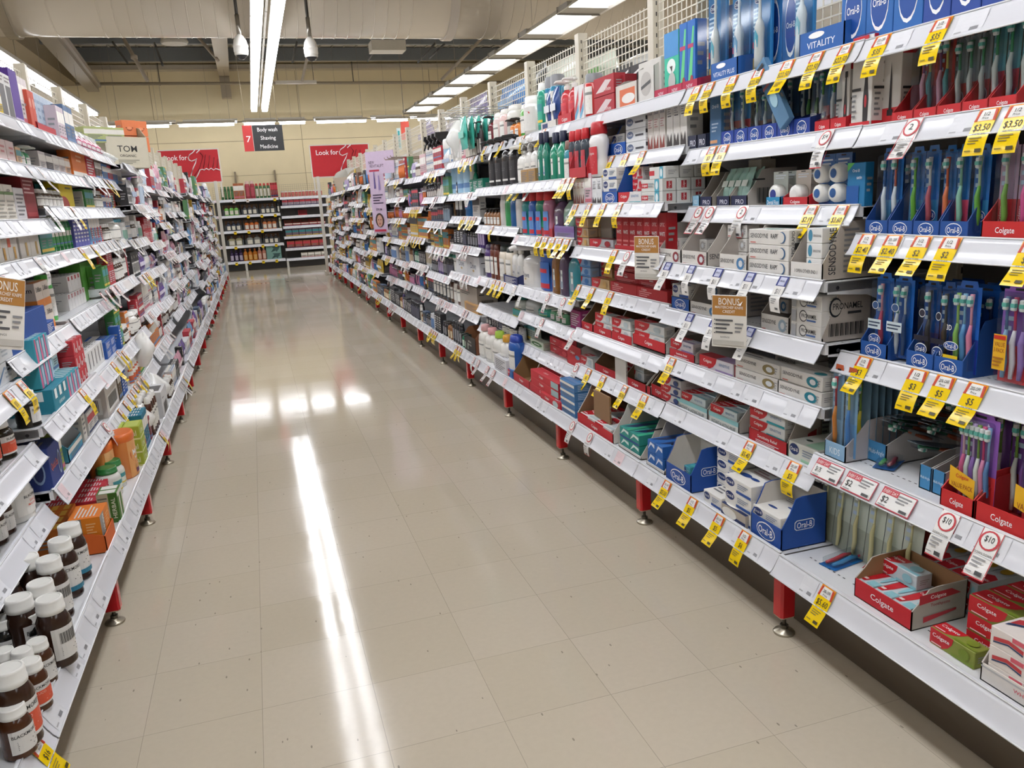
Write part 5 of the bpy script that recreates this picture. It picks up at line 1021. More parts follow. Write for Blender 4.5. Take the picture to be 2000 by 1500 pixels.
# level 4
P(R(1, 4), 'carton', 'beige whitening toothpaste carton', 'toothpaste', 1126, 1150, 1, h=.045, d=.05, inset=.012, stack=4, body='c8b090', st='cg_gold', rows=2)
P(R(1, 4), 'carton', 'silver whitening toothpaste carton', 'toothpaste', 1152, 1198, 1, h=.045, d=.05, inset=.012, body='b0b0b4', st='cg_white', top='cg_white')
P(R(1, 4), 'carton', 'brown cardboard side panel', 'box', 1158, 1196, 1, h=.15, d=.006, inset=.08, body='a39a8c', st='none')
P(R(1, 4), 'tray', 'red cardboard tray of upright toothpaste', 'display tray', 1200, 1246, 1, h=.17, d=.25, inset=.012, col='c4242e', st='none', inner='b0a8a0', lip=.14, sidecol='c9c3bc')
P(R(1, 4), 'carton', 'upright red whitening toothpaste box', 'toothpaste', 1204, 1302, 7, h=.165, d=.05, inset=.02, body='b4222a', st='optic', mix=[{}, {}, dict(body='c02830'), {}])
# level 5
P(R(1, 5), 'carton', 'slim white and pink oral-care box', 'oral care', 1120, 1142, 3, h=.155, d=.04, inset=.012, body='e4e0de', st='ob_tallred')
P(R(1, 5), 'carton', 'pink oral-care pack', 'oral care', 1143, 1156, 1, h=.145, d=.04, inset=.012, body='d8b8c4', st='b4')
P(R(1, 5), 'carton', 'slim white and blue oral-care box', 'oral care', 1157, 1176, 2, h=.12, d=.04, inset=.012, body='dfe0e2', st='ob_tall')
P(R(1, 5), 'tray', 'blue and white toothpaste tray', 'display tray', 1177, 1207, 1, h=.17, d=.15, inset=.012, col='1c56a8', st='obtray', inner='9c8058', lip=.33, sidecol='1c56a8')
P(R(1, 5), 'carton', 'white gum toothpaste carton', 'toothpaste', 1178, 1205, 1, h=.05, d=.05, inset=.016, lift=.055, body='e2e1dd', st='ob', stack=2)
P(R(1, 5), 'carton', 'white red-swoosh sensitive toothpaste carton', 'toothpaste', 1208, 1252, 1, h=.05, d=.05, inset=.012, body='dedcdc', st='cg_teal', top='cg_white')
P(R(1, 5), 'carton', 'white red-swoosh sensitive toothpaste carton', 'toothpaste', 1236, 1256, 1, h=.05, d=.05, inset=.07, lift=.05, stack=2, body='dedcdc', st='cg_red')
P(R(1, 5), 'carton', 'white and aqua sensitive toothpaste carton', 'toothpaste', 1253, 1294, 1, h=.046, d=.06, inset=.012, stack=2, rows=3, body='d4d4d0', st=[('r', 0, .3, .33, .7, 'c42a34'), ('t', 'Colgate', .17, .5, .28, .25, 'ffffff'), ('r', .66, 0, .86, 1, '4aa8c0'), ('e', .76, .5, .06, .35, 'e8f0f0'), ('l', .36, .35, .62, .75, 2, '8a9aa0')], side=[('r', .3, .2, .7, .8, 'b03038'), ('t', 'Colgate', .5, .5, .24, .55, 'f0e0e0', 1)])
P(R(1, 5), 'carton', 'white and aqua sensitive toothpaste carton', 'toothpaste', 1268, 1300, 1, h=.046, d=.06, inset=.03, lift=.094, rows=3, body='d4d4d0', st=[('r', 0, .3, .33, .7, 'c42a34'), ('r', .66, 0, .86, 1, '4aa8c0'), ('e', .76, .5, .06, .35, 'e8f0f0')])
# level 6
P(R(1, 6), 'tray', 'blue and white toothpaste tray', 'display tray', 1168, 1222, 2, h=.145, d=.18, inset=.012, col='1c56b0', st='obtray', inner='b8b3ac', lip=.42, sidecol='1c56b0')
P(R(1, 6), 'carton', 'white gum toothpaste carton', 'toothpaste', 1172, 1220, 2, h=.05, d=.05, inset=.03, lift=.05, body='e2e1dd', st='ob')
P(R(1, 6), 'carton', 'white whitening toothpaste carton', 'toothpaste', 1223, 1262, 1, h=.052, d=.06, inset=.012, stack=3, body='d8dadc', st=[('e', .22, .55, .17, .3, '5a6a8c'), ('t', 'Oral-B', .22, .55, .26, .2, 'ffffff'), ('r', .5, .4, .9, .55, '3c3c44')], side='b6')
P(R(1, 6), 'carton', 'tall slim white brush box', 'toothbrush', 1265, 1300, 3, h=.185, d=.06, inset=.02, body='dcd6d0', st='ob_tallred')
P(R(1, 6), 'carton', 'tall slim white and charcoal brush box', 'toothbrush', 1302, 1342, 3, h=.205, d=.07, inset=.02, body='dedbd6', st='ob_tall')
# level 7: top shelf, bays 3..1
P(R(1, 7), 'bottle', 'silver-capped red rinse bottle', 'mouthwash', 1145, 1160, 1, vt=142, inset=.02, form='can', body='c83838', cap='8a8c90', lab='d8d8da', st='simp')
P(R(1, 7), 'carton', 'red whitening gift box', 'toothpaste', 1161, 1200, 1, h=.085, d=.06, inset=.02, stack=2, body='b0303a', st=[('p', [(.1, .2), (.6, .8), (.9, .7), (.5, .2)], 'd8c8c8'), ('t', 'White', .7, .3, .4, .2, 'f0d8d8')])
P(R(1, 7), 'carton', 'dark red whitening box', 'toothpaste', 1190, 1222, 1, h=.16, d=.06, inset=.06, body='982430', st='optic')
P(R(1, 7), 'tray', 'white and orange cut-out display tray', 'display tray', 1203, 1245, 1, h=.13, d=.14, inset=.012, col='d4cdc4', st=[('r', .2, .1, .9, .8, 'd86a3c'), ('e', .6, .4, .3, .2, 'e8e4e0')], inner='b8b0a8', lip=.8)
P(R(1, 7), 'carton', 'black and white whitening box', 'whitening kit', 1205, 1262, 2, h=.2, d=.05, inset=.12, body='38383a', st=[('t', 'WHITE', .5, .6, .7, .15, 'e0e0e0'), ('p', [(.1, .75), (.9, .9), (.9, .95), (.1, .8)], 'e0e0e0')])
P(R(1, 7), 'tray', 'white whitening display tray with oval cut-out', 'display tray', 1247, 1278, 1, h=.16, d=.12, inset=.012, col='d6d3ce', st=[('e', .5, .55, .35, .35, 'b9b5b0'), ('p', [(.2, .4), (.8, .55), (.8, .65), (.2, .5)], '4a4a4c')], inner='b8b4ae', lip=.85)
# top shelf of bays 2 and 3
P(R(2, 6), 'bottle', 'white round-cap spray can', 'spray can', 1028, 1050, 1, vt=186, inset=.02, form='can', body='e4e3de', cap='eeede8', lab='dcdbd6', st=[('e', .5, .75, .3, .1, 'b82a34'), ('l', .2, .2, .8, .5, 3, '7a7a7c')])
P(R(2, 6), 'bottle', 'green and white mouth spray bottle', 'mouthwash', 1047, 1060, 1, vt=160, inset=.02, form='flip', body='2c9c84', cap='e8e8e4', lab='3cae94', st='b3')
P(R(2, 6), 'pouch', 'navy pouch in white tray', 'pouch', 1063, 1087, 2, vt=172, inset=.03, lift=.03, d=.05, col='2c4c8c', acc='dfe3ea')
P(R(2, 6), 'bottle', 'silver-capped blue rinse bottle', 'mouthwash', 1068, 1090, 2, vt=146, inset=.06, form='can', body='3c8cae', cap='8d8f93', lab='b8ccd4')
P(R(2, 6), 'tray', 'low white bottle tray', 'display tray', 1057, 1087, 1, h=.05, d=.1, inset=.012, col='d8d4cc', st=[('r', .1, .2, .45, .8, '24386c')], inner='b5b0a8', lip=.9)
P(R(2, 6), 'tray', 'red slanted bottle tray', 'display tray', 1090, 1117, 1, h=.11, d=.1, inset=.012, col='c8303a', st='cgtray', inner='a82830', lip=.5, sidecol='c8303a')
P(R(2, 6), 'bottle', 'red rinse bottle with white cap', 'mouthwash', 1092, 1122, 2, vt=152, inset=.03, form='pump', body='c83c44', cap='e8e4e0', lab='d84850', st='b2')
P(R(2, 6), 'carton', 'white denture-care box with blue swoosh', 'denture care', 1123, 1142, 2, vt=166, inset=.02, d=.05, body='e2e0e0', st=[('p', [(.1, .1), (.9, .6), (.9, .9), (.1, .4)], 'c83844'), ('p', [(.1, .02), (.9, .3), (.9, .5), (.1, .2)], '6ab0d8')])
P(R(3, 6), 'bottle', 'dark red pump bottle', 'skin care', 952, 960, 1, vt=225, inset=.02, form='pump', body='6c2430', cap='26262a', lab='c8b8b8')
P(R(3, 6), 'bottle', 'clear pink wash bottle', 'skin care', 961, 973, 1, vt=220, inset=.02, form='flip', body='dcc8c4', cap='e8e6e0', lab='d8d4ce')
P(R(3, 6), 'bottle', 'clear pink wash bottle', 'skin care', 974, 985, 1, vt=212, inset=.02, form='flip', body='e0c0bc', cap='e8e6e0', lab='e4e0da')
P(R(3, 6), 'bottle', 'white wash bottle with label', 'skin care', 986, 1003, 1, vt=203, inset=.02, form='flip', body='dedcd4', cap='e8e6e0', lab='c8c4bc', st='b6')
P(R(3, 6), 'bottle', 'black capped orange bottle', 'skin care', 994, 1012, 2, vt=232, inset=.012, form='pump', body='e08438', cap='2c2420', lab='e8a060')
P(R(3, 6), 'bottle', 'green spray bottle with white cap', 'skin care', 1013, 1027, 1, vt=203, inset=.02, form='flip', body='5fb04a', cap='e8e8e4', lab='7fc85a')

# --- bays 2/3 lower shelves
P(R(2, 5), 'bottle', 'green mouthwash bottle with navy cap', 'mouthwash', 1049, 1068, 2, vt=258, inset=.02, form='mouth', body='1f7c68', cap='1c2440', lab='d8dce4', st='b1')
P(R(2, 5), 'bottle', 'green mouthwash bottle with navy cap', 'mouthwash', 1072, 1100, 2, vt=256, inset=.02, form='mouth', body='1c8a6c', cap='1c2440', lab='3ca88a', st='simp')
P(R(2, 5), 'bottle', 'teal mouthwash bottle', 'mouthwash', 1098, 1112, 1, vt=275, inset=.02, form='plax', body='2c8ca0', cap='8a6a60', lab='c8d8dc')
P(R(2, 5), 'tray', 'red slanted mouthwash tray', 'display tray', 1112, 1145, 1, h=.17, d=.12, inset=.006, col='c0303a', st='none', inner='a83038', lip=.3, sidecol='b82a34')
P(R(2, 5), 'bottle', 'red-capped mouthwash bottle', 'mouthwash', 1108, 1144, 3, vt=252, inset=.03, lift=.01, form='plax', body='3c4650', cap='cc2c34', lab='b8404a', st='plax')
P(R(2, 5), 'bottle', 'large white and red mouthwash bottle', 'mouthwash', 1144, 1168, 1, vt=238, inset=.02, form='plax', body='e2e0e0', cap='c42c34', lab='c8303a', st=[('t', 'Colgate', .5, .75, .7, .12, 'f0e0e0'), ('l', .2, .2, .8, .5, 3, 'e8b0b0')])
P(R(2, 4), 'bottle', 'wavy mouthwash bottle with red cap', 'mouthwash', 1017, 1072, 4, vt=372, inset=.02, form='plax', body='2c8c8c', cap='d02c30', st='plax', lab='5a8ac8', mix=[dict(body='b87a94'), dict(body='2c8c6c'), dict(body='2f62b8'), dict(body='1f8c90')])
P(R(2, 4), 'tray', 'red slanted mouthwash tray', 'display tray', 1058, 1080, 1, h=.16, d=.12, inset=.03, col='b0303a', st='none', inner='983038', lip=.3)
P(R(2, 4), 'bottle', 'purple mouthwash bottle with diamond cap', 'mouthwash', 1079, 1118, 2, vt=372, inset=.03, form='mouth', body='6a4a6c', cap='3a3a3e', lab='d8d8d4', st='list', mix=[dict(body='8fb0a0'), dict(body='5c4460')])
P(R(2, 4), 'tray', 'lilac mouthwash box tray', 'display tray', 1083, 1122, 1, h=.09, d=.13, inset=.006, col='8a78ac', st='b5', inner='7c6c9c', lip=.75, sidecol='7a8ca0')
P(R(2, 3), 'bottle', 'large blue mouthwash bottle, red cap', 'mouthwash', 1048, 1074, 1, vt=466, inset=.02, form='plax', body='2a5cb4', cap='c82c38', lab='3c74c8', st='plax')
P(R(2, 3), 'bottle', 'tall amber and purple mouthwash bottle', 'mouthwash', 1076, 1106, 2, vt=470, inset=.02, form='mouth', body='5c4460', cap='44444a', lab='d8d4d0', st='list', mix=[dict(body='54405c'), dict(body='8a5a20', lab='d8b860')])
P(R(2, 3), 'bottle', 'tall clear aqua mouthwash bottle', 'mouthwash', 1107, 1130, 1, vt=472, inset=.02, form='mouth', body='2f8c9c', cap='44444a', lab='c8e0e0', st='list')
P(R(3, 5), 'bottle', 'matt black shampoo bottle, white base', 'shampoo', 952, 1006, 4, vt=268, inset=.02, form='pump', body='2b2a2c', cap='222224', lab='2b2a2c', st=[('r', 0, 0, 1, .1, 'dcdad6'), ('l', .3, .5, .7, .7, 2, 'b8b8b8')])
P(R(3, 5), 'bottle', 'white pump wash bottle', 'body wash', 1007, 1022, 1, vt=285, inset=.02, form='pump', body='e0dfda', cap='e8e7e2', lab='d6d4ce')
P(R(3, 5), 'bottle', 'white trigger spray bottle', 'spray bottle', 1022, 1047, 2, vt=268, inset=.04, form='trigger', body='dddcd8', cap='e8e6e2', lab='c8c6c0')
P(R(3, 5), 'carton', 'small kraft wash box', 'box', 1018, 1046, 2, h=.085, d=.05, inset=.008, body='a88454', st='lines')
P(R(3, 4), 'bottle', 'tall slim bath bottle', 'body wash', 975, 1016, 4, vt=380, inset=.02, form='flip', body='2c6ca0', cap='e0e0dc', st='simp', lab='', mix=[dict(body='e0dedc', cap='2c3c5c'), dict(body='24609c', cap='b8c8c8'), dict(body='3c9c5a', cap='c8d8b8'), dict(body='dcd8d4', cap='d8d4d0')])
P(R(3, 3), 'bottle', 'purple shampoo bottle', 'shampoo', 944, 957, 1, vt=478, inset=.02, form='flip', body='4a3070', cap='3a2458', lab='8a7a3c')
P(R(3, 3), 'bottle', 'brown shampoo bottle', 'shampoo', 957, 972, 2, vt=478, inset=.02, form='flip', body='6c3424', cap='5a2c20', lab='a86a30')
P(R(3, 3), 'bottle', 'cream shampoo bottle with dark cap', 'shampoo', 973, 998, 2, vt=482, inset=.02, form='flip', body='ddd4c4', cap='2a3430', lab='c87a3c')
P(R(3, 3), 'bottle', 'white curvy shampoo bottle', 'shampoo', 999, 1018, 2, vt=482, inset=.03, form='lotion', body='dcdad6', cap='d4d2ce', lab='c8c8c8', st='dove')
P(R(3, 3), 'bottle', 'large white pump shampoo bottle', 'shampoo', 1014, 1042, 1, vt=480, inset=.014, form='pump', body='e0deda', cap='e4e2de', lab='dcd9d4', st='dove')
P(R(3, 3), 'tray', 'small navy bottle tray', 'display tray', 984, 1012, 1, h=.07, d=.1, inset=.008, col='2a3468', st='lw', inner='8a7454', lip=.8)
P(R(2, 2), 'bottle', 'green hand wash refill', 'hand wash', 1043, 1068, 1, vt=600, inset=.02, form='wide', body='2c9c84', cap='e0e0dc', lab='6ab8a4', st='b3')
P(R(2, 2), 'bottle', 'pale green hand wash bottle', 'hand wash', 1072, 1105, 3, vt=605, inset=.02, form='pump', body='5c9c70', cap='d8e0d4', lab='b8d0b0')
P(R(2, 2), 'carton', 'white and green soap box', 'soap', 1082, 1112, 1, h=.12, d=.06, inset=.07, body='c8d4c0', st='b3')
P(R(2, 2), 'carton', 'magenta soap box', 'soap', 1114, 1134, 1, h=.10, d=.07, inset=.02, body='a8407c', st='lw', side=[('l', .2, .1, .8, .9, 4, 'e0b0cc')])
P(R(3, 2), 'bottle', 'white hand wash bottle', 'hand wash', 1000, 1018, 1, vt=580, inset=.03, form='wide', body='c8ccc4', cap='2c8c7c', lab='3c7c5c')
P(R(3, 2), 'bottle', 'white hand wash bottle', 'hand wash', 1020, 1042, 1, vt=575, inset=.03, form='lotion', body='ced0cc', cap='7aa89c', lab='b8c0bc')
P(R(3, 2), 'carton', 'teal soap refill tray', 'soap', 1002, 1026, 1, h=.05, d=.08, inset=.014, body='3c9c8c', st='b3')
P(R(2, 1), 'carton', 'white and green natural toothpaste carton', 'toothpaste', 1036, 1062, 1, h=.045, d=.05, inset=.02, body='c4ccb8', st=[('e', .5, .5, .4, .3, '4a7040'), ('l', .3, .4, .7, .6, 1, 'f0f0e8')], top='lines')
P(R(2, 1), 'carton', 'upright white and green toothpaste carton', 'toothpaste', 1024, 1046, 5, h=.14, d=.04, inset=.06, body='b8c4b4', st='b3')
P(R(2, 1), 'carton', 'red toothpaste carton', 'toothpaste', 1075, 1112, 1, h=.045, d=.06, inset=.05, stack=2, body='c0303a', st='cg_red', top='cg_red')
P(R(2, 1), 'tray', 'red toothpaste tray open at the top', 'display tray', 1108, 1136, 1, h=.13, d=.12, inset=.012, col='c03038', st=[('t', 'Colgate', .4, .65, .7, .15, 'ffffff'), ('e', .75, .5, .15, .1, '6a9cc8')], inner='8a7058', lip=.85, sidecol='c6c1ba')
P(R(2, 0), 'tray', 'brown cardboard tray of red toothpaste', 'display tray', 1003, 1034, 1, h=.16, d=.25, inset=.02, col='c03038', st='cgtray', inner='94714c', lip=.3, sidecol='a07c54')
P(R(2, 0), 'tray', 'brown cardboard tray of red toothpaste', 'display tray', 1034, 1076, 1, h=.17, d=.25, inset=.02, col='c03038', st='cgtray', inner='94714c', lip=.3, sidecol='dad6d0')
P(R(2, 0), 'carton', 'bright red toothpaste carton', 'toothpaste', 1038, 1092, 1, h=.042, d=.06, inset=.02, lift=.004, stack=3, rows=2, body='c42c38', st=[('t', 'Colgate', .4, .55, .55, .4, 'ffffff'), ('r', .75, .1, 1, .9, '9cb8bc')], top=[('t', 'Colgate', .4, .5, .5, .3, 'f0d0d0')])
P(R(2, 0), 'carton', 'bright red toothpaste carton', 'toothpaste', 1056, 1094, 1, h=.042, d=.05, inset=.008, body='c42c38', st=[('t', 'Colgate', .35, .55, .5, .4, 'ffffff'), ('e', .78, .5, .14, .4, 'b8c8c8')])
P(R(2, 0), 'carton', 'blue toothpaste carton stack', 'toothpaste', 991, 1002, 1, h=.05, d=.1, inset=.02, stack=1, body='3c68ac', st='cg_blue')
P(R(3, 0), 'bottle', 'white bath milk bottle, coloured cap', 'body wash', 932, 988, 4, vt=648, inset=.03, form='lotion', body='dcdad4', st='simp', lab='d8d6d0', mix=[dict(cap='d8a03c'), dict(cap='a8cc4a'), dict(cap='e0a0a0'), dict(cap='d8a8a8')])
P(R(3, 0), 'carton', 'low white bottle box', 'display tray', 966, 990, 1, h=.1, d=.1, inset=.01, body='d4d4d8', st='lines')
P(R(3, 0), 'bottle', 'deep blue clear wash bottle', 'body wash', 990, 1006, 1, vt=658, inset=.03, form='flip', body='2458a8', cap='1c3c9c', lab='3468b8')
P(R(3, 0), 'tray', 'black and copper curved soap tray', 'display tray', 908, 930, 1, h=.17, d=.12, inset=.02, col='2c2624', st='imp', inner='8a5c3c', lip=.7, sidecol='7c4a30')

# ================================================================ far bays: seeded assortment
PAL = {'hair': [('bottle', 'black shampoo bottle', 'shampoo', dict(form='flip', body='2a2a2e', cap='1c1c20', lab='8a8a90')), ('bottle', 'white shampoo bottle', 'shampoo', dict(form='flip', body='dedcd8', cap='c8c6c2', lab='b8a88a')),
  ('bottle', 'purple shampoo bottle', 'shampoo', dict(form='flip', body='4a3472', cap='3a2860', lab='b8a8c8')), ('bottle', 'green pump bottle', 'conditioner', dict(form='pump', body='2c7c5c', cap='1c2c28', lab='c8d8c8')),
  ('bottle', 'amber pump bottle', 'conditioner', dict(form='pump', body='8a5a30', cap='26221e', lab='d8c8a8')), ('bottle', 'dark spray can', 'hair spray', dict(form='can', body='34343c', cap='1c1c20', lab='5a5a68')),
  ('bottle', 'white spray can', 'deodorant', dict(form='can', body='d8d8da', cap='c8c8cc', lab='6a8ab8')), ('carton', 'black grooming carton', 'grooming set', dict(body='2a2a2e', st='lw')), ('carton', 'grey-blue hair dye box', 'hair dye', dict(body='4a5a72', st='b6'))],
 'care': [('bottle', 'white cream tube', 'skin care', dict(form='tube', body='dedcd8', cap='c8c4bc', lab='b8a8a0')), ('carton', 'pale pink skin care box', 'skin care', dict(body='d8b8bc', st='b4')), ('carton', 'white skin care box', 'skin care', dict(body='dddbd6', st='b1')),
  ('bottle', 'small dark pump bottle', 'skin care', dict(form='pump', body='3c3438', cap='26262a', lab='c8c0b8')), ('carton', 'orange skin care box', 'skin care', dict(body='c8783c', st='b3')), ('carton', 'yellow skin care box', 'skin care', dict(body='d0a838', st='b6')),
  ('bottle', 'small brown jar', 'cosmetics', dict(form='jar', body='4a3428', cap='dcdad6', lab='d8d0c4')), ('pouch', 'lilac hanging pack', 'cosmetics', dict(col='a89ac0')), ('carton', 'green skin care box', 'skin care', dict(body='5c8a5c', st='b3')), ('bottle', 'clear rose lotion bottle', 'skin care', dict(form='lotion', body='d0b0a8', cap='e0dedb', lab='e0d8d4'))],
 'shave': [('razors', 'orange razor pack on card', 'razors', dict(card='3c3c48', col='d8702c')), ('razors', 'blue razor pack on card', 'razors', dict(card='26365c', col='3c7cc0')), ('bottle', 'black shaving foam can', 'shaving foam', dict(form='can', body='2a2c34', cap='1c1c20', lab='7a8a98')), ('carton', 'brown shaving kit box', 'shaving kit', dict(body='6a4a38', st='b6')), ('pouch', 'yellow hanging pack', 'razors', dict(col='c8a83c')), ('razors', 'violet razor pack on card', 'razors', dict(card='7a6a8c', col='d88cb0')), ('carton', 'dark grey grooming box', 'shaving kit', dict(body='3c3e44', st='b2'))],
 'white': [('pouch', 'white plastic-wrapped pad pack', 'sanitary pads', dict(col='dcdadc', acc='a8b8d0')), ('pouch', 'pink wrapped pad pack', 'sanitary pads', dict(col='d8a0b4', acc='ecdce2')), ('carton', 'white and pink tampon box', 'tampons', dict(body='dedada', st='b4')), ('carton', 'red and white box', 'tampons', dict(body='b83c48', st='b1')), ('carton', 'grey-white medicine box', 'medicine', dict(body='d4d4d6', st='b1')), ('pouch', 'blue wrapped pad pack', 'sanitary pads', dict(col='6a9ac8', acc='dfe6ee')), ('carton', 'black box with bar code', 'box', dict(body='2c2c2e', st='carbar')), ('bottle', 'slim white deodorant can', 'deodorant', dict(form='can', body='dcdcdc', cap='e8e8e6', lab='b8c8d8')), ('pouch', 'purple wrapped pad pack', 'sanitary pads', dict(col='6a5298', acc='d8d0e4'))],
 'med': [('carton', 'white medicine carton', 'medicine', dict(body='dddbd8', st='b1')), ('carton', 'red cold remedy carton', 'cold remedy', dict(body='b8323c', st='lw')), ('carton', 'orange vitamin carton', 'vitamins', dict(body='d8803c', st='b1')), ('carton', 'green herbal remedy carton', 'herbal remedy', dict(body='4a8c4a', st='b3')), ('bottle', 'brown vitamin bottle, white cap', 'vitamins', dict(form='jar', body='46301f', cap='e4e2de', lab='e0dfdc')), ('carton', 'blue tablet carton', 'tablets', dict(body='3460a4', st='b1')), ('bottle', 'white vitamin tub', 'vitamins', dict(form='jar', body='dddbd8', cap='e8e6e2', lab='8ab0a0')), ('bottle', 'dark syrup bottle, white cap', 'syrup', dict(form='flip', body='3a2018', cap='e4e2de', lab='d8d4cc'))]}  # cartons here are all plain medicine; their product categories are invented by colour
def theme(side, b, l, n):
    if side == 'R':
        if b <= 4: return 'hair' if l < 6 else 'care'
        if b <= 8: return ('hair', 'shave', 'hair', 'care', 'shave', 'care', 'white')[l % 7]
        return ('shave', 'care')[(b+l) % 2]
    if b <= 3: return 'med'
    if b <= 6: return ('white', 'med', 'white', 'white', 'med', 'white', 'white')[l % 7]
    return ('white', 'care', 'white', 'hair')[(b+l) % 4]
def fill(sh, ya, yb, seed, th=None, hmax=None, inset=.02, lo=.55):
    r_ = random.Random(seed); T = PAL[th or theme(sh.side, sh.bay, sh.lev, sh.n)]
    lv = levels(sh.side, sh.bay); gap = (lv[sh.lev+1][0]-sh.z-.045) if sh.lev+1 < len(lv) else .26
    if hmax: gap = min(gap, hmax)
    far = sh.bay >= 5; y = ya
    while y < yb-.03:
        kind, look, cat, kw = r_.choice(T); kw = dict(kw)
        w = {'carton': r_.uniform(.05, .12), 'bottle': r_.uniform(.05, .085), 'pouch': r_.uniform(.08, .15), 'razors': r_.uniform(.07, .1)}[kind]
        if sh.bay > 9: w *= 1.35
        if kw.get('form') == 'jar': w = min(w, .07)
        n = r_.choice((2, 3, 3, 4, 5)) if w < .09 else r_.choice((1, 2, 3)); n = max(1, min(n, int((yb-y)/w)))
        if (yb-y) < w: w = yb-y
        h = min(gap, r_.uniform(lo, 1.0)*gap); stack = 1
        if kind == 'carton' and h/w > 1.6 and r_.random() < .6: stack = 2 if h/w < 2.6 else 3; h /= stack
        if kw.get('form') == 'jar': h = min(h, w*1.9)
        if kind != 'pouch' and kind != 'razors': kw['far'] = far or kind == 'bottle' and sh.bay >= 4
        place(sh, kind, look, cat, y, y+n*w, n, round(h, 2), inset=inset, d=(.05 if kind in ('carton', 'pouch') else None), stack=stack, jit=.04, **kw)
        y += n*w+r_.choice((0, 0, .01, .03))
for b in range(3, NB-1):
    for side in 'RL':
        n = len(levels(side, b))
        for l in range(n):
            if side == 'R' and b == 3 and l in (0, 2, 3, 5, 6): continue
            if side == 'L' and b == 3 and l == n-1: continue
            if side == 'R' and b == 4 and l in (1, 2, 4, 5): continue
            sh = SH[(side, b, l)]
            if side == 'R' and b == 3:
                if l == 4: fill(sh, sh.y0+.5, sh.y1-.01, 5)
                else: fill(sh, sh.y0+.02, sh.y1-.02, 31+l)
            elif side == 'L' and b == 3 and l < 2: fill(sh, 5.24 if l == 0 else 5.02, sh.y1-.01, 77+l)
            else: fill(sh, sh.y0+(.72 if side == 'L' and b == 4 and l == n-1 else .01), sh.y1-.01, b*31+l*7+(1 if side == 'R' else 0))

P(R(4, 5), 'bottle', 'white lidded cotton bud tub', 'cotton buds', 868, 915, 4, vt=262, inset=.03, form='tub', body='dfe0dc', cap='e8e8e4', lab='9ac0d8', st='b1')
P(R(4, 5), 'bottle', 'black trigger styling bottle', 'hair styling', 838, 868, 4, vt=258, inset=.03, form='trigger', body='2c282c', cap='1c1a1c', lab='c87890', st='b6')
P(R(4, 5), 'carton', 'green back-row refill box', 'refill box', 915, 944, 3, h=.1, d=.1, inset=.05, body='1c8068', st='lw')
P(R(4, 4), 'bottle', 'black styling spray bottle', 'hair styling', 843, 870, 4, vt=335, inset=.03, form='can', body='26262a', cap='1c1c20', lab='3c3c44', st='b6')
P(R(4, 4), 'carton', 'tan and black styling box', 'hair styling', 871, 888, 2, h=.11, d=.06, inset=.02, body='8a6a4a', st='b6')
P(R(4, 4), 'bottle', 'black wide conditioner bottle', 'conditioner', 888, 903, 2, vt=328, inset=.03, form='flip', body='26262a', cap='1c1c20', lab='4a4a50')
P(R(4, 4), 'bottle', 'bright blue body spray bottle', 'body wash', 904, 918, 1, vt=322, inset=.03, form='flip', body='1c6cae', cap='c8ccd0', lab='2c7cbc', st='b1')
P(R(4, 4), 'bottle', 'emerald green hanging bottle', 'body wash', 918, 930, 2, vt=315, inset=.06, form='lotion', body='1f9a74', cap='1c7c60', lab='3caf8c')
P(R(4, 4), 'carton', 'white slim hair box', 'hair styling', 924, 938, 1, h=.16, d=.05, inset=.012, body='dcdad6', st='b6')
P(R(4, 2), 'bottle', 'green capped hand gel bottle', 'hand gel', 848, 872, 4, h=.14, inset=.03, form='flip', body='3c9c5c', cap='d8e0d8', lab='d8d8d4', mix=[{}, dict(body='a84458'), {}])
P(R(4, 2), 'carton', 'white soap bar multipack box', 'soap', 892, 938, 2, h=.15, d=.14, inset=.02, body='d2d2d4', st='dove', side='boxbar')
P(R(4, 2), 'bottle', 'white round soap tub', 'soap', 874, 891, 2, h=.13, inset=.03, form='tub', body='cfe0da', cap='4a9c84', lab='dcdcd8')
P(R(4, 1), 'carton', 'grey-beige soap shipping box', 'soap', 900, 934, 1, h=.19, d=.16, inset=.03, body='aaa298', st='palm', side='boxbar')
P(R(4, 1), 'bottle', 'tall brown body wash bottle', 'body wash', 872, 899, 4, h=.2, inset=.03, form='flip', body='6a4a3c', cap='3c2c28', lab='c8b8a8', mix=[{}, dict(body='d8d4cc'), {}, dict(body='3c3438')])
P(R(4, 1), 'carton', 'wooden-look small soap crate', 'soap', 908, 934, 1, h=.07, d=.06, inset=.006, body='c0945c', st='lines')
P(R(4, 1), 'bottle', 'dark shampoo bottle', 'shampoo', 846, 871, 4, h=.2, inset=.03, form='flip', body='2c3440', cap='1c2028', lab='5a6c7c')

# ================================================================ goods, left side
L = lambda b, l: ('L', b, l)
def jar_at(u, v, r, h, st, cap='e6e5e0', body='35221a', look='', lab='e2e1de', key=L(0, 0), rz=0):
    """jar whose lid centre shows at pixel u, v; it stands on the given shelf"""
    sh = SH[key]; c = at(u, v, 2, sh.z+h)
    o, _d = put('vitamin_jar', 'bottle', (c.x, c.y, sh.z), math.pi/2+rz, 2*r, h, 2*r, dict(form='jar', body=body, cap=cap, lab=lab, st=st))
    tag(o, look+', on lowest left shelf', 'vitamins', 'brown vitamin jars on the lowest left shelf')
BJ = 'large brown vitamin jar, '
jar_at(133, 1023, .040, .185, 'black', look=BJ+'farthest, half behind the orange carton', rz=-.9)
jar_at(115, 1052, .040, .185, 'black', look=BJ+'blue-edged label, second farthest', rz=-.9)
jar_at(93, 1089, .040, .185, 'blackbar', look=BJ+'fine print label, third farthest', rz=-.6)
jar_at(77, 1137, .040, .175, 'blackbar', look=BJ+'mostly hidden behind the bar-code jar', rz=-.3)
jar_at(35, 1166, .040, .175, 'blackw', look=BJ+'standing at the left photo edge', rz=-.3)
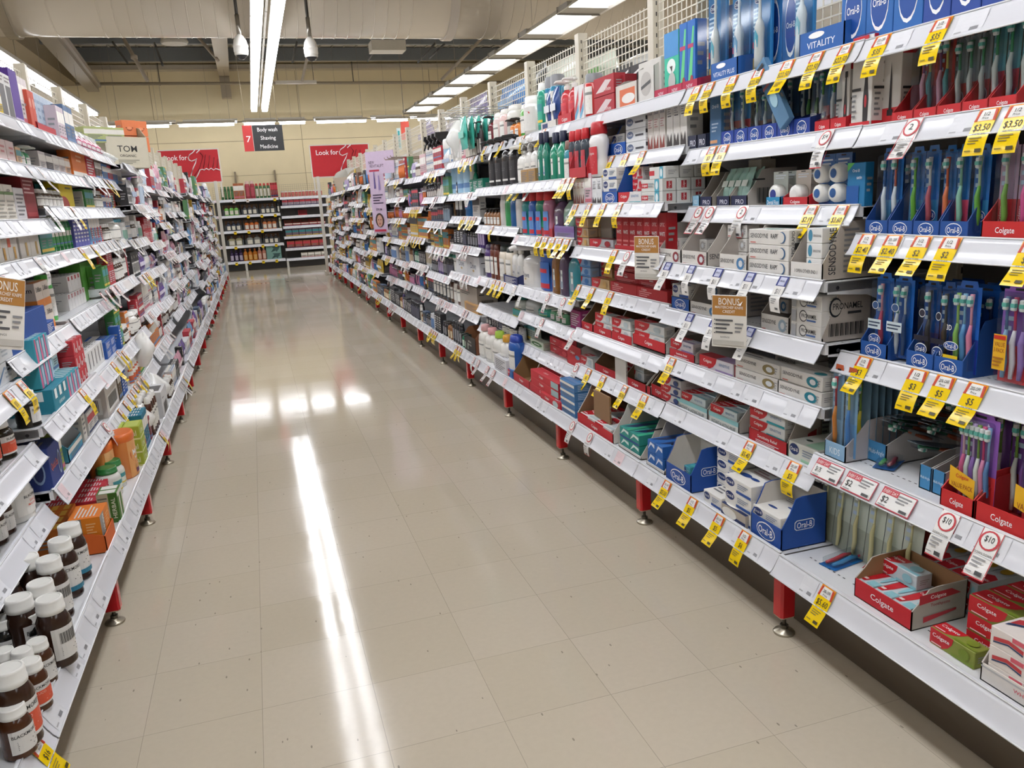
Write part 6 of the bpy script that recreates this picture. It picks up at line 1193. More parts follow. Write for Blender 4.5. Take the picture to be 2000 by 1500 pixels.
jar_at(94, 1166, .040, .185, 'blackbar', look=BJ+'bar code facing the aisle', rz=-.5)
jar_at(55, 1195, .036, .13, 'blackw', look='squat dark vitamin jar with wide white label', body='1c1d1c', rz=-.9)
jar_at(2, 1205, .036, .13, 'blackw', look='squat dark vitamin jar cut by the photo edge', body='1c1d1c', rz=-.9)
jar_at(71, 1251, .029, .115, 'blackw', look='small amber vitamin jar nearest to the bar-code jar', body='4a2a16', rz=-.6)
jar_at(41, 1269, .029, .115, 'blackw', look='small amber vitamin jar in the middle of three', body='4a2a16', rz=-.6)
jar_at(5, 1270, .029, .115, 'blackw', look='small amber vitamin jar leftmost of three', body='4a2a16', rz=-.6)
jar_at(56, 1289, .031, .125, 'blackr', look='small amber vitamin jar with orange label', body='4a2814', rz=-.8)
jar_at(14, 1303, .040, .185, 'blackr', look=BJ+'orange-tinged label, near photo corner', body='3a2418', rz=-.8)
jar_at(21, 1378, .032, .115, 'blackw', look='small amber vitamin jar nearest to the camera', body='4a2814', rz=-.7)
jar_at(5, 1120, .040, .185, 'blackw', look=BJ+'under the second shelf', rz=-.6)
jar_at(50, 1085, .040, .185, 'blackw', look=BJ+'back row behind the farthest ones', rz=-.6)
def lbox(key, u0, u1, **k): P(key, 'carton', k.pop('look'), k.pop('cat', 'medicine'), u0, u1, k.pop('n', 1), **k)
# lowest shelf
def ly(key, kind, look, cat, ya, yb, n=1, **k): place(SH[key], kind, look, cat, ya, yb, n, k.pop('h'), **k)
ly(L(1, 0), 'tray', 'orange rehydration display tray', 'display tray', 2.83, 3.0, h=.075, d=.13, inset=.0, col='d8641e', st='none', inner='8a4a20', lip=.8, sidecol='d8641e')
ly(L(1, 0), 'carton', 'orange and grey rehydration carton', 'medicine', 2.84, 2.99, h=.085, d=.10, inset=.01, lift=.045, body='e07a1e', st='hydra', side='hydra', top='lw')
ly(L(1, 0), 'carton', 'orange and yellow striped carton', 'medicine', 2.86, 3.12, 4, h=.1, d=.1, inset=.14, body='d8782a', st=[('r', 0, .3, 1, .5, 'f0c050')], top=[('r', .1, .1, .9, .3, 'f0c050'), ('r', .1, .5, .9, .7, 'f0c050')])
ly(L(1, 0), 'carton', 'green and white herbal carton', 'herbal remedy', 3.12, 3.22, 2, h=.115, d=.07, inset=.0, body='4a7c30', st=[('r', .6, 0, 1, 1, 'e0e0d4'), ('r', 0, .85, 1, 1, 'e4e4dc')], top=[('r', .1, .1, .9, .9, 'e4e4dc')], side=[('r', .0, 0, .55, 1, 'b8b49c'), ('r', .6, 0, 1, 1, '3c6c28'), ('l', .05, .1, .5, .9, 7, '6c6c60'), ('t', 'HERBAL', .78, .5, .2, .7, 'e0e8d0', 1)])
ly(L(1, 0), 'carton', 'red lozenge carton', 'cold remedy', 3.16, 3.46, 5, h=.085, d=.09, inset=.08, rows=2, body='c02a3c', st='lw', top='lw')
ly(L(1, 0), 'bottle', 'white tablet jar with green lid', 'vitamins', 3.42, 3.62, 2, h=.12, inset=.06, form='jar', body='dcdcd6', cap='2f7a3c', lab='dfe4d8', st='b3')
ly(L(1, 0), 'bottle', 'orange fibre powder tub', 'fibre powder', 3.52, 3.70, 1, h=.19, inset=.08, d=.1, form='tub', body='e8944a', cap='e0702c', lab='e8b078', st='meta')
ly(L(1, 0), 'bottle', 'orange fibre powder tub, frontmost', 'fibre powder', 3.64, 3.80, 1, h=.2, inset=.01, d=.1, form='tub', body='e08a48', cap='e0702c', lab='e8a868', st='meta')
ly(L(1, 0), 'bottle', 'small orange fibre powder tub', 'fibre powder', 3.46, 3.58, 1, h=.15, inset=.2, d=.09, form='tub', body='d8a070', cap='e0702c', lab='e0b890', st='meta')
ly(L(2, 0), 'carton', 'lime-green sachet carton', 'sachets', 3.83, 3.96, 1, h=.062, d=.07, inset=.0, stack=3, rows=2, body='a8b83c', st='ural', side='ural', top=[('r', .1, .1, .9, .9, 'bcc860')])
ly(L(2, 0), 'carton', 'pale teal sachet carton', 'sachets', 3.97, 4.08, 2, h=.14, d=.05, inset=.05, body='8cc4c0', st='b1')
ly(L(2, 0), 'carton', 'white and red slim carton', 'medicine', 3.99, 4.04, 1, h=.09, d=.03, inset=.01, body='e0dedb', st='b2')
ly(L(2, 0), 'carton', 'tall teal flat carton', 'medicine', 4.08, 4.26, 3, h=.18, d=.1, inset=.02, body='16708c', st='b1', side='lw', top='lw')
ly(L(2, 0), 'carton', 'dark red slim carton', 'medicine', 4.28, 4.34, 1, h=.12, d=.05, inset=.02, body='8a2c34', st='b1')
ly(L(2, 0), 'bottle', 'brown syrup bottle with white cap', 'syrup', 4.36, 4.62, 4, h=.2, inset=.01, form='flip', body='4a2416', cap='e2e0dc', lab='8a6a58', rows=2, mix=[dict(), dict(body='3c2018'), dict(lab='d8d4cc')])
ly(L(3, 0), 'carton', 'white shipping carton with bar code', 'box', 4.72, 4.98, 1, h=.15, d=.16, inset=.0, body='d4d4d6', st='boxbar', side='boxbar')
ly(L(3, 0), 'bag', 'crumpled white cotton wool bag', 'cotton wool', 5.0, 5.22, 1, h=.2, inset=.0, d=.18, col='e4e4e2')
P(L(0, 1), 'bottle', 'white magnesium vitamin jar', 'vitamins', 36, 58, 1, h=.15, inset=.03, d=.06, form='jar', body='e4e3de', cap='e8e7e3', lab='e6e5e1', st='daily')
P(L(0, 1), 'bottle', 'small white vitamin jar', 'vitamins', 60, 72, 1, h=.11, inset=.02, d=.06, form='jar', body='3a2818', cap='e8e7e3', lab='e6e5e1', st='blackw')
P(L(0, 1), 'bottle', 'brown vitamin jar', 'vitamins', 4, 34, 2, h=.12, inset=.03, d=.06, form='jar', body='3a2418', cap='e6e4df', lab='e0dfdc', st='blackw')
ly(L(1, 1), 'carton', 'navy and white antacid carton', 'medicine', 2.80, 2.96, h=.14, d=.16, inset=.0, body='243a80', st='eze', top='lines', side='eze')
ly(L(1, 1), 'carton', 'lime carton with pink stripe', 'medicine', 2.97, 3.03, h=.15, d=.12, inset=.01, body='9cb04a', st='b4')
ly(L(1, 1), 'carton', 'dark mixed sachet carton', 'sachets', 2.85, 3.2, 3, h=.08, d=.1, inset=.18, stack=2, body='3c3440', st='b5')
ly(L(1, 1), 'tray', 'teal and white open display tray', 'display tray', 3.1, 3.34, h=.09, d=.1, inset=.01, col='4a9cb8', st='b1', inner='c8ccce', lip=.6, sidecol='4a9cb8')
ly(L(1, 1), 'carton', 'grey and white tablet carton', 'tablets', 3.08, 3.2, h=.13, d=.06, inset=.12, body='c4c6c8', st='b2')
ly(L(1, 1), 'carton', 'slim white carton standing upright', 'tablets', 3.38, 3.44, h=.16, d=.04, inset=.01, body='d8d4cc', st='lines')
ly(L(1, 1), 'carton', 'white and red tablet carton', 'tablets', 3.48, 3.68, 2, h=.09, d=.08, inset=.01, body='dcdad6', st='b2')
ly(L(1, 1), 'carton', 'amber carton at the back', 'tablets', 3.25, 3.7, 4, h=.14, d=.05, inset=.14, body='8a6a3c', st='b1')
ly(L(2, 1), 'carton', 'white shipping carton with bar code', 'box', 3.9, 4.22, 1, h=.16, d=.22, inset=.01, body='cbc4be', st='carbar', side='carbar')
ly(L(2, 1), 'carton', 'brown and cream carton', 'medicine', 4.24, 4.34, 2, h=.16, d=.08, inset=.01, body='6a5a40', st='b1')
ly(L(2, 1), 'carton', 'blue tablet carton', 'tablets', 4.36, 4.5, 2, h=.13, d=.08, inset=.01, body='2458a8', st='lw')
ly(L(2, 1), 'bottle', 'white round-shouldered tablet jar', 'vitamins', 4.5, 4.62, 2, h=.13, inset=.06, form='jar', body='dcdad4', cap='e6e5e1', lab='6a9ca8', st='b1')
# third shelf bay 0..2
P(L(0, 2), 'bottle', 'brown vitamin jar', 'vitamins', 12, 30, 1, h=.12, inset=.03, d=.06, form='jar', body='2c2418', cap='e6e4df', lab='e0dfdc', st='blackr')
P(L(0, 2), 'bottle', 'brown vitamin jar', 'vitamins', 0, 12, 1, h=.12, inset=.03, d=.06, form='jar', body='2c2418', cap='e6e4df', lab='e0dfdc', st='blackr')
TPW = dict(body='3c9cac', st=[('p', [(.1, 0), (.5, 0), (.35, 1), (.1, 1)], 'd86a94'), ('r', .55, .1, .95, .9, 'a8c4d8')], top=[('r', .1, .1, .3, .9, 'd8e4e8'), ('r', .6, .1, .8, .9, 'd8e4e8')])
ly(L(1, 2), 'bottle', 'dark vitamin jar at the shelf end', 'vitamins', 2.80, 2.875, h=.115, inset=.01, d=.075, form='jar', body='26221e', cap='e2e1dc', lab='dcdbd8', st='blackw')
ly(L(1, 2), 'carton', 'teal nappy-cream style carton', 'medicine', 2.98, 3.2, 1, h=.085, d=.2, inset=.0, body='1f8096', st='gar', side='gar')
ly(L(1, 2), 'carton', 'teal, pink and white carton', 'medicine', 3.2, 3.42, 3, h=.085, d=.1, inset=.0, rows=2, **TPW)
ly(L(1, 2), 'carton', 'teal, pink and white carton on top', 'medicine', 2.99, 3.18, 3, h=.085, d=.14, inset=.03, lift=.087, stack=2, **TPW)
ly(L(1, 2), 'carton', 'white and teal soothing carton', 'medicine', 3.22, 3.4, 2, h=.1, d=.07, inset=.06, lift=.087, body='b8dce0', st='b1')
ly(L(1, 2), 'carton', 'red tablet carton in tall stack', 'tablets', 3.44, 3.62, 3, h=.06, d=.06, inset=.01, stack=3, rows=2, body='c0303a', st=[('r', .3, .2, .5, .8, 'd8c8c8'), ('r', .7, .1, .95, .4, 'e0d8d8')])
ly(L(2, 2), 'carton', 'white and red tablet carton', 'tablets', 3.74, 4.2, 6, h=.1, d=.1, inset=.04, body='dad8d6', st=[('r', .4, .2, .6, .9, '4a4a4c')], top='lines')
ly(L(1, 2), 'carton', 'white and red tablet carton, back row', 'tablets', 3.0, 3.68, 9, h=.06, d=.05, inset=.3, stack=2, body='c8c2be', st=[('r', .3, .5, .7, .9, 'a83038')])
ly(L(2, 2), 'carton', 'blue tablet carton lying flat', 'tablets', 4.22, 4.5, 2, h=.04, d=.12, inset=.03, stack=2, body='2c5cac', st='lw', top='b1')
ly(L(2, 2), 'carton', 'upright blue carton', 'tablets', 4.52, 4.58, 1, h=.12, d=.05, inset=.01, body='2c5cac', st='lw')
ly(L(3, 1), 'bottle', 'white round-shouldered tablet jar', 'vitamins', 4.66, 5.0, 4, h=.17, inset=.02, form='jar', body='dfddd8', cap='e8e7e3', lab='c8603c', st='b1')
P(L(2, 2), 'bottle', 'white lotion tub', 'skin care', 252, 262, 1, h=.12, inset=.05, form='jar', body='dcdad4', cap='e6e5e1', lab='8ab0a0')
# level 3: long shelf z .92
ly(L(1, 3), 'carton', 'deep blue cold-relief display box', 'cold remedy', 2.85, 3.36, h=.12, d=.13, inset=.0, body='1f4a94', st=[('l', .3, .1, .8, .25, 1, 'b8c8e0')], side=[('t', 'COLD', .5, .5, .4, .3, 'c8d4e8')], top='lines')
ly(L(1, 3), 'carton', 'small blue cold-relief carton', 'cold remedy', 3.37, 3.5, h=.05, d=.1, inset=.01, body='2450a0', st='lw')
ly(L(1, 3), 'carton', 'orange throat-spray carton', 'throat spray', 3.48, 3.7, 2, h=.095, d=.1, inset=.05, stack=2, body='d8ccc0', st='dif', side='dif')
ly(L(2, 3), 'bottle', 'bright green spray can', 'spray', 3.74, 3.81, 1, h=.19, inset=.05, d=.07, form='can', body='4ab04a', cap='5fd05a', lab='d8e8d4')
ly(L(2, 3), 'carton', 'white and red stacked tablet carton', 'tablets', 4.1, 4.5, 6, h=.075, d=.14, inset=.07, body='dedcda', st=[('r', .15, .7, .6, .95, 'a82c34'), ('t', 'B', .38, .8, .2, .2, 'f0e8e8')], top='lines')
ly(L(2, 3), 'carton', 'white and red stacked tablet carton, upper', 'tablets', 4.2, 4.5, 4, h=.075, d=.14, inset=.08, lift=.076, body='dedcda', st=[('r', .15, .7, .6, .95, 'a82c34')], top='lines')
lbox(L(1, 3), 70, 120, look='dark green carton in back row', n=5, h=.17, d=.05, inset=.22, body='2c4a30', st='b1')
lbox(L(2, 3), 168, 200, look='bright green boxed carton', n=2, h=.19, d=.1, inset=.08, body='4a8c2c', st='none', top='lw')
lbox(L(2, 3), 198, 214, look='green and yellow upright carton', n=2, h=.17, d=.05, inset=.03, body='6ab04a', st='b3')
lbox(L(2, 1), 200, 236, look='teal slim carton', n=4, h=.08, d=.05, inset=.2, body='3c8ca0', st='b1')
# level 4: long shelf z 1.217
lbox(L(1, 4), 0, 40, look='white and orange lozenge carton', n=2, h=.115, d=.06, inset=.015, body='e4dfd6', st='strep')
lbox(L(1, 4), 44, 82, look='cream lozenge carton', n=2, h=.12, d=.06, inset=.02, body='e0dbd2', st=[('t', 'Strepsils', .55, .8, .7, .12, '6a4a3a'), ('r', .5, .1, .7, .5, 'c8a868')])
lbox(L(2, 4), 84, 108, look='green and white lozenge pouch box', n=2, h=.12, d=.05, inset=.02, body='3c8c74', st='b3')
P(L(2, 4), 'bottle', 'green mouth-rinse bottle in white wrap', 'mouthwash', 108, 150, 6, h=.15, inset=.03, form='flip', body='2c7a3c', cap='c8ccc0', lab='3c9c4a', st='b1')
lbox(L(2, 4), 150, 178, look='blue-violet tube carton', n=5, h=.15, d=.04, inset=.02, body='5a5ca8', st='lw')
lbox(L(3, 4), 179, 200, look='white and sky-blue hanging carton', n=4, h=.15, d=.04, inset=.02, body='6aa0cc', st='b1')
P(L(3, 4), 'bottle', 'white lidded jar', 'skin care', 208, 224, 1, h=.13, inset=.03, form='jar', body='d8d6d0', cap='e8e6e2', lab='c8c4bc')
lbox(L(3, 4), 226, 246, look='aqua and white tablet carton', n=3, h=.12, d=.06, inset=.02, body='5ab0c8', st='b1')
# level 5: z 1.352
lbox(L(1, 5), 0, 36, look='cream and olive herbal carton', n=2, h=.13, d=.06, inset=.02, body='d6d0c4', st=[('t', 'activ', .5, .85, .5, .1, '2a2a28'), ('r', 0, .72, 1, .8, '5a7a3c'), ('l', .1, .1, .9, .6, 5, '9a968c')])
lbox(L(1, 5), 37, 58, look='white fine-print carton', n=1, h=.12, d=.06, inset=.02, body='d4d2d4', st='lines')
lbox(L(1, 5), 55, 78, look='dark red cold and flu carton', n=1, h=.165, d=.08, inset=.02, body='8c2028', st=[('l', .1, .6, .9, .95, 4, 'd8a8a8'), ('r', .1, .1, .9, .2, 'a83038')])
P(L(2, 5), 'bottle', 'small cream tablet jar', 'vitamins', 76, 122, 6, h=.075, inset=.02, form='jar', body='5c4c40', cap='c8c4bc', lab='d0c8bc')
lbox(L(2, 5), 122, 148, look='yellow and red triangular display box', n=1, h=.14, d=.06, inset=.02, body='e0c820', st=[('e', .2, .1, .4, .3, 'b83020'), ('l', .4, .6, .9, .85, 2, '6a5a20')])
lbox(L(2, 5), 76, 125, look='black and green carton at the back', n=4, h=.13, d=.05, inset=.1, body='2c3024', st='b3')
lbox(L(3, 5), 165, 210, look='small cream tablet carton', n=5, h=.09, d=.05, inset=.03, body='d0ccc0', st='b1')
lbox(L(3, 5), 208, 228, look='orange-red tall carton', n=2, h=.12, d=.05, inset=.02, body='c8503c', st='lw')
# level 6: z 1.55
lbox(L(1, 6), 0, 34, look='pale pink and white flu carton', n=2, h=.085, d=.06, inset=.02, body='ddc8c4', st=[('p', [(0, 0), (.6, 0), (0, .25)], 'c8303a'), ('l', .3, .4, .8, .8, 2, 'c87878')])
P(L(1, 6), 'bottle', 'small green round nasal bottle', 'nasal spray', 46, 66, 2, h=.08, inset=.02, form='pump', body='3c8c5a', cap='d8d8d0', lab='e0d8b0')
lbox(L(1, 6), 36, 46, look='orange and cream carton', n=1, h=.07, d=.05, inset=.02, body='d8b490', st='b3')
lbox(L(2, 6), 80, 142, look='pale grey and cream tablet carton', n=5, h=.085, d=.05, inset=.02, body='ccc4c0', st='b1', mix=[dict(), dict(body='5a5658'), dict(), dict(body='c8b8b4'), dict(body='d8b090')])
lbox(L(3, 6), 145, 172, look='orange upright carton', n=1, h=.135, d=.06, inset=.01, lift=-.005, body='d8742c', st=[('l', .3, .5, .7, .8, 2, 'e8b080'), ('r', 0, 0, 1, .18, 'd8d4cc')])
lbox(L(3, 6), 173, 188, look='red upright carton', n=1, h=.12, d=.05, inset=.01, body='b82c3c', st='lw')
lbox(L(3, 6), 189, 202, look='brown slim carton', n=2, h=.11, d=.05, inset=.01, body='6a5040', st='b1')
lbox(L(3, 6), 203, 240, look='blue and white small carton', n=4, h=.1, d=.05, inset=.01, body='4a78b0', st='b1', mix=[dict(), dict(body='b83c4a'), dict(), dict(body='d8d4d4')])
# top shelf
TS = L(1, 7)
lbox(TS, 0, 10, look='yellow and blue first-aid carton', n=1, h=.09, d=.08, inset=.015, stack=2, body='d8b82c', st='b1')
lbox(TS, 8, 34, look='white and dark photo carton', n=2, h=.17, d=.05, inset=.015, body='d4d2d0', st=[('r', .1, .1, .9, .75, '4a4648'), ('l', .1, .8, .9, .95, 2, '6a5a5a')])
lbox(TS, 34, 50, look='purple wedge-shaped carton', n=1, h=.2, d=.04, inset=.015, body='54308c', st=[('r', 0, 0, 1, .12, 'b8a8c8')])
lbox(TS, 0, 50, look='blue-topped white bandage carton', n=3, h=.24, d=.06, inset=.09, body='d0c4c8', st=[('r', 0, .85, 1, 1, '3a4c90')])
lbox(TS, 50, 68, look='white and pink bandage carton', n=3, h=.2, d=.05, inset=.03, body='d8d0d0', st='b4')
lbox(L(2, 7), 66, 78, look='coral support bandage carton', n=2, h=.16, d=.05, inset=.015, body='c8523c', st=[('e', .5, .7, .3, .12, 'd88a70')])
P(L(2, 7), 'tray', 'low red and olive counter tray', 'display tray', 76, 112, 1, h=.05, d=.06, inset=.008, col='b8303a', st='none', inner='8a2428', lip=.8)
lbox(L(2, 7), 76, 118, look='tall pale blue bandage carton', n=6, h=.2, d=.06, inset=.07, body='aebccc', st=[('l', .1, .1, .9, .9, 5, '7c90ac')])
lbox(L(3, 7), 120, 134, look='white and pink slim carton', n=3, h=.17, d=.05, inset=.02, body='d4c4cc', st='b4')
lbox(L(3, 7), 135, 152, look='slate blue support box', n=2, h=.19, d=.05, inset=.02, body='5a7498', st='b1')
P(L(3, 7), 'pouch', 'clear pack with pink tubes', 'first aid', 152, 205, 6, h=.08, inset=.02, d=.05, col='c8708c', acc='e4d8dc')
P(L(3, 7), 'pouch', 'clear pack with white pads', 'first aid', 155, 200, 4, h=.14, inset=.09, d=.04, col='d4d8da', acc='b8c0c4')
P(L(3, 7), 'pouch', 'small clear cotton pack', 'first aid', 206, 232, 3, h=.05, inset=.01, d=.05, col='dcdedc', acc='c8ccc8')
# bay 4 top: cream display box with orange packs
sh = SH[('L', 4, len(levels('L', 4))-1)]
P(L(0, 3), 'carton', 'white carton with blue strokes', 'medicine', -60, 34, 2, h=.065, inset=.03, d=.12, stack=3, body='d8dadc', st=[('p', [(.1, .1), (.5, .8), (.55, .8), (.2, .1)], '5a84ae'), ('l', .5, .2, .9, .8, 3, 'a8b0b8')], top='lines')
# ================================================================ price tickets
def ticket_mesh(kind, price, v):
    r_ = random.Random(v*17+len(price)); W_, H_ = .052, .115
    if kind == 'y': W_, H_ = .055, .112
    if kind == 's': W_, H_ = .05, .115
    path = [(-.004, .002), (-.011, -.010), (-.019, -.024), (-.027, -.038), (-.040, -.062), (-.052, -.085), (-.060, -.108), (-.064, -.13)]
    k = r_.uniform(-.012, .014); path = [(y+(0 if i < 5 else k*(i-4)), z) for i, (y, z) in enumerate(path)]
    cum = [0]
    for a, b_ in zip(path, path[1:]): cum.append(cum[-1]+math.hypot(b_[0]-a[0], b_[1]-a[1]))
    def F(a, b_, Ly):
        s_ = (H_/2-b_)
        for i in range(len(path)-1):
            if s_ <= cum[i+1] or i == len(path)-2:
                t = (s_-cum[i])/(cum[i+1]-cum[i]); y = path[i][0]+(path[i+1][0]-path[i][0])*t; z = path[i][1]+(path[i+1][1]-path[i][1])*t
                dy, dz = path[i+1][0]-path[i][0], path[i+1][1]-path[i][1]; n = math.hypot(dy, dz); return (a, y-.003+dz/n*EPS*Ly*.8, z-dy/n*EPS*Ly*.8)
    def strip(m, b0, b1, key, back=True):
        N = 8
        for s_ in ((0, 1) if back else (0,)):
            vs_ = []
            for i in range(N+1):
                b_ = (b0+(b1-b0)*i/N-.5)*H_
                vs_ += [F(-W_/2, b_, -s_), F(W_/2, b_, -s_)]
            m.add(vs_, [((2*i, 2*i+1, 2*i+3, 2*i+2) if not s_ else (2*i, 2*i+2, 2*i+3, 2*i+1)) for i in range(N)], key if not s_ else ('f0e08a' if key[0] == 'f' else 'e8e8e8'), True)
    m = MB()
    if kind == 'y':
        strip(m, 0, .72, 'f6d200:g'); strip(m, .72, 1, 'f09a2c:g', True)
        big = [('r', .14, .73, .86, .85, 'eeece8'), ('r', .14, .85, .86, .97, 'eeece8'), ('p', [(.0, .72), (.12, .72), (.2, .97), (.08, .97)], 'c84020'), ('p', [(.88, .72), (1, .72), (.92, .97), (.8, .97)], 'c84020')]
        m.draw(F, W_, H_, big, 1); m.draw(F, W_, H_, [('t', '1/2' if v % 3 else '20% OFF', .5, .87, .3 if v % 3 else .5, .08, '2a2a28'), ('t', 'Price', .5, .78, .3, .05, '2a2a28')], 5)
        m.draw(F, W_, H_, [('t', '$'+price, .52, .57, .2+.14*len(price), .17, '2a2410'), ('t', 'WAS TO SAVE', .5, .44, .6, .035, '4a4010'), ('l', .15, .22, .75, .38, 3, '8a7820'), ('l', .1, .07, .4, .12, 1, '8a7820'), ('r', .6, .06, .9, .13, '4a4010')], 2)
    elif kind == 'd':
        strip(m, 0, 1, 'ebe9e6:g')
        m.draw(F, W_, H_, [('r', 0, 0, .04, 1, 'c84048'), ('r', .96, 0, 1, 1, 'c84048'), ('r', 0, 0, 1, .025, 'c84048'), ('e', .5, .78, .46, .2, 'c83c44'), ('e', .5, .78, .36, .165, 'efedea')], 1)
        m.draw(F, W_, H_, [('t', price if len(price) < 2 else '$'+price, .5, .8, .2+.12*len(price), .14, '2a2a2a'), ('t', 'DOWN DOWN', .5, .5, .84, .05, '2a2a2a'), ('l', .15, .2, .75, .43, 3, '9a9a9c'), ('l', .1, .08, .4, .13, 1, '9a9a9c'), ('r', .55, .07, .88, .15, '4a4a4c')], 7)
    elif kind == 's':
        strip(m, 0, .72, 'ebe9e6:g'); strip(m, .72, 1, '3a4280:g')
        m.draw(F, W_, H_, [('r', .18, .74, .82, .97, 'b8bcd8'), ('t', 'SPECIAL', .5, .86, .5, .05, '2a2c5a')], 1)
        m.draw(F, W_, H_, [('t', '$'+price, .5, .56, .42, .17, '26262a'), ('l', .15, .22, .7, .38, 3, '9a9a9c'), ('r', .55, .08, .85, .14, '6a6a6c')], 2)
    else:
        strip(m, 0, 1, 'e6e5e3:g'); m.draw(F, W_, H_, [('e', .5, .84, .34, .13, 'd8a8ac'), ('e', .5, .84, .28, .1, 'ecebe8'), ('l', .15, .2, .8, .6, 4, '8a8a8c'), ('t', price, .5, .84, .2, .1, '3a3a3a')], 1)
    return m
_TK = {}
TKN = {'y': 'yellow half-price ticket', 'd': 'white and red-ringed ticket', 's': 'white and navy ticket', 'w': 'narrow white ticket'}
def ticket(key, u=None, kind='y', price='5', y=None):
    sh = SH[key]
    if y is None: y = y_at(u, inx(sh.side, sh.xf, -.02), sh.z-.02)
    v = rnd.randrange(4); k = (kind, price, v)
    if k not in _TK: _TK[k] = ticket_mesh(kind, price, v).mesh('price_ticket')
    o = link('price_ticket', _TK[k]); o.location = (sh.xf, y, sh.z+.004); o.rotation_euler = (0, 0, rzof(sh.side)+rnd.uniform(-.05, .05))
    ITEMS.append((o, TKN[kind], 'price ticket', sh, y, -1, -1))
for key, us in {
    R(-1, 0): [(1612, 'y', '5.60')], R(-1, 1): [(1850, 'd', '10'), (1932, 'd', '10')], R(-1, 2): [(1684, 'y', '3'), (1788, 'y', '3'), (1840, 'y', '5'), (1902, 'y', '5')],
    R(-1, 3): [(1690, 'y', '2.40'), (1740, 'y', '2.40'), (1796, 'y', '2'), (1852, 'y', '2'), (2012, 'y', '5')], R(-1, 4): [(1780, 'd', '2'), (1925, 'y', '3.50'), (1985, 'y', '3.50')],
    R(-1, 5): [(1718, 'y', '35'), (1835, 'y', '35')],
    R(0, 0): [(1300, 'y', '2.50'), (1350, 'y', '5'), (1402, 'y', '5'), (1452, 'y', '6')], R(0, 1): [(1462, 'y', '5.40'), (1548, 'y', '5')], R(0, 2): [(1310, 'y', '3.50')],
    R(0, 3): [(1345, 's', '11'), (1392, 's', '11'), (1462, 's', '11')], R(0, 4): [(1302, 's', '11'), (1348, 's', '11'), (1400, 's', '11'), (1462, 's', '11'), (1526, 's', '11')],
    R(0, 5): [(1364, 'd', '2'), (1386, 'd', '2'), (1448, 'd', '2'), (1582, 'y', '2.19'), (1640, 'y', '3.60')], R(0, 6): [(1388, 'y', '3'), (1410, 'y', '16'), (1612, 'd', '14')],
    R(0, 7): [(1358, 'y', '22'), (1384, 'y', '22.50'), (1428, 'y', '22.50'), (1478, 'y', '22.50'), (1535, 'y', '22.50'), (1592, 'y', '22.50'), (1648, 'y', '22.50')],
    R(1, 0): [(1118, 'd', '3'), (1152, 'd', '3')], R(1, 1): [(1125, 'd', '3'), (1148, 'y', '3'), (1176, 'y', '3'), (1218, 'y', '3.50'), (1256, 'y', '3.50')],
    R(1, 3): [(1128, 'y', '2'), (1155, 'y', '2'), (1190, 'y', '3')], R(1, 4): [(1198, 'y', '3'), (1224, 'd', '5')], R(1, 5): [(1122, 'y', '8'), (1148, 'y', '5'), (1176, 'y', '5'), (1208, 'y', '4')],
    R(1, 6): [(1162, 'y', '3'), (1192, 'y', '3'), (1220, 'y', '5'), (1252, 'y', '4')],
    R(2, 2): [(1058, 'd', '2'), (1120, 'd', '3')], R(2, 3): [(1070, 'd', '3'), (1100, 'd', '3')], R(2, 4): [(1052, 'y', '3'), (1064, 'y', '3'), (1078, 'y', '3'), (1092, 'y', '3'), (1106, 'y', '3')], R(2, 5): [(1098, 'y', '3'), (1108, 'y', '3'), (1118, 'y', '3')],
    R(2, 6): [(1060, 'y', '8')], R(3, 6): [(946, 'y', '4'), (964, 'w', '4'), (978, 'y', '4'), (1008, 'w', '5'), (1020, 'y', '5')], R(3, 5): [(1004, 'y', '4'), (1016, 'y', '4'), (1036, 'w', '6')],
    R(3, 0): [(925, 'd', '3'), (934, 'd', '3'), (952, 'd', '3'), (964, 'd', '3')], R(3, 3): [(952, 'w', '4'), (964, 'y', '4'), (972, 'y', '4'), (982, 'y', '4'), (1004, 'w', '4'), (1020, 'w', '4')], R(3, 4): [(960, 'y', '4')],
    L(0, 3): [(48, 'y', '13'), (22, 'y', '13')], L(1, 2): [(165, 'y', '17'), (235, 'y', '12')], L(2, 2): [(245, 'y', '12'), (225, 'y', '8')], L(1, 1): [(208, 'd', '4')], L(2, 1): [(238, 'y', '9'), (248, 'y', '9'), (256, 'y', '9'), (262, 'y', '9'), (268, 'y', '9'), (274, 'y', '9'), (280, 'y', '9')],
    L(1, 4): [(78, 'w', '4')], L(2, 4): [(162, 'y', '7'), (185, 'y', '7')], L(3, 4): [(214, 'w', '5'), (222, 'w', '5'), (230, 'w', '5')], L(2, 5): [(98, 'w', '4'), (135, 'w', '4'), (146, 'y', '4')], L(2, 6): [(60, 'w', '5'), (82, 'w', '5')],
    L(3, 6): [(172, 'w', '5'), (184, 'w', '5'), (196, 'w', '5'), (208, 'y', '5'), (216, 'y', '5')], L(3, 3): [(202, 'd', '5'), (212, 'd', '5'), (222, 'd', '5'), (230, 'd', '5')], L(1, 0): [(318, 'y', '8')], L(3, 0): [(362, 'y', '3')]}.items():
    for u, k, p_ in us: ticket(key, u, k, p_)
ticket(L(-1, 0), y=1.78, kind='y', price='16')
r2 = random.Random(99); FAR = MB()
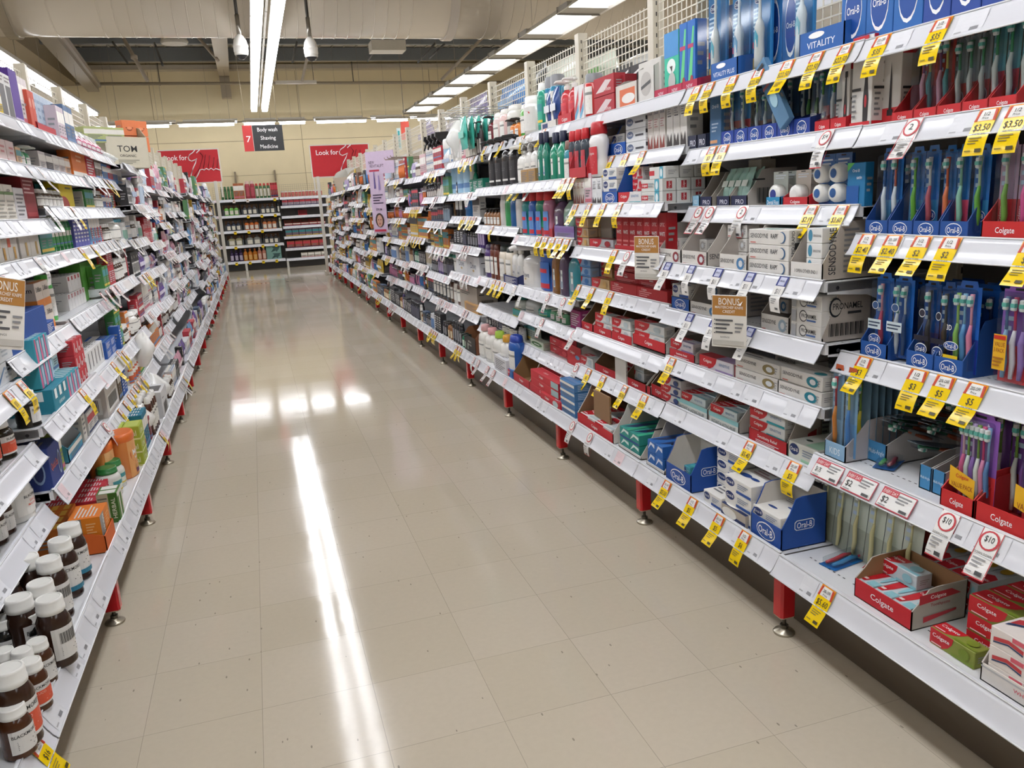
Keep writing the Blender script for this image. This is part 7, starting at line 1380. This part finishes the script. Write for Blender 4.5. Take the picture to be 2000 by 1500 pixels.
for b in range(4, NB-1):
    for side in 'RL':
        lv = levels(side, b)
        for l in range(len(lv)):
            if r2.random() < (.78 if b < 10 else .5):
                sh = SH[(side, b, l)]; kind = r2.choice('yyyddw' if side == 'R' else 'ywwwd'); n = r2.choice((2, 3, 4, 5)); y = sh.y0+.06+r2.random()*.3
                for i in range(n):
                    if y < sh.y1-.05:
                        if b < 8: ticket((side, b, l), y=y, kind=kind, price='4')
                        else:
                            q = ticket_mesh(kind, '4', i); sg = -1 if side == 'R' else 1
                            q.v = [(sh.xf-sg*vy, y+sg*vx, sh.z+.004+vz) for vx, vy, vz in q.v]
                            for k_ in q.keys:
                                ii = [f for f, mi in zip(q.f, q.mi) if q.keys[mi] == k_]; us = sorted({a for f in ii for a in f}); mp = {a: n_ for n_, a in enumerate(us)}; FAR.add([q.v[a] for a in us], [tuple(mp[a] for a in f) for f in ii], k_)
                    y += r2.choice((.07, .09, .14))
o = tag(obj('price_tickets', FAR), 'distant yellow and white price tickets along the far shelf strips', 'price tickets'); o['kind'] = 'stuff'
# every-day price cards lying flat in the strip of the nearest second shelf
def card_label(key, u, price):
    sh = SH[key]; y = y_at(u, inx('R', sh.xf, -.02), sh.z-.02); W_, H_ = .11, .045; m = MB()
    def F(a, b_, Ly):
        t = .5-b_/H_; return (a, -.008-t*.030-EPS*Ly, .002-t*.045)
    m.draw(F, W_, H_, [('r', 0, 0, 1, 1, 'c8485a'), ('r', .02, .05, .98, .95, 'ecebe9'), ('r', .02, .68, .5, .95, 'c83c48'), ('t', 'EVERY DAY', .26, .82, .42, .17, 'f4ecec'), ('t', price, .2, .4, .2, .36, '2a2a2a'), ('l', .5, .45, .9, .9, 3, '8a8a8c'), ('r', .7, .12, .92, .25, '4a4a4c'), ('l', .08, .1, .3, .2, 1, '9a9a9c')])
    m.box(-W_/2, W_/2, -.0385, -.037, -.044, -.042, 'c8485a')
    o = obj('price_card', m); o.location = (sh.xf, y, sh.z); o.rotation_euler = (0, 0, -math.pi/2); ITEMS.append((o, 'red-bordered every-day price card', 'price card', sh, y, -1, -1))
card_label(R(-1, 1), 1618, '$1.75'); card_label(R(-1, 1), 1680, '$2'); card_label(R(-1, 1), 1752, '$2')

# bonus cards held out from the strip
def bonus(key, u, v, w, h, lb, side='R', rz=0, dx=.07, tilt=0):
    sh = SH[key]; x = sh.xf+(-dx if side == 'R' else dx); c = at(u, v, 0, x)
    m = MB(); m.box(-w/2, w/2, -.0012, .0012, 0, h, 'e8e4dc:g', .0008); F = face('f', w, .0024, h)
    m.draw(F, w, h, [('r', .02, .62, .98, .985, 'b57f3c'), ('t', 'BONUS', .5, .88, .6, .13, 'f4efe6'), ('t', 'MASTERCHEF KNIFE', .5, .77, .8, .05, 'f4efe6'), ('t', 'CREDIT', .5, .69, .36, .055, 'f4efe6'), ('l', .12, .25, .62, .56, 4, '5a5a5c'), ('l', .68, .28, .92, .5, 3, '8a8a8c'), ('t', 'SAVINGS', .4, .2, .3, .03, '3a3a3c'), ('r', .05, .05, .95, .14, 'c4c0b8')])
    for i in range(4): m.draw(F, w, h, [('e', .09, .53-.085*i, .018, .012, '3a3a3c')], 3)
    t = empty('bonus_card', (x, c.y, c.z-h/2), rzof(side)+rz); t.rotation_euler[1] = tilt; obj('card', m, t); tag(t, lb, 'sign')
    m = MB(); m.tube([(0, .002, h), (0, .03, h+.005), (0, dx-.005, h-.0)] if dx > .03 else [(0, .002, h), (0, .01, h)], .002, 'd8dde0:t', 5); obj('clip', m, t)
bonus(R(1, 4), 1263, 504, .12, .17, 'upper tan and white bonus card sticking out beside the red boxes', dx=.05, rz=.45)
bonus(R(0, 3), 1424, 628, .12, .17, 'lower tan and white bonus card in front of grey toothpaste trays', dx=.09, rz=.55)
bonus(L(1, 4), -8, 612, .13, .2, 'tan and white bonus card at the left photo edge', side='L', dx=.08, rz=-.6, tilt=.25)
# tall lilac promotion banner on right shelving
sh = SH[('R', 7, 4)]
c = at(722, 320, 0, 1.30); d_ = at(722, 450, 0, 1.30)
t = empty('promotion_banner', (1.36, c.y, 1.03), -math.pi/2+.75); tag(t, 'tall lilac skin care banner with portrait hanging down the right shelves', 'banner')
m = MB(); w, h = .2, .78; m.box(-w/2, w/2, -.002, .002, 0, h, 'c8b4cc'); m.box(-w/2-.03, w/2+.16, -.003, .003, h-.14, h+.1, 'cdbad2'); obj('card', m, t)
F = face('f', w, .006, h); m = MB()
m.draw(F, w, h, [('t', 'REVITALIFT', .6, .93, .95, .04, '3a2c44'), ('r', .05, .855, .75, .88, 'b83450'), ('t', 'NEW', .25, .98, .4, .04, '3a2c44'), ('l', .15, .4, .85, .55, 4, '4a3c54'), ('t', 'SERUM', .5, .33, .4, .03, '3a2c44'), ('p', [(.3, .62), (.42, .62), (.38, .85), (.34, .85)], '5a4a8c'), ('p', [(.6, .6), (.74, .6), (.7, .8), (.64, .8)], '8c7cb0'), ('e', .5, .18, .3, .1, '3c2a24'), ('e', .5, .17, .2, .085, 'c89c88'), ('e', .42, .185, .035, .008, '2a2020'), ('e', .58, .185, .035, .008, '2a2020'), ('e', .5, .13, .06, .008, 'a04a50'), ('e', .5, .155, .02, .015, 'b88874'), ('r', .1, .02, .9, .05, 'b83450')]); obj('printing', m, t)

# mint tooth pouches and bag hanging from prongs on the top of bay 4
sh = SH[('R', 4, 5)]
for k in range(6):
    o, _d = put('hanging_pouch', 'pouch', (1.50+.05*k, 5.70, 1.69), -math.pi/2, .17, .22, .045, dict(col='4fb8a8', acc='7fcabc')); tag(o, 'mint green refill pouch hanging on a prong, %s' % near(k+1), 'hanging pouch', 'mint green pouches on prongs')
for k in range(3):
    m = MB(); y = 5.66+k*.16; m.tube([(1.93, y, 1.92), (1.44, y, 1.92), (1.43, y, 1.94)], .004, 'b8b8b4:m', 5); m.tube([(1.93, y+.02, 1.97), (1.42, y+.02, 1.97)], .003, 'b8b8b4:m', 5)
    tag(obj('display_prong', m), 'metal double display prong above the mint pouches, '+near(k+1), 'display prong', 'display prongs')
for k in range(3):
    m = MB(); y = 8.35+k*.2; m.tube([(1.93, y, 1.80), (1.42, y, 1.80), (1.41, y, 1.82)], .005, '9a8a78:m', 5)
    tag(obj('display_prong', m), 'metal display prong farther down the right shelving, '+near(k+1), 'display prong', 'far display prongs')
o, _d = put('cotton_bag', 'bag', (1.63, 6.3, 1.665), -math.pi/2, .26, .3, .2, dict(col='e2e4e0', acc='d4d8d4')); tag(o, 'round white cotton bag beside the mint green pouches', 'cotton wool')
for k in range(5):
    o, _d = put('hanging_pack', 'razors', (1.55+.0*k, 8.4+.07*k, 1.58), -math.pi/2, .09, .2, .02, dict(card='c8602c', col='e07a34')); tag(o, 'orange hanging razor pack under the far prongs, '+near(k+1), 'razors', 'orange hanging packs')
# goods seen through the mesh, on the other side of right shelving
for y, w, h, col, acc, lb in ((4.86, .42, .22, 'd4dccc', '5fa04a', 'white and green wrapped pack seen through the mesh'), (5.53, .6, .30, 'dfe4d8', '9cb08a', 'white wrapped pack seen through the mesh'), (5.97, .24, .34, '2c2e2c', '3c4c3c', 'black pack seen through the mesh'),
    (6.66, .62, .30, '3f86cc', '6aa4d8', 'bright blue wrapped pack seen through the mesh'), (7.74, .6, .34, '4c3c88', '7c6cac', 'violet wrapped pack seen through the mesh'), (8.7, .5, .25, 'b8b4c0', '8c88a0', 'grey wrapped pack seen through the mesh'), (9.3, .5, .25, 'c8c4c8', '9c94a8', 'pale wrapped pack seen through the mesh'),
    (10.1, .4, .36, '5c4a90', '7c6cac', 'small violet pack far behind the mesh'), (4.37, .3, .13, 'c8c8c4', '3a3a3a', 'white and black pack seen through the mesh')):
    o, _d = put('wrapped_pack', 'pouch', (2.2, y, 1.962), -math.pi/2, w, h, .18, dict(col=col, acc=acc)); tag(o, lb, 'wrapped pack', 'packs behind the right mesh')
for j in range(-1, NB-1):
    y = Y0+PITCH*(j+.5); m = MB(); m.box(-PITCH/2, PITCH/2, 0, .38, -.03, 0, 'dfe0e3:p'); m.box(-PITCH/2, PITCH/2, .38, .4, -.06, .01, 'dfe0e3:p')
    o = obj('shelf', m); o.location = (1.997, y, 1.96); o.rotation_euler = (0, 0, -math.pi/2); o.rotation_euler = (0, 0, -math.pi/2); tag(o, 'top shelf on the far side of the mesh, %s right bay' % ordw(j+2), 'shelf', 'rear top shelves')
# cream display box with orange packs, top of left shelving
ZB = 1.70
t, _d = put('display_tray', 'tray', (-.80, 6.12, levels('L', 4)[-1][0]), math.pi/2-.9, .30, .27, .2, dict(col='cfc8b4', st='tom', inner='b0a890', lip=.74, sidecol='cfc8b4')); tag(t, 'cream display box with round leaf mark on top left shelf', 'display tray')
for k in range(4):
    o, _d = put('orange_pack', 'carton', (-.745+.10*(k % 2)*.62, 6.16+.10*(k % 2)*.78+.04, levels('L', 4)[-1][0]+.115+.105*(k//2)), math.pi/2-.9, .10, .10, .08, dict(body='e88454', st='smile')); tag(o, '%s orange smiling-face pack in the cream display box, %s' % (('left', 'right')[k % 2], ('lower row', 'upper row')[k//2]), 'pack', 'orange smiling packs')
for k in range(2):
    o, _d = put('green_pack', 'carton', (-.93+.1*k, 5.95+.1*k, levels('L', 4)[-1][0]+.16), math.pi/2-.9, .14, .1, .1, dict(body='b4bc80', st='b1')); tag(o, '%s olive-green pack behind the orange smiling packs' % ('left', 'right')[k], 'pack')
# white bags slumping on left lower shelves
for y, z, w, h, d, x, lb in ((4.75, .86, .2, .2, .16, -.88, 'white and purple cotton ball bag on the left shelves'), (5.0, .50, .16, .2, .12, -.72, 'crumpled clear bag sliding over the left strip'), (4.4, .25, .22, .17, .14, -.70, 'crumpled white bag on the lowest left shelf')):
    o, _d = put('cotton_bag', 'bag', (x, y, z), math.pi/2+.3, w, h, d, dict(col='e6e4e0', acc='d8d8dc')); o.rotation_euler[0] = .2; tag(o, lb, 'cotton wool')
o, _d = put('open_carton', 'tray', (1.62, 13.6, 1.64), -math.pi/2+.5, .4, .28, .3, dict(col='c8b8a4', st='none', inner='d8d4cc', lip=.8, sidecol='b8a890')); o.rotation_euler[0] = .35; tag(o, 'open brown carton tipped on top of the far right shelving', 'box')
o, _d = put('cotton_bag', 'bag', (1.62, 13.1, 1.64), -math.pi/2, .4, .22, .25, dict(col='dededc', acc='d0d0d4')); tag(o, 'white plastic bag lying beside the tipped brown carton', 'bag')

# ================================================================ end shelving
EY = 19.7
def E_(bay, l, z, x0, x1, n):
    t = make_shelf('E', bay, l, z, 0, x0, x1, n, .45, rz=0, loc=((x0+x1)/2, EY, z)); sh = Shelf('E', bay, l, z, EY, x0, x1, n)
    tag(t, 'white shelf in the %s, %s' % (bay_phrase(sh), shelf_phrase(sh).replace(' shelf', '')), 'shelf', 'end bay shelves'); return sh
def eplace(sh, kind, look, cat, x0, x1, n, h, d=.1, dep=.03, stack=1, lift=0, **kw):
    w = (x1-x0)/n-(.012 if n > 3 else .004)
    for k in range(stack):
        for i in range(n):
            kk = dict(kw)
            o, dm = put(iname(kind, cat), kind, (x0+(i+.5)*(x1-x0)/n, EY+dep+d/2, sh.z+lift+k*(h+.001)), 0, w, h, d, kk); ITEMS.append((o, look, cat, sh, x0+(i+.5)*(x1-x0)/n, k if stack > 1 else -1, -1))
XL, XM, XR = -.80, .66, 1.75
le = [E_(0, i, z, XL, XM-.02+(.0 if i else .0), 5) for i, z in enumerate((.222, .586, .924, 1.271, 1.627))]
re_ = [E_(1, i, z, XM, XR, 7) for i, z in enumerate((.208, .446, .719, .956, 1.191, 1.425, 1.623))]
dark = '38383a'
eplace(le[4], 'bottle', 'green cordial bottle', 'cordial', -.62, -.33, 4, .3, d=.07, form='flip', body='2c5c38', cap='3c6c40', lab='4a7c4a', far=True)
eplace(le[4], 'carton', 'copper gift box', 'box', -.33, -.1, 2, .36, d=.08, body='a85c34', st='b4', far=True)
eplace(le[4], 'bottle', 'pink-red soda bottle', 'soda', -.08, .14, 2, .4, d=.08, form='flip', body='a83c4c', cap='d8b8b0', lab='b84c5c', far=True)
eplace(le[4], 'bottle', 'green bottle with red cap and white label', 'soda', .14, .48, 4, .34, d=.08, form='flip', body='3c6c44', cap='b83028', lab='d8d4c8', far=True)
eplace(le[4], 'carton', 'tall crimson box', 'box', .48, .64, 3, .34, d=.08, body='9c2028', st='b2', far=True)
for i, (row, cols) in enumerate(((3, (('6ab04a', 'lime-green'), ('3c3c40', 'black'), ('343438', 'charcoal'))), (2, (('2c3448', 'navy'), ('c8682c', 'orange'), ('c87848', 'copper'))), (1, (('a09c7c', 'cream-brown'), ('8c8c88', 'grey'), ('2c2c30', 'black'))))):
    for k, (c, nm) in enumerate(cols):
        x0 = -.62+k*.40; eplace(le[row], 'tray', 'dark cut-out drinks carton', 'display tray', x0, x0+.38, 1, .24, d=.14, dep=.02, col='474b50', st='none', inner='6a4a30', lip=.55)
        eplace(le[row], 'bottle', nm+' looped handle bottle', 'bottle', x0+.03, x0+.35, 3 if row != 1 or k == 2 else 2, .22, d=.07, dep=.0, lift=.003, form='lotion', body=c, cap='3c3438', lab='d8d4c8', far=True)
eplace(le[3], 'bottle', 'black bottle with white label', 'bottle', .58, .64, 1, .25, d=.06, form='flip', body='2a2826', cap='1c1c1c', lab='dcdad4', far=True)
eplace(le[2], 'bottle', 'pale green bottle', 'bottle', .58, .64, 1, .25, d=.06, form='flip', body='a8a880', cap='c8c4b0', lab='dcdad4', far=True)
eplace(le[0], 'bottle', 'dark purple juice bottle', 'juice', -.6, -.3, 3, .28, d=.1, form='lotion', body='34244c', cap='3c2c5c', lab='b8b0c8', far=True)
eplace(le[0], 'bottle', 'orange juice bottle', 'juice', -.3, .02, 3, .28, d=.1, form='lotion', body='c87828', cap='a85820', lab='d8a860', far=True)
eplace(le[0], 'bottle', 'pink juice bottle', 'juice', .02, .22, 2, .3, d=.1, form='lotion', body='c88470', cap='d8c8b8', lab='d8b8a8', far=True)
eplace(le[0], 'carton', 'teal patterned carton', 'box', .22, .56, 1, .15, d=.2, stack=2, body='7ca8a0', st=[('p', [(.3, .1), (.6, .9), (.9, .5)], '2c4c4c'), ('p', [(.4, .9), (.7, .1), (.95, .9)], '3c5c5c')], far=True)
for row, cs, n, h in ((6, 'b83838', 12, .14), (5, 'b8a8b8', 7, .15), (3, 'b83030', 5, .15), (2, '7c6478', 6, .17), (1, 'a8503c', 5, .17), (0, 'c8c0b0', 4, .12)):
    nm = {'b83838': 'red-capped small jar', 'b8a8b8': 'pastel food carton', 'b83030': 'red snack tray', '7c6478': 'mauve and red snack box', 'a8503c': 'red-brown snack box', 'c8c0b0': 'cream and green tub'}[cs]
    x0 = XM+.04 if row != 0 else 1.0
    if row in (6,): eplace(re_[row], 'bottle', nm, 'jar', x0, XR-.1, n, h, d=.06, form='can', body=cs, cap='d8d4cc', lab='c87068', far=True)
    elif row == 3: eplace(re_[row], 'tray', nm, 'display tray', x0, XR-.1, n, h, d=.15, col=cs, st='b1', inner='6a3c28', lip=.5)
    else: eplace(re_[row], 'carton', nm, 'box', x0, XR-.12, n, h, d=.1, body=cs, st=['b4', 'b2', 'b3', 'b1'][row % 4], far=True)
eplace(re_[4], 'tray', 'empty bright red display tray', 'display tray', 1.05, 1.25, 1, .13, d=.15, col='b82430', st='none', inner='8c2028', lip=.3)
for i, sh in enumerate(le):
    for k in range(4):
        if (i*3+k) % 5 == 4: continue
        m = MB(); x = -.5+k*.3+.03*i; m.box(x, x+.06, EY-.045, EY-.043, sh.z-.075, sh.z-.01, ('f0cc20', 'e8dcd8')[1 if i == 4 and k < 3 else 0]+':g'); m.box(x+.012, x+.045, EY-.0458, EY-.045, sh.z-.04, sh.z-.02, '6a5c20')
        o = obj('price_ticket', m); ITEMS.append((o, 'small square price ticket', 'price ticket', sh, x, -1, -1))
t = empty('end_bay_frame', (0, EY+.47, 0)); tag(t, 'dark backed shelving frame with white legs across the aisle end', 'shelving frame')
m = MB(); m.box(XL, XR, 0, .02, .05, 1.64, '4c4a48:p'); obj('back_panel', m, t)
m = MB(); m.box(XL, XR, -.42, -.40, .005, .16, '262422:p'); obj('kick_plate', m, t)
m = MB()
for i in range(int((XR-XL)/.05)): m.box(XL+i*.05, XL+i*.05+.003, 0, .003, 1.64, 1.93, '8c8474')
for i in range(7): m.box(XL, XR, .003, .006, 1.64+i*.047, 1.643+i*.047, '8c8474')
obj('wire_mesh', m, t)
for x in (-.26, .68):
    m = MB(); m.box(x-.025, x+.025, -.48, -.43, 0.0, .2, 'd8d6d0:p'); obj('leg', m, t)
m = MB(); m.box(.66, .7, -.02, 0, .1, 1.62, '5c5a56:p'); m.box(XL, XL+.04, -.02, 0, .1, 1.62, '5c5a56:p'); obj('upright', m, t)
for i, x in enumerate((-.42, .5)):
    a = at((459, 537)[i], 340, 1, 20.9); m = MB(); m.tube([(a.x, 20.96, 1.9), (a.x, 20.96, 2.2)], .006, '6a604c', 5); m.box(a.x-.02, a.x+.02, 20.93, 20.99, 2.05+.0, 2.3, '8a7c64')
    tag(obj('wall_fitting', m), ('left', 'right')[i]+' small brown wall fitting with cord above the end shelving', 'wall fitting')

# ================================================================ labels
from collections import defaultdict
grp = defaultdict(list)
for it in ITEMS: grp[(it[1], it[3].side, it[3].bay, it[3].lev)].append(it)
LAY = {-1: '', 0: 'bottom layer', 1: 'second layer', 2: 'third layer', 3: 'fourth layer', 4: 'fifth layer'}
used = set()
for (look, side, bay, lev), its in grp.items():
    sh = its[0][3]; words = look.split()
    sp = shelf_phrase(sh); bp = bay_phrase(sh)
    sub = defaultdict(list)
    for it in its: sub[(it[5], it[6])].append(it)
    for (la, ro), q in sub.items():
        q.sort(key=lambda t: t[4])
        for i, it in enumerate(q):
            bits = [look]
            if len(q) > 1: bits.append(near(i+1) if side != 'E' else ordw(i+1)+' from left')
            if la >= 0 and len(set(k[0] for k in sub)) > 1: bits.append(LAY.get(la, 'top layer'))
            if ro >= 0 and len(set(k[1] for k in sub)) > 1: bits.append('front row' if ro == 0 else ordw(ro+1)+' row back')
            tail = sp+', '+bp
            s_ = ', '.join(bits+[tail])
            while len(s_.replace(',', '').split()) > 16 and len(words) > 2 and len(bits[0].split()) > 2:
                bits[0] = ' '.join(bits[0].split()[:1]+bits[0].split()[2:]); s_ = ', '.join(bits+[tail])
            if len(s_.replace(',', '').split()) > 16: s_ = s_.replace(' from left', '')
            n = 2
            if s_ in used: s_ = s_.replace(' shelf up', ' shelf')
            used.add(s_)
            it[0]['label'] = s_; it[0]['category'] = it[2]
            if len(its) > 1: it[0]['group'] = '%s, %s, %s' % (look, sp, bp)
# a part alone under an Empty root is fine; drop nothing else
for c in [c for c in bpy.data.curves if c.users == 0]: bpy.data.curves.remove(c)
print('objects', len(S.objects), 'things', sum(1 for o in S.objects if o.parent is None))
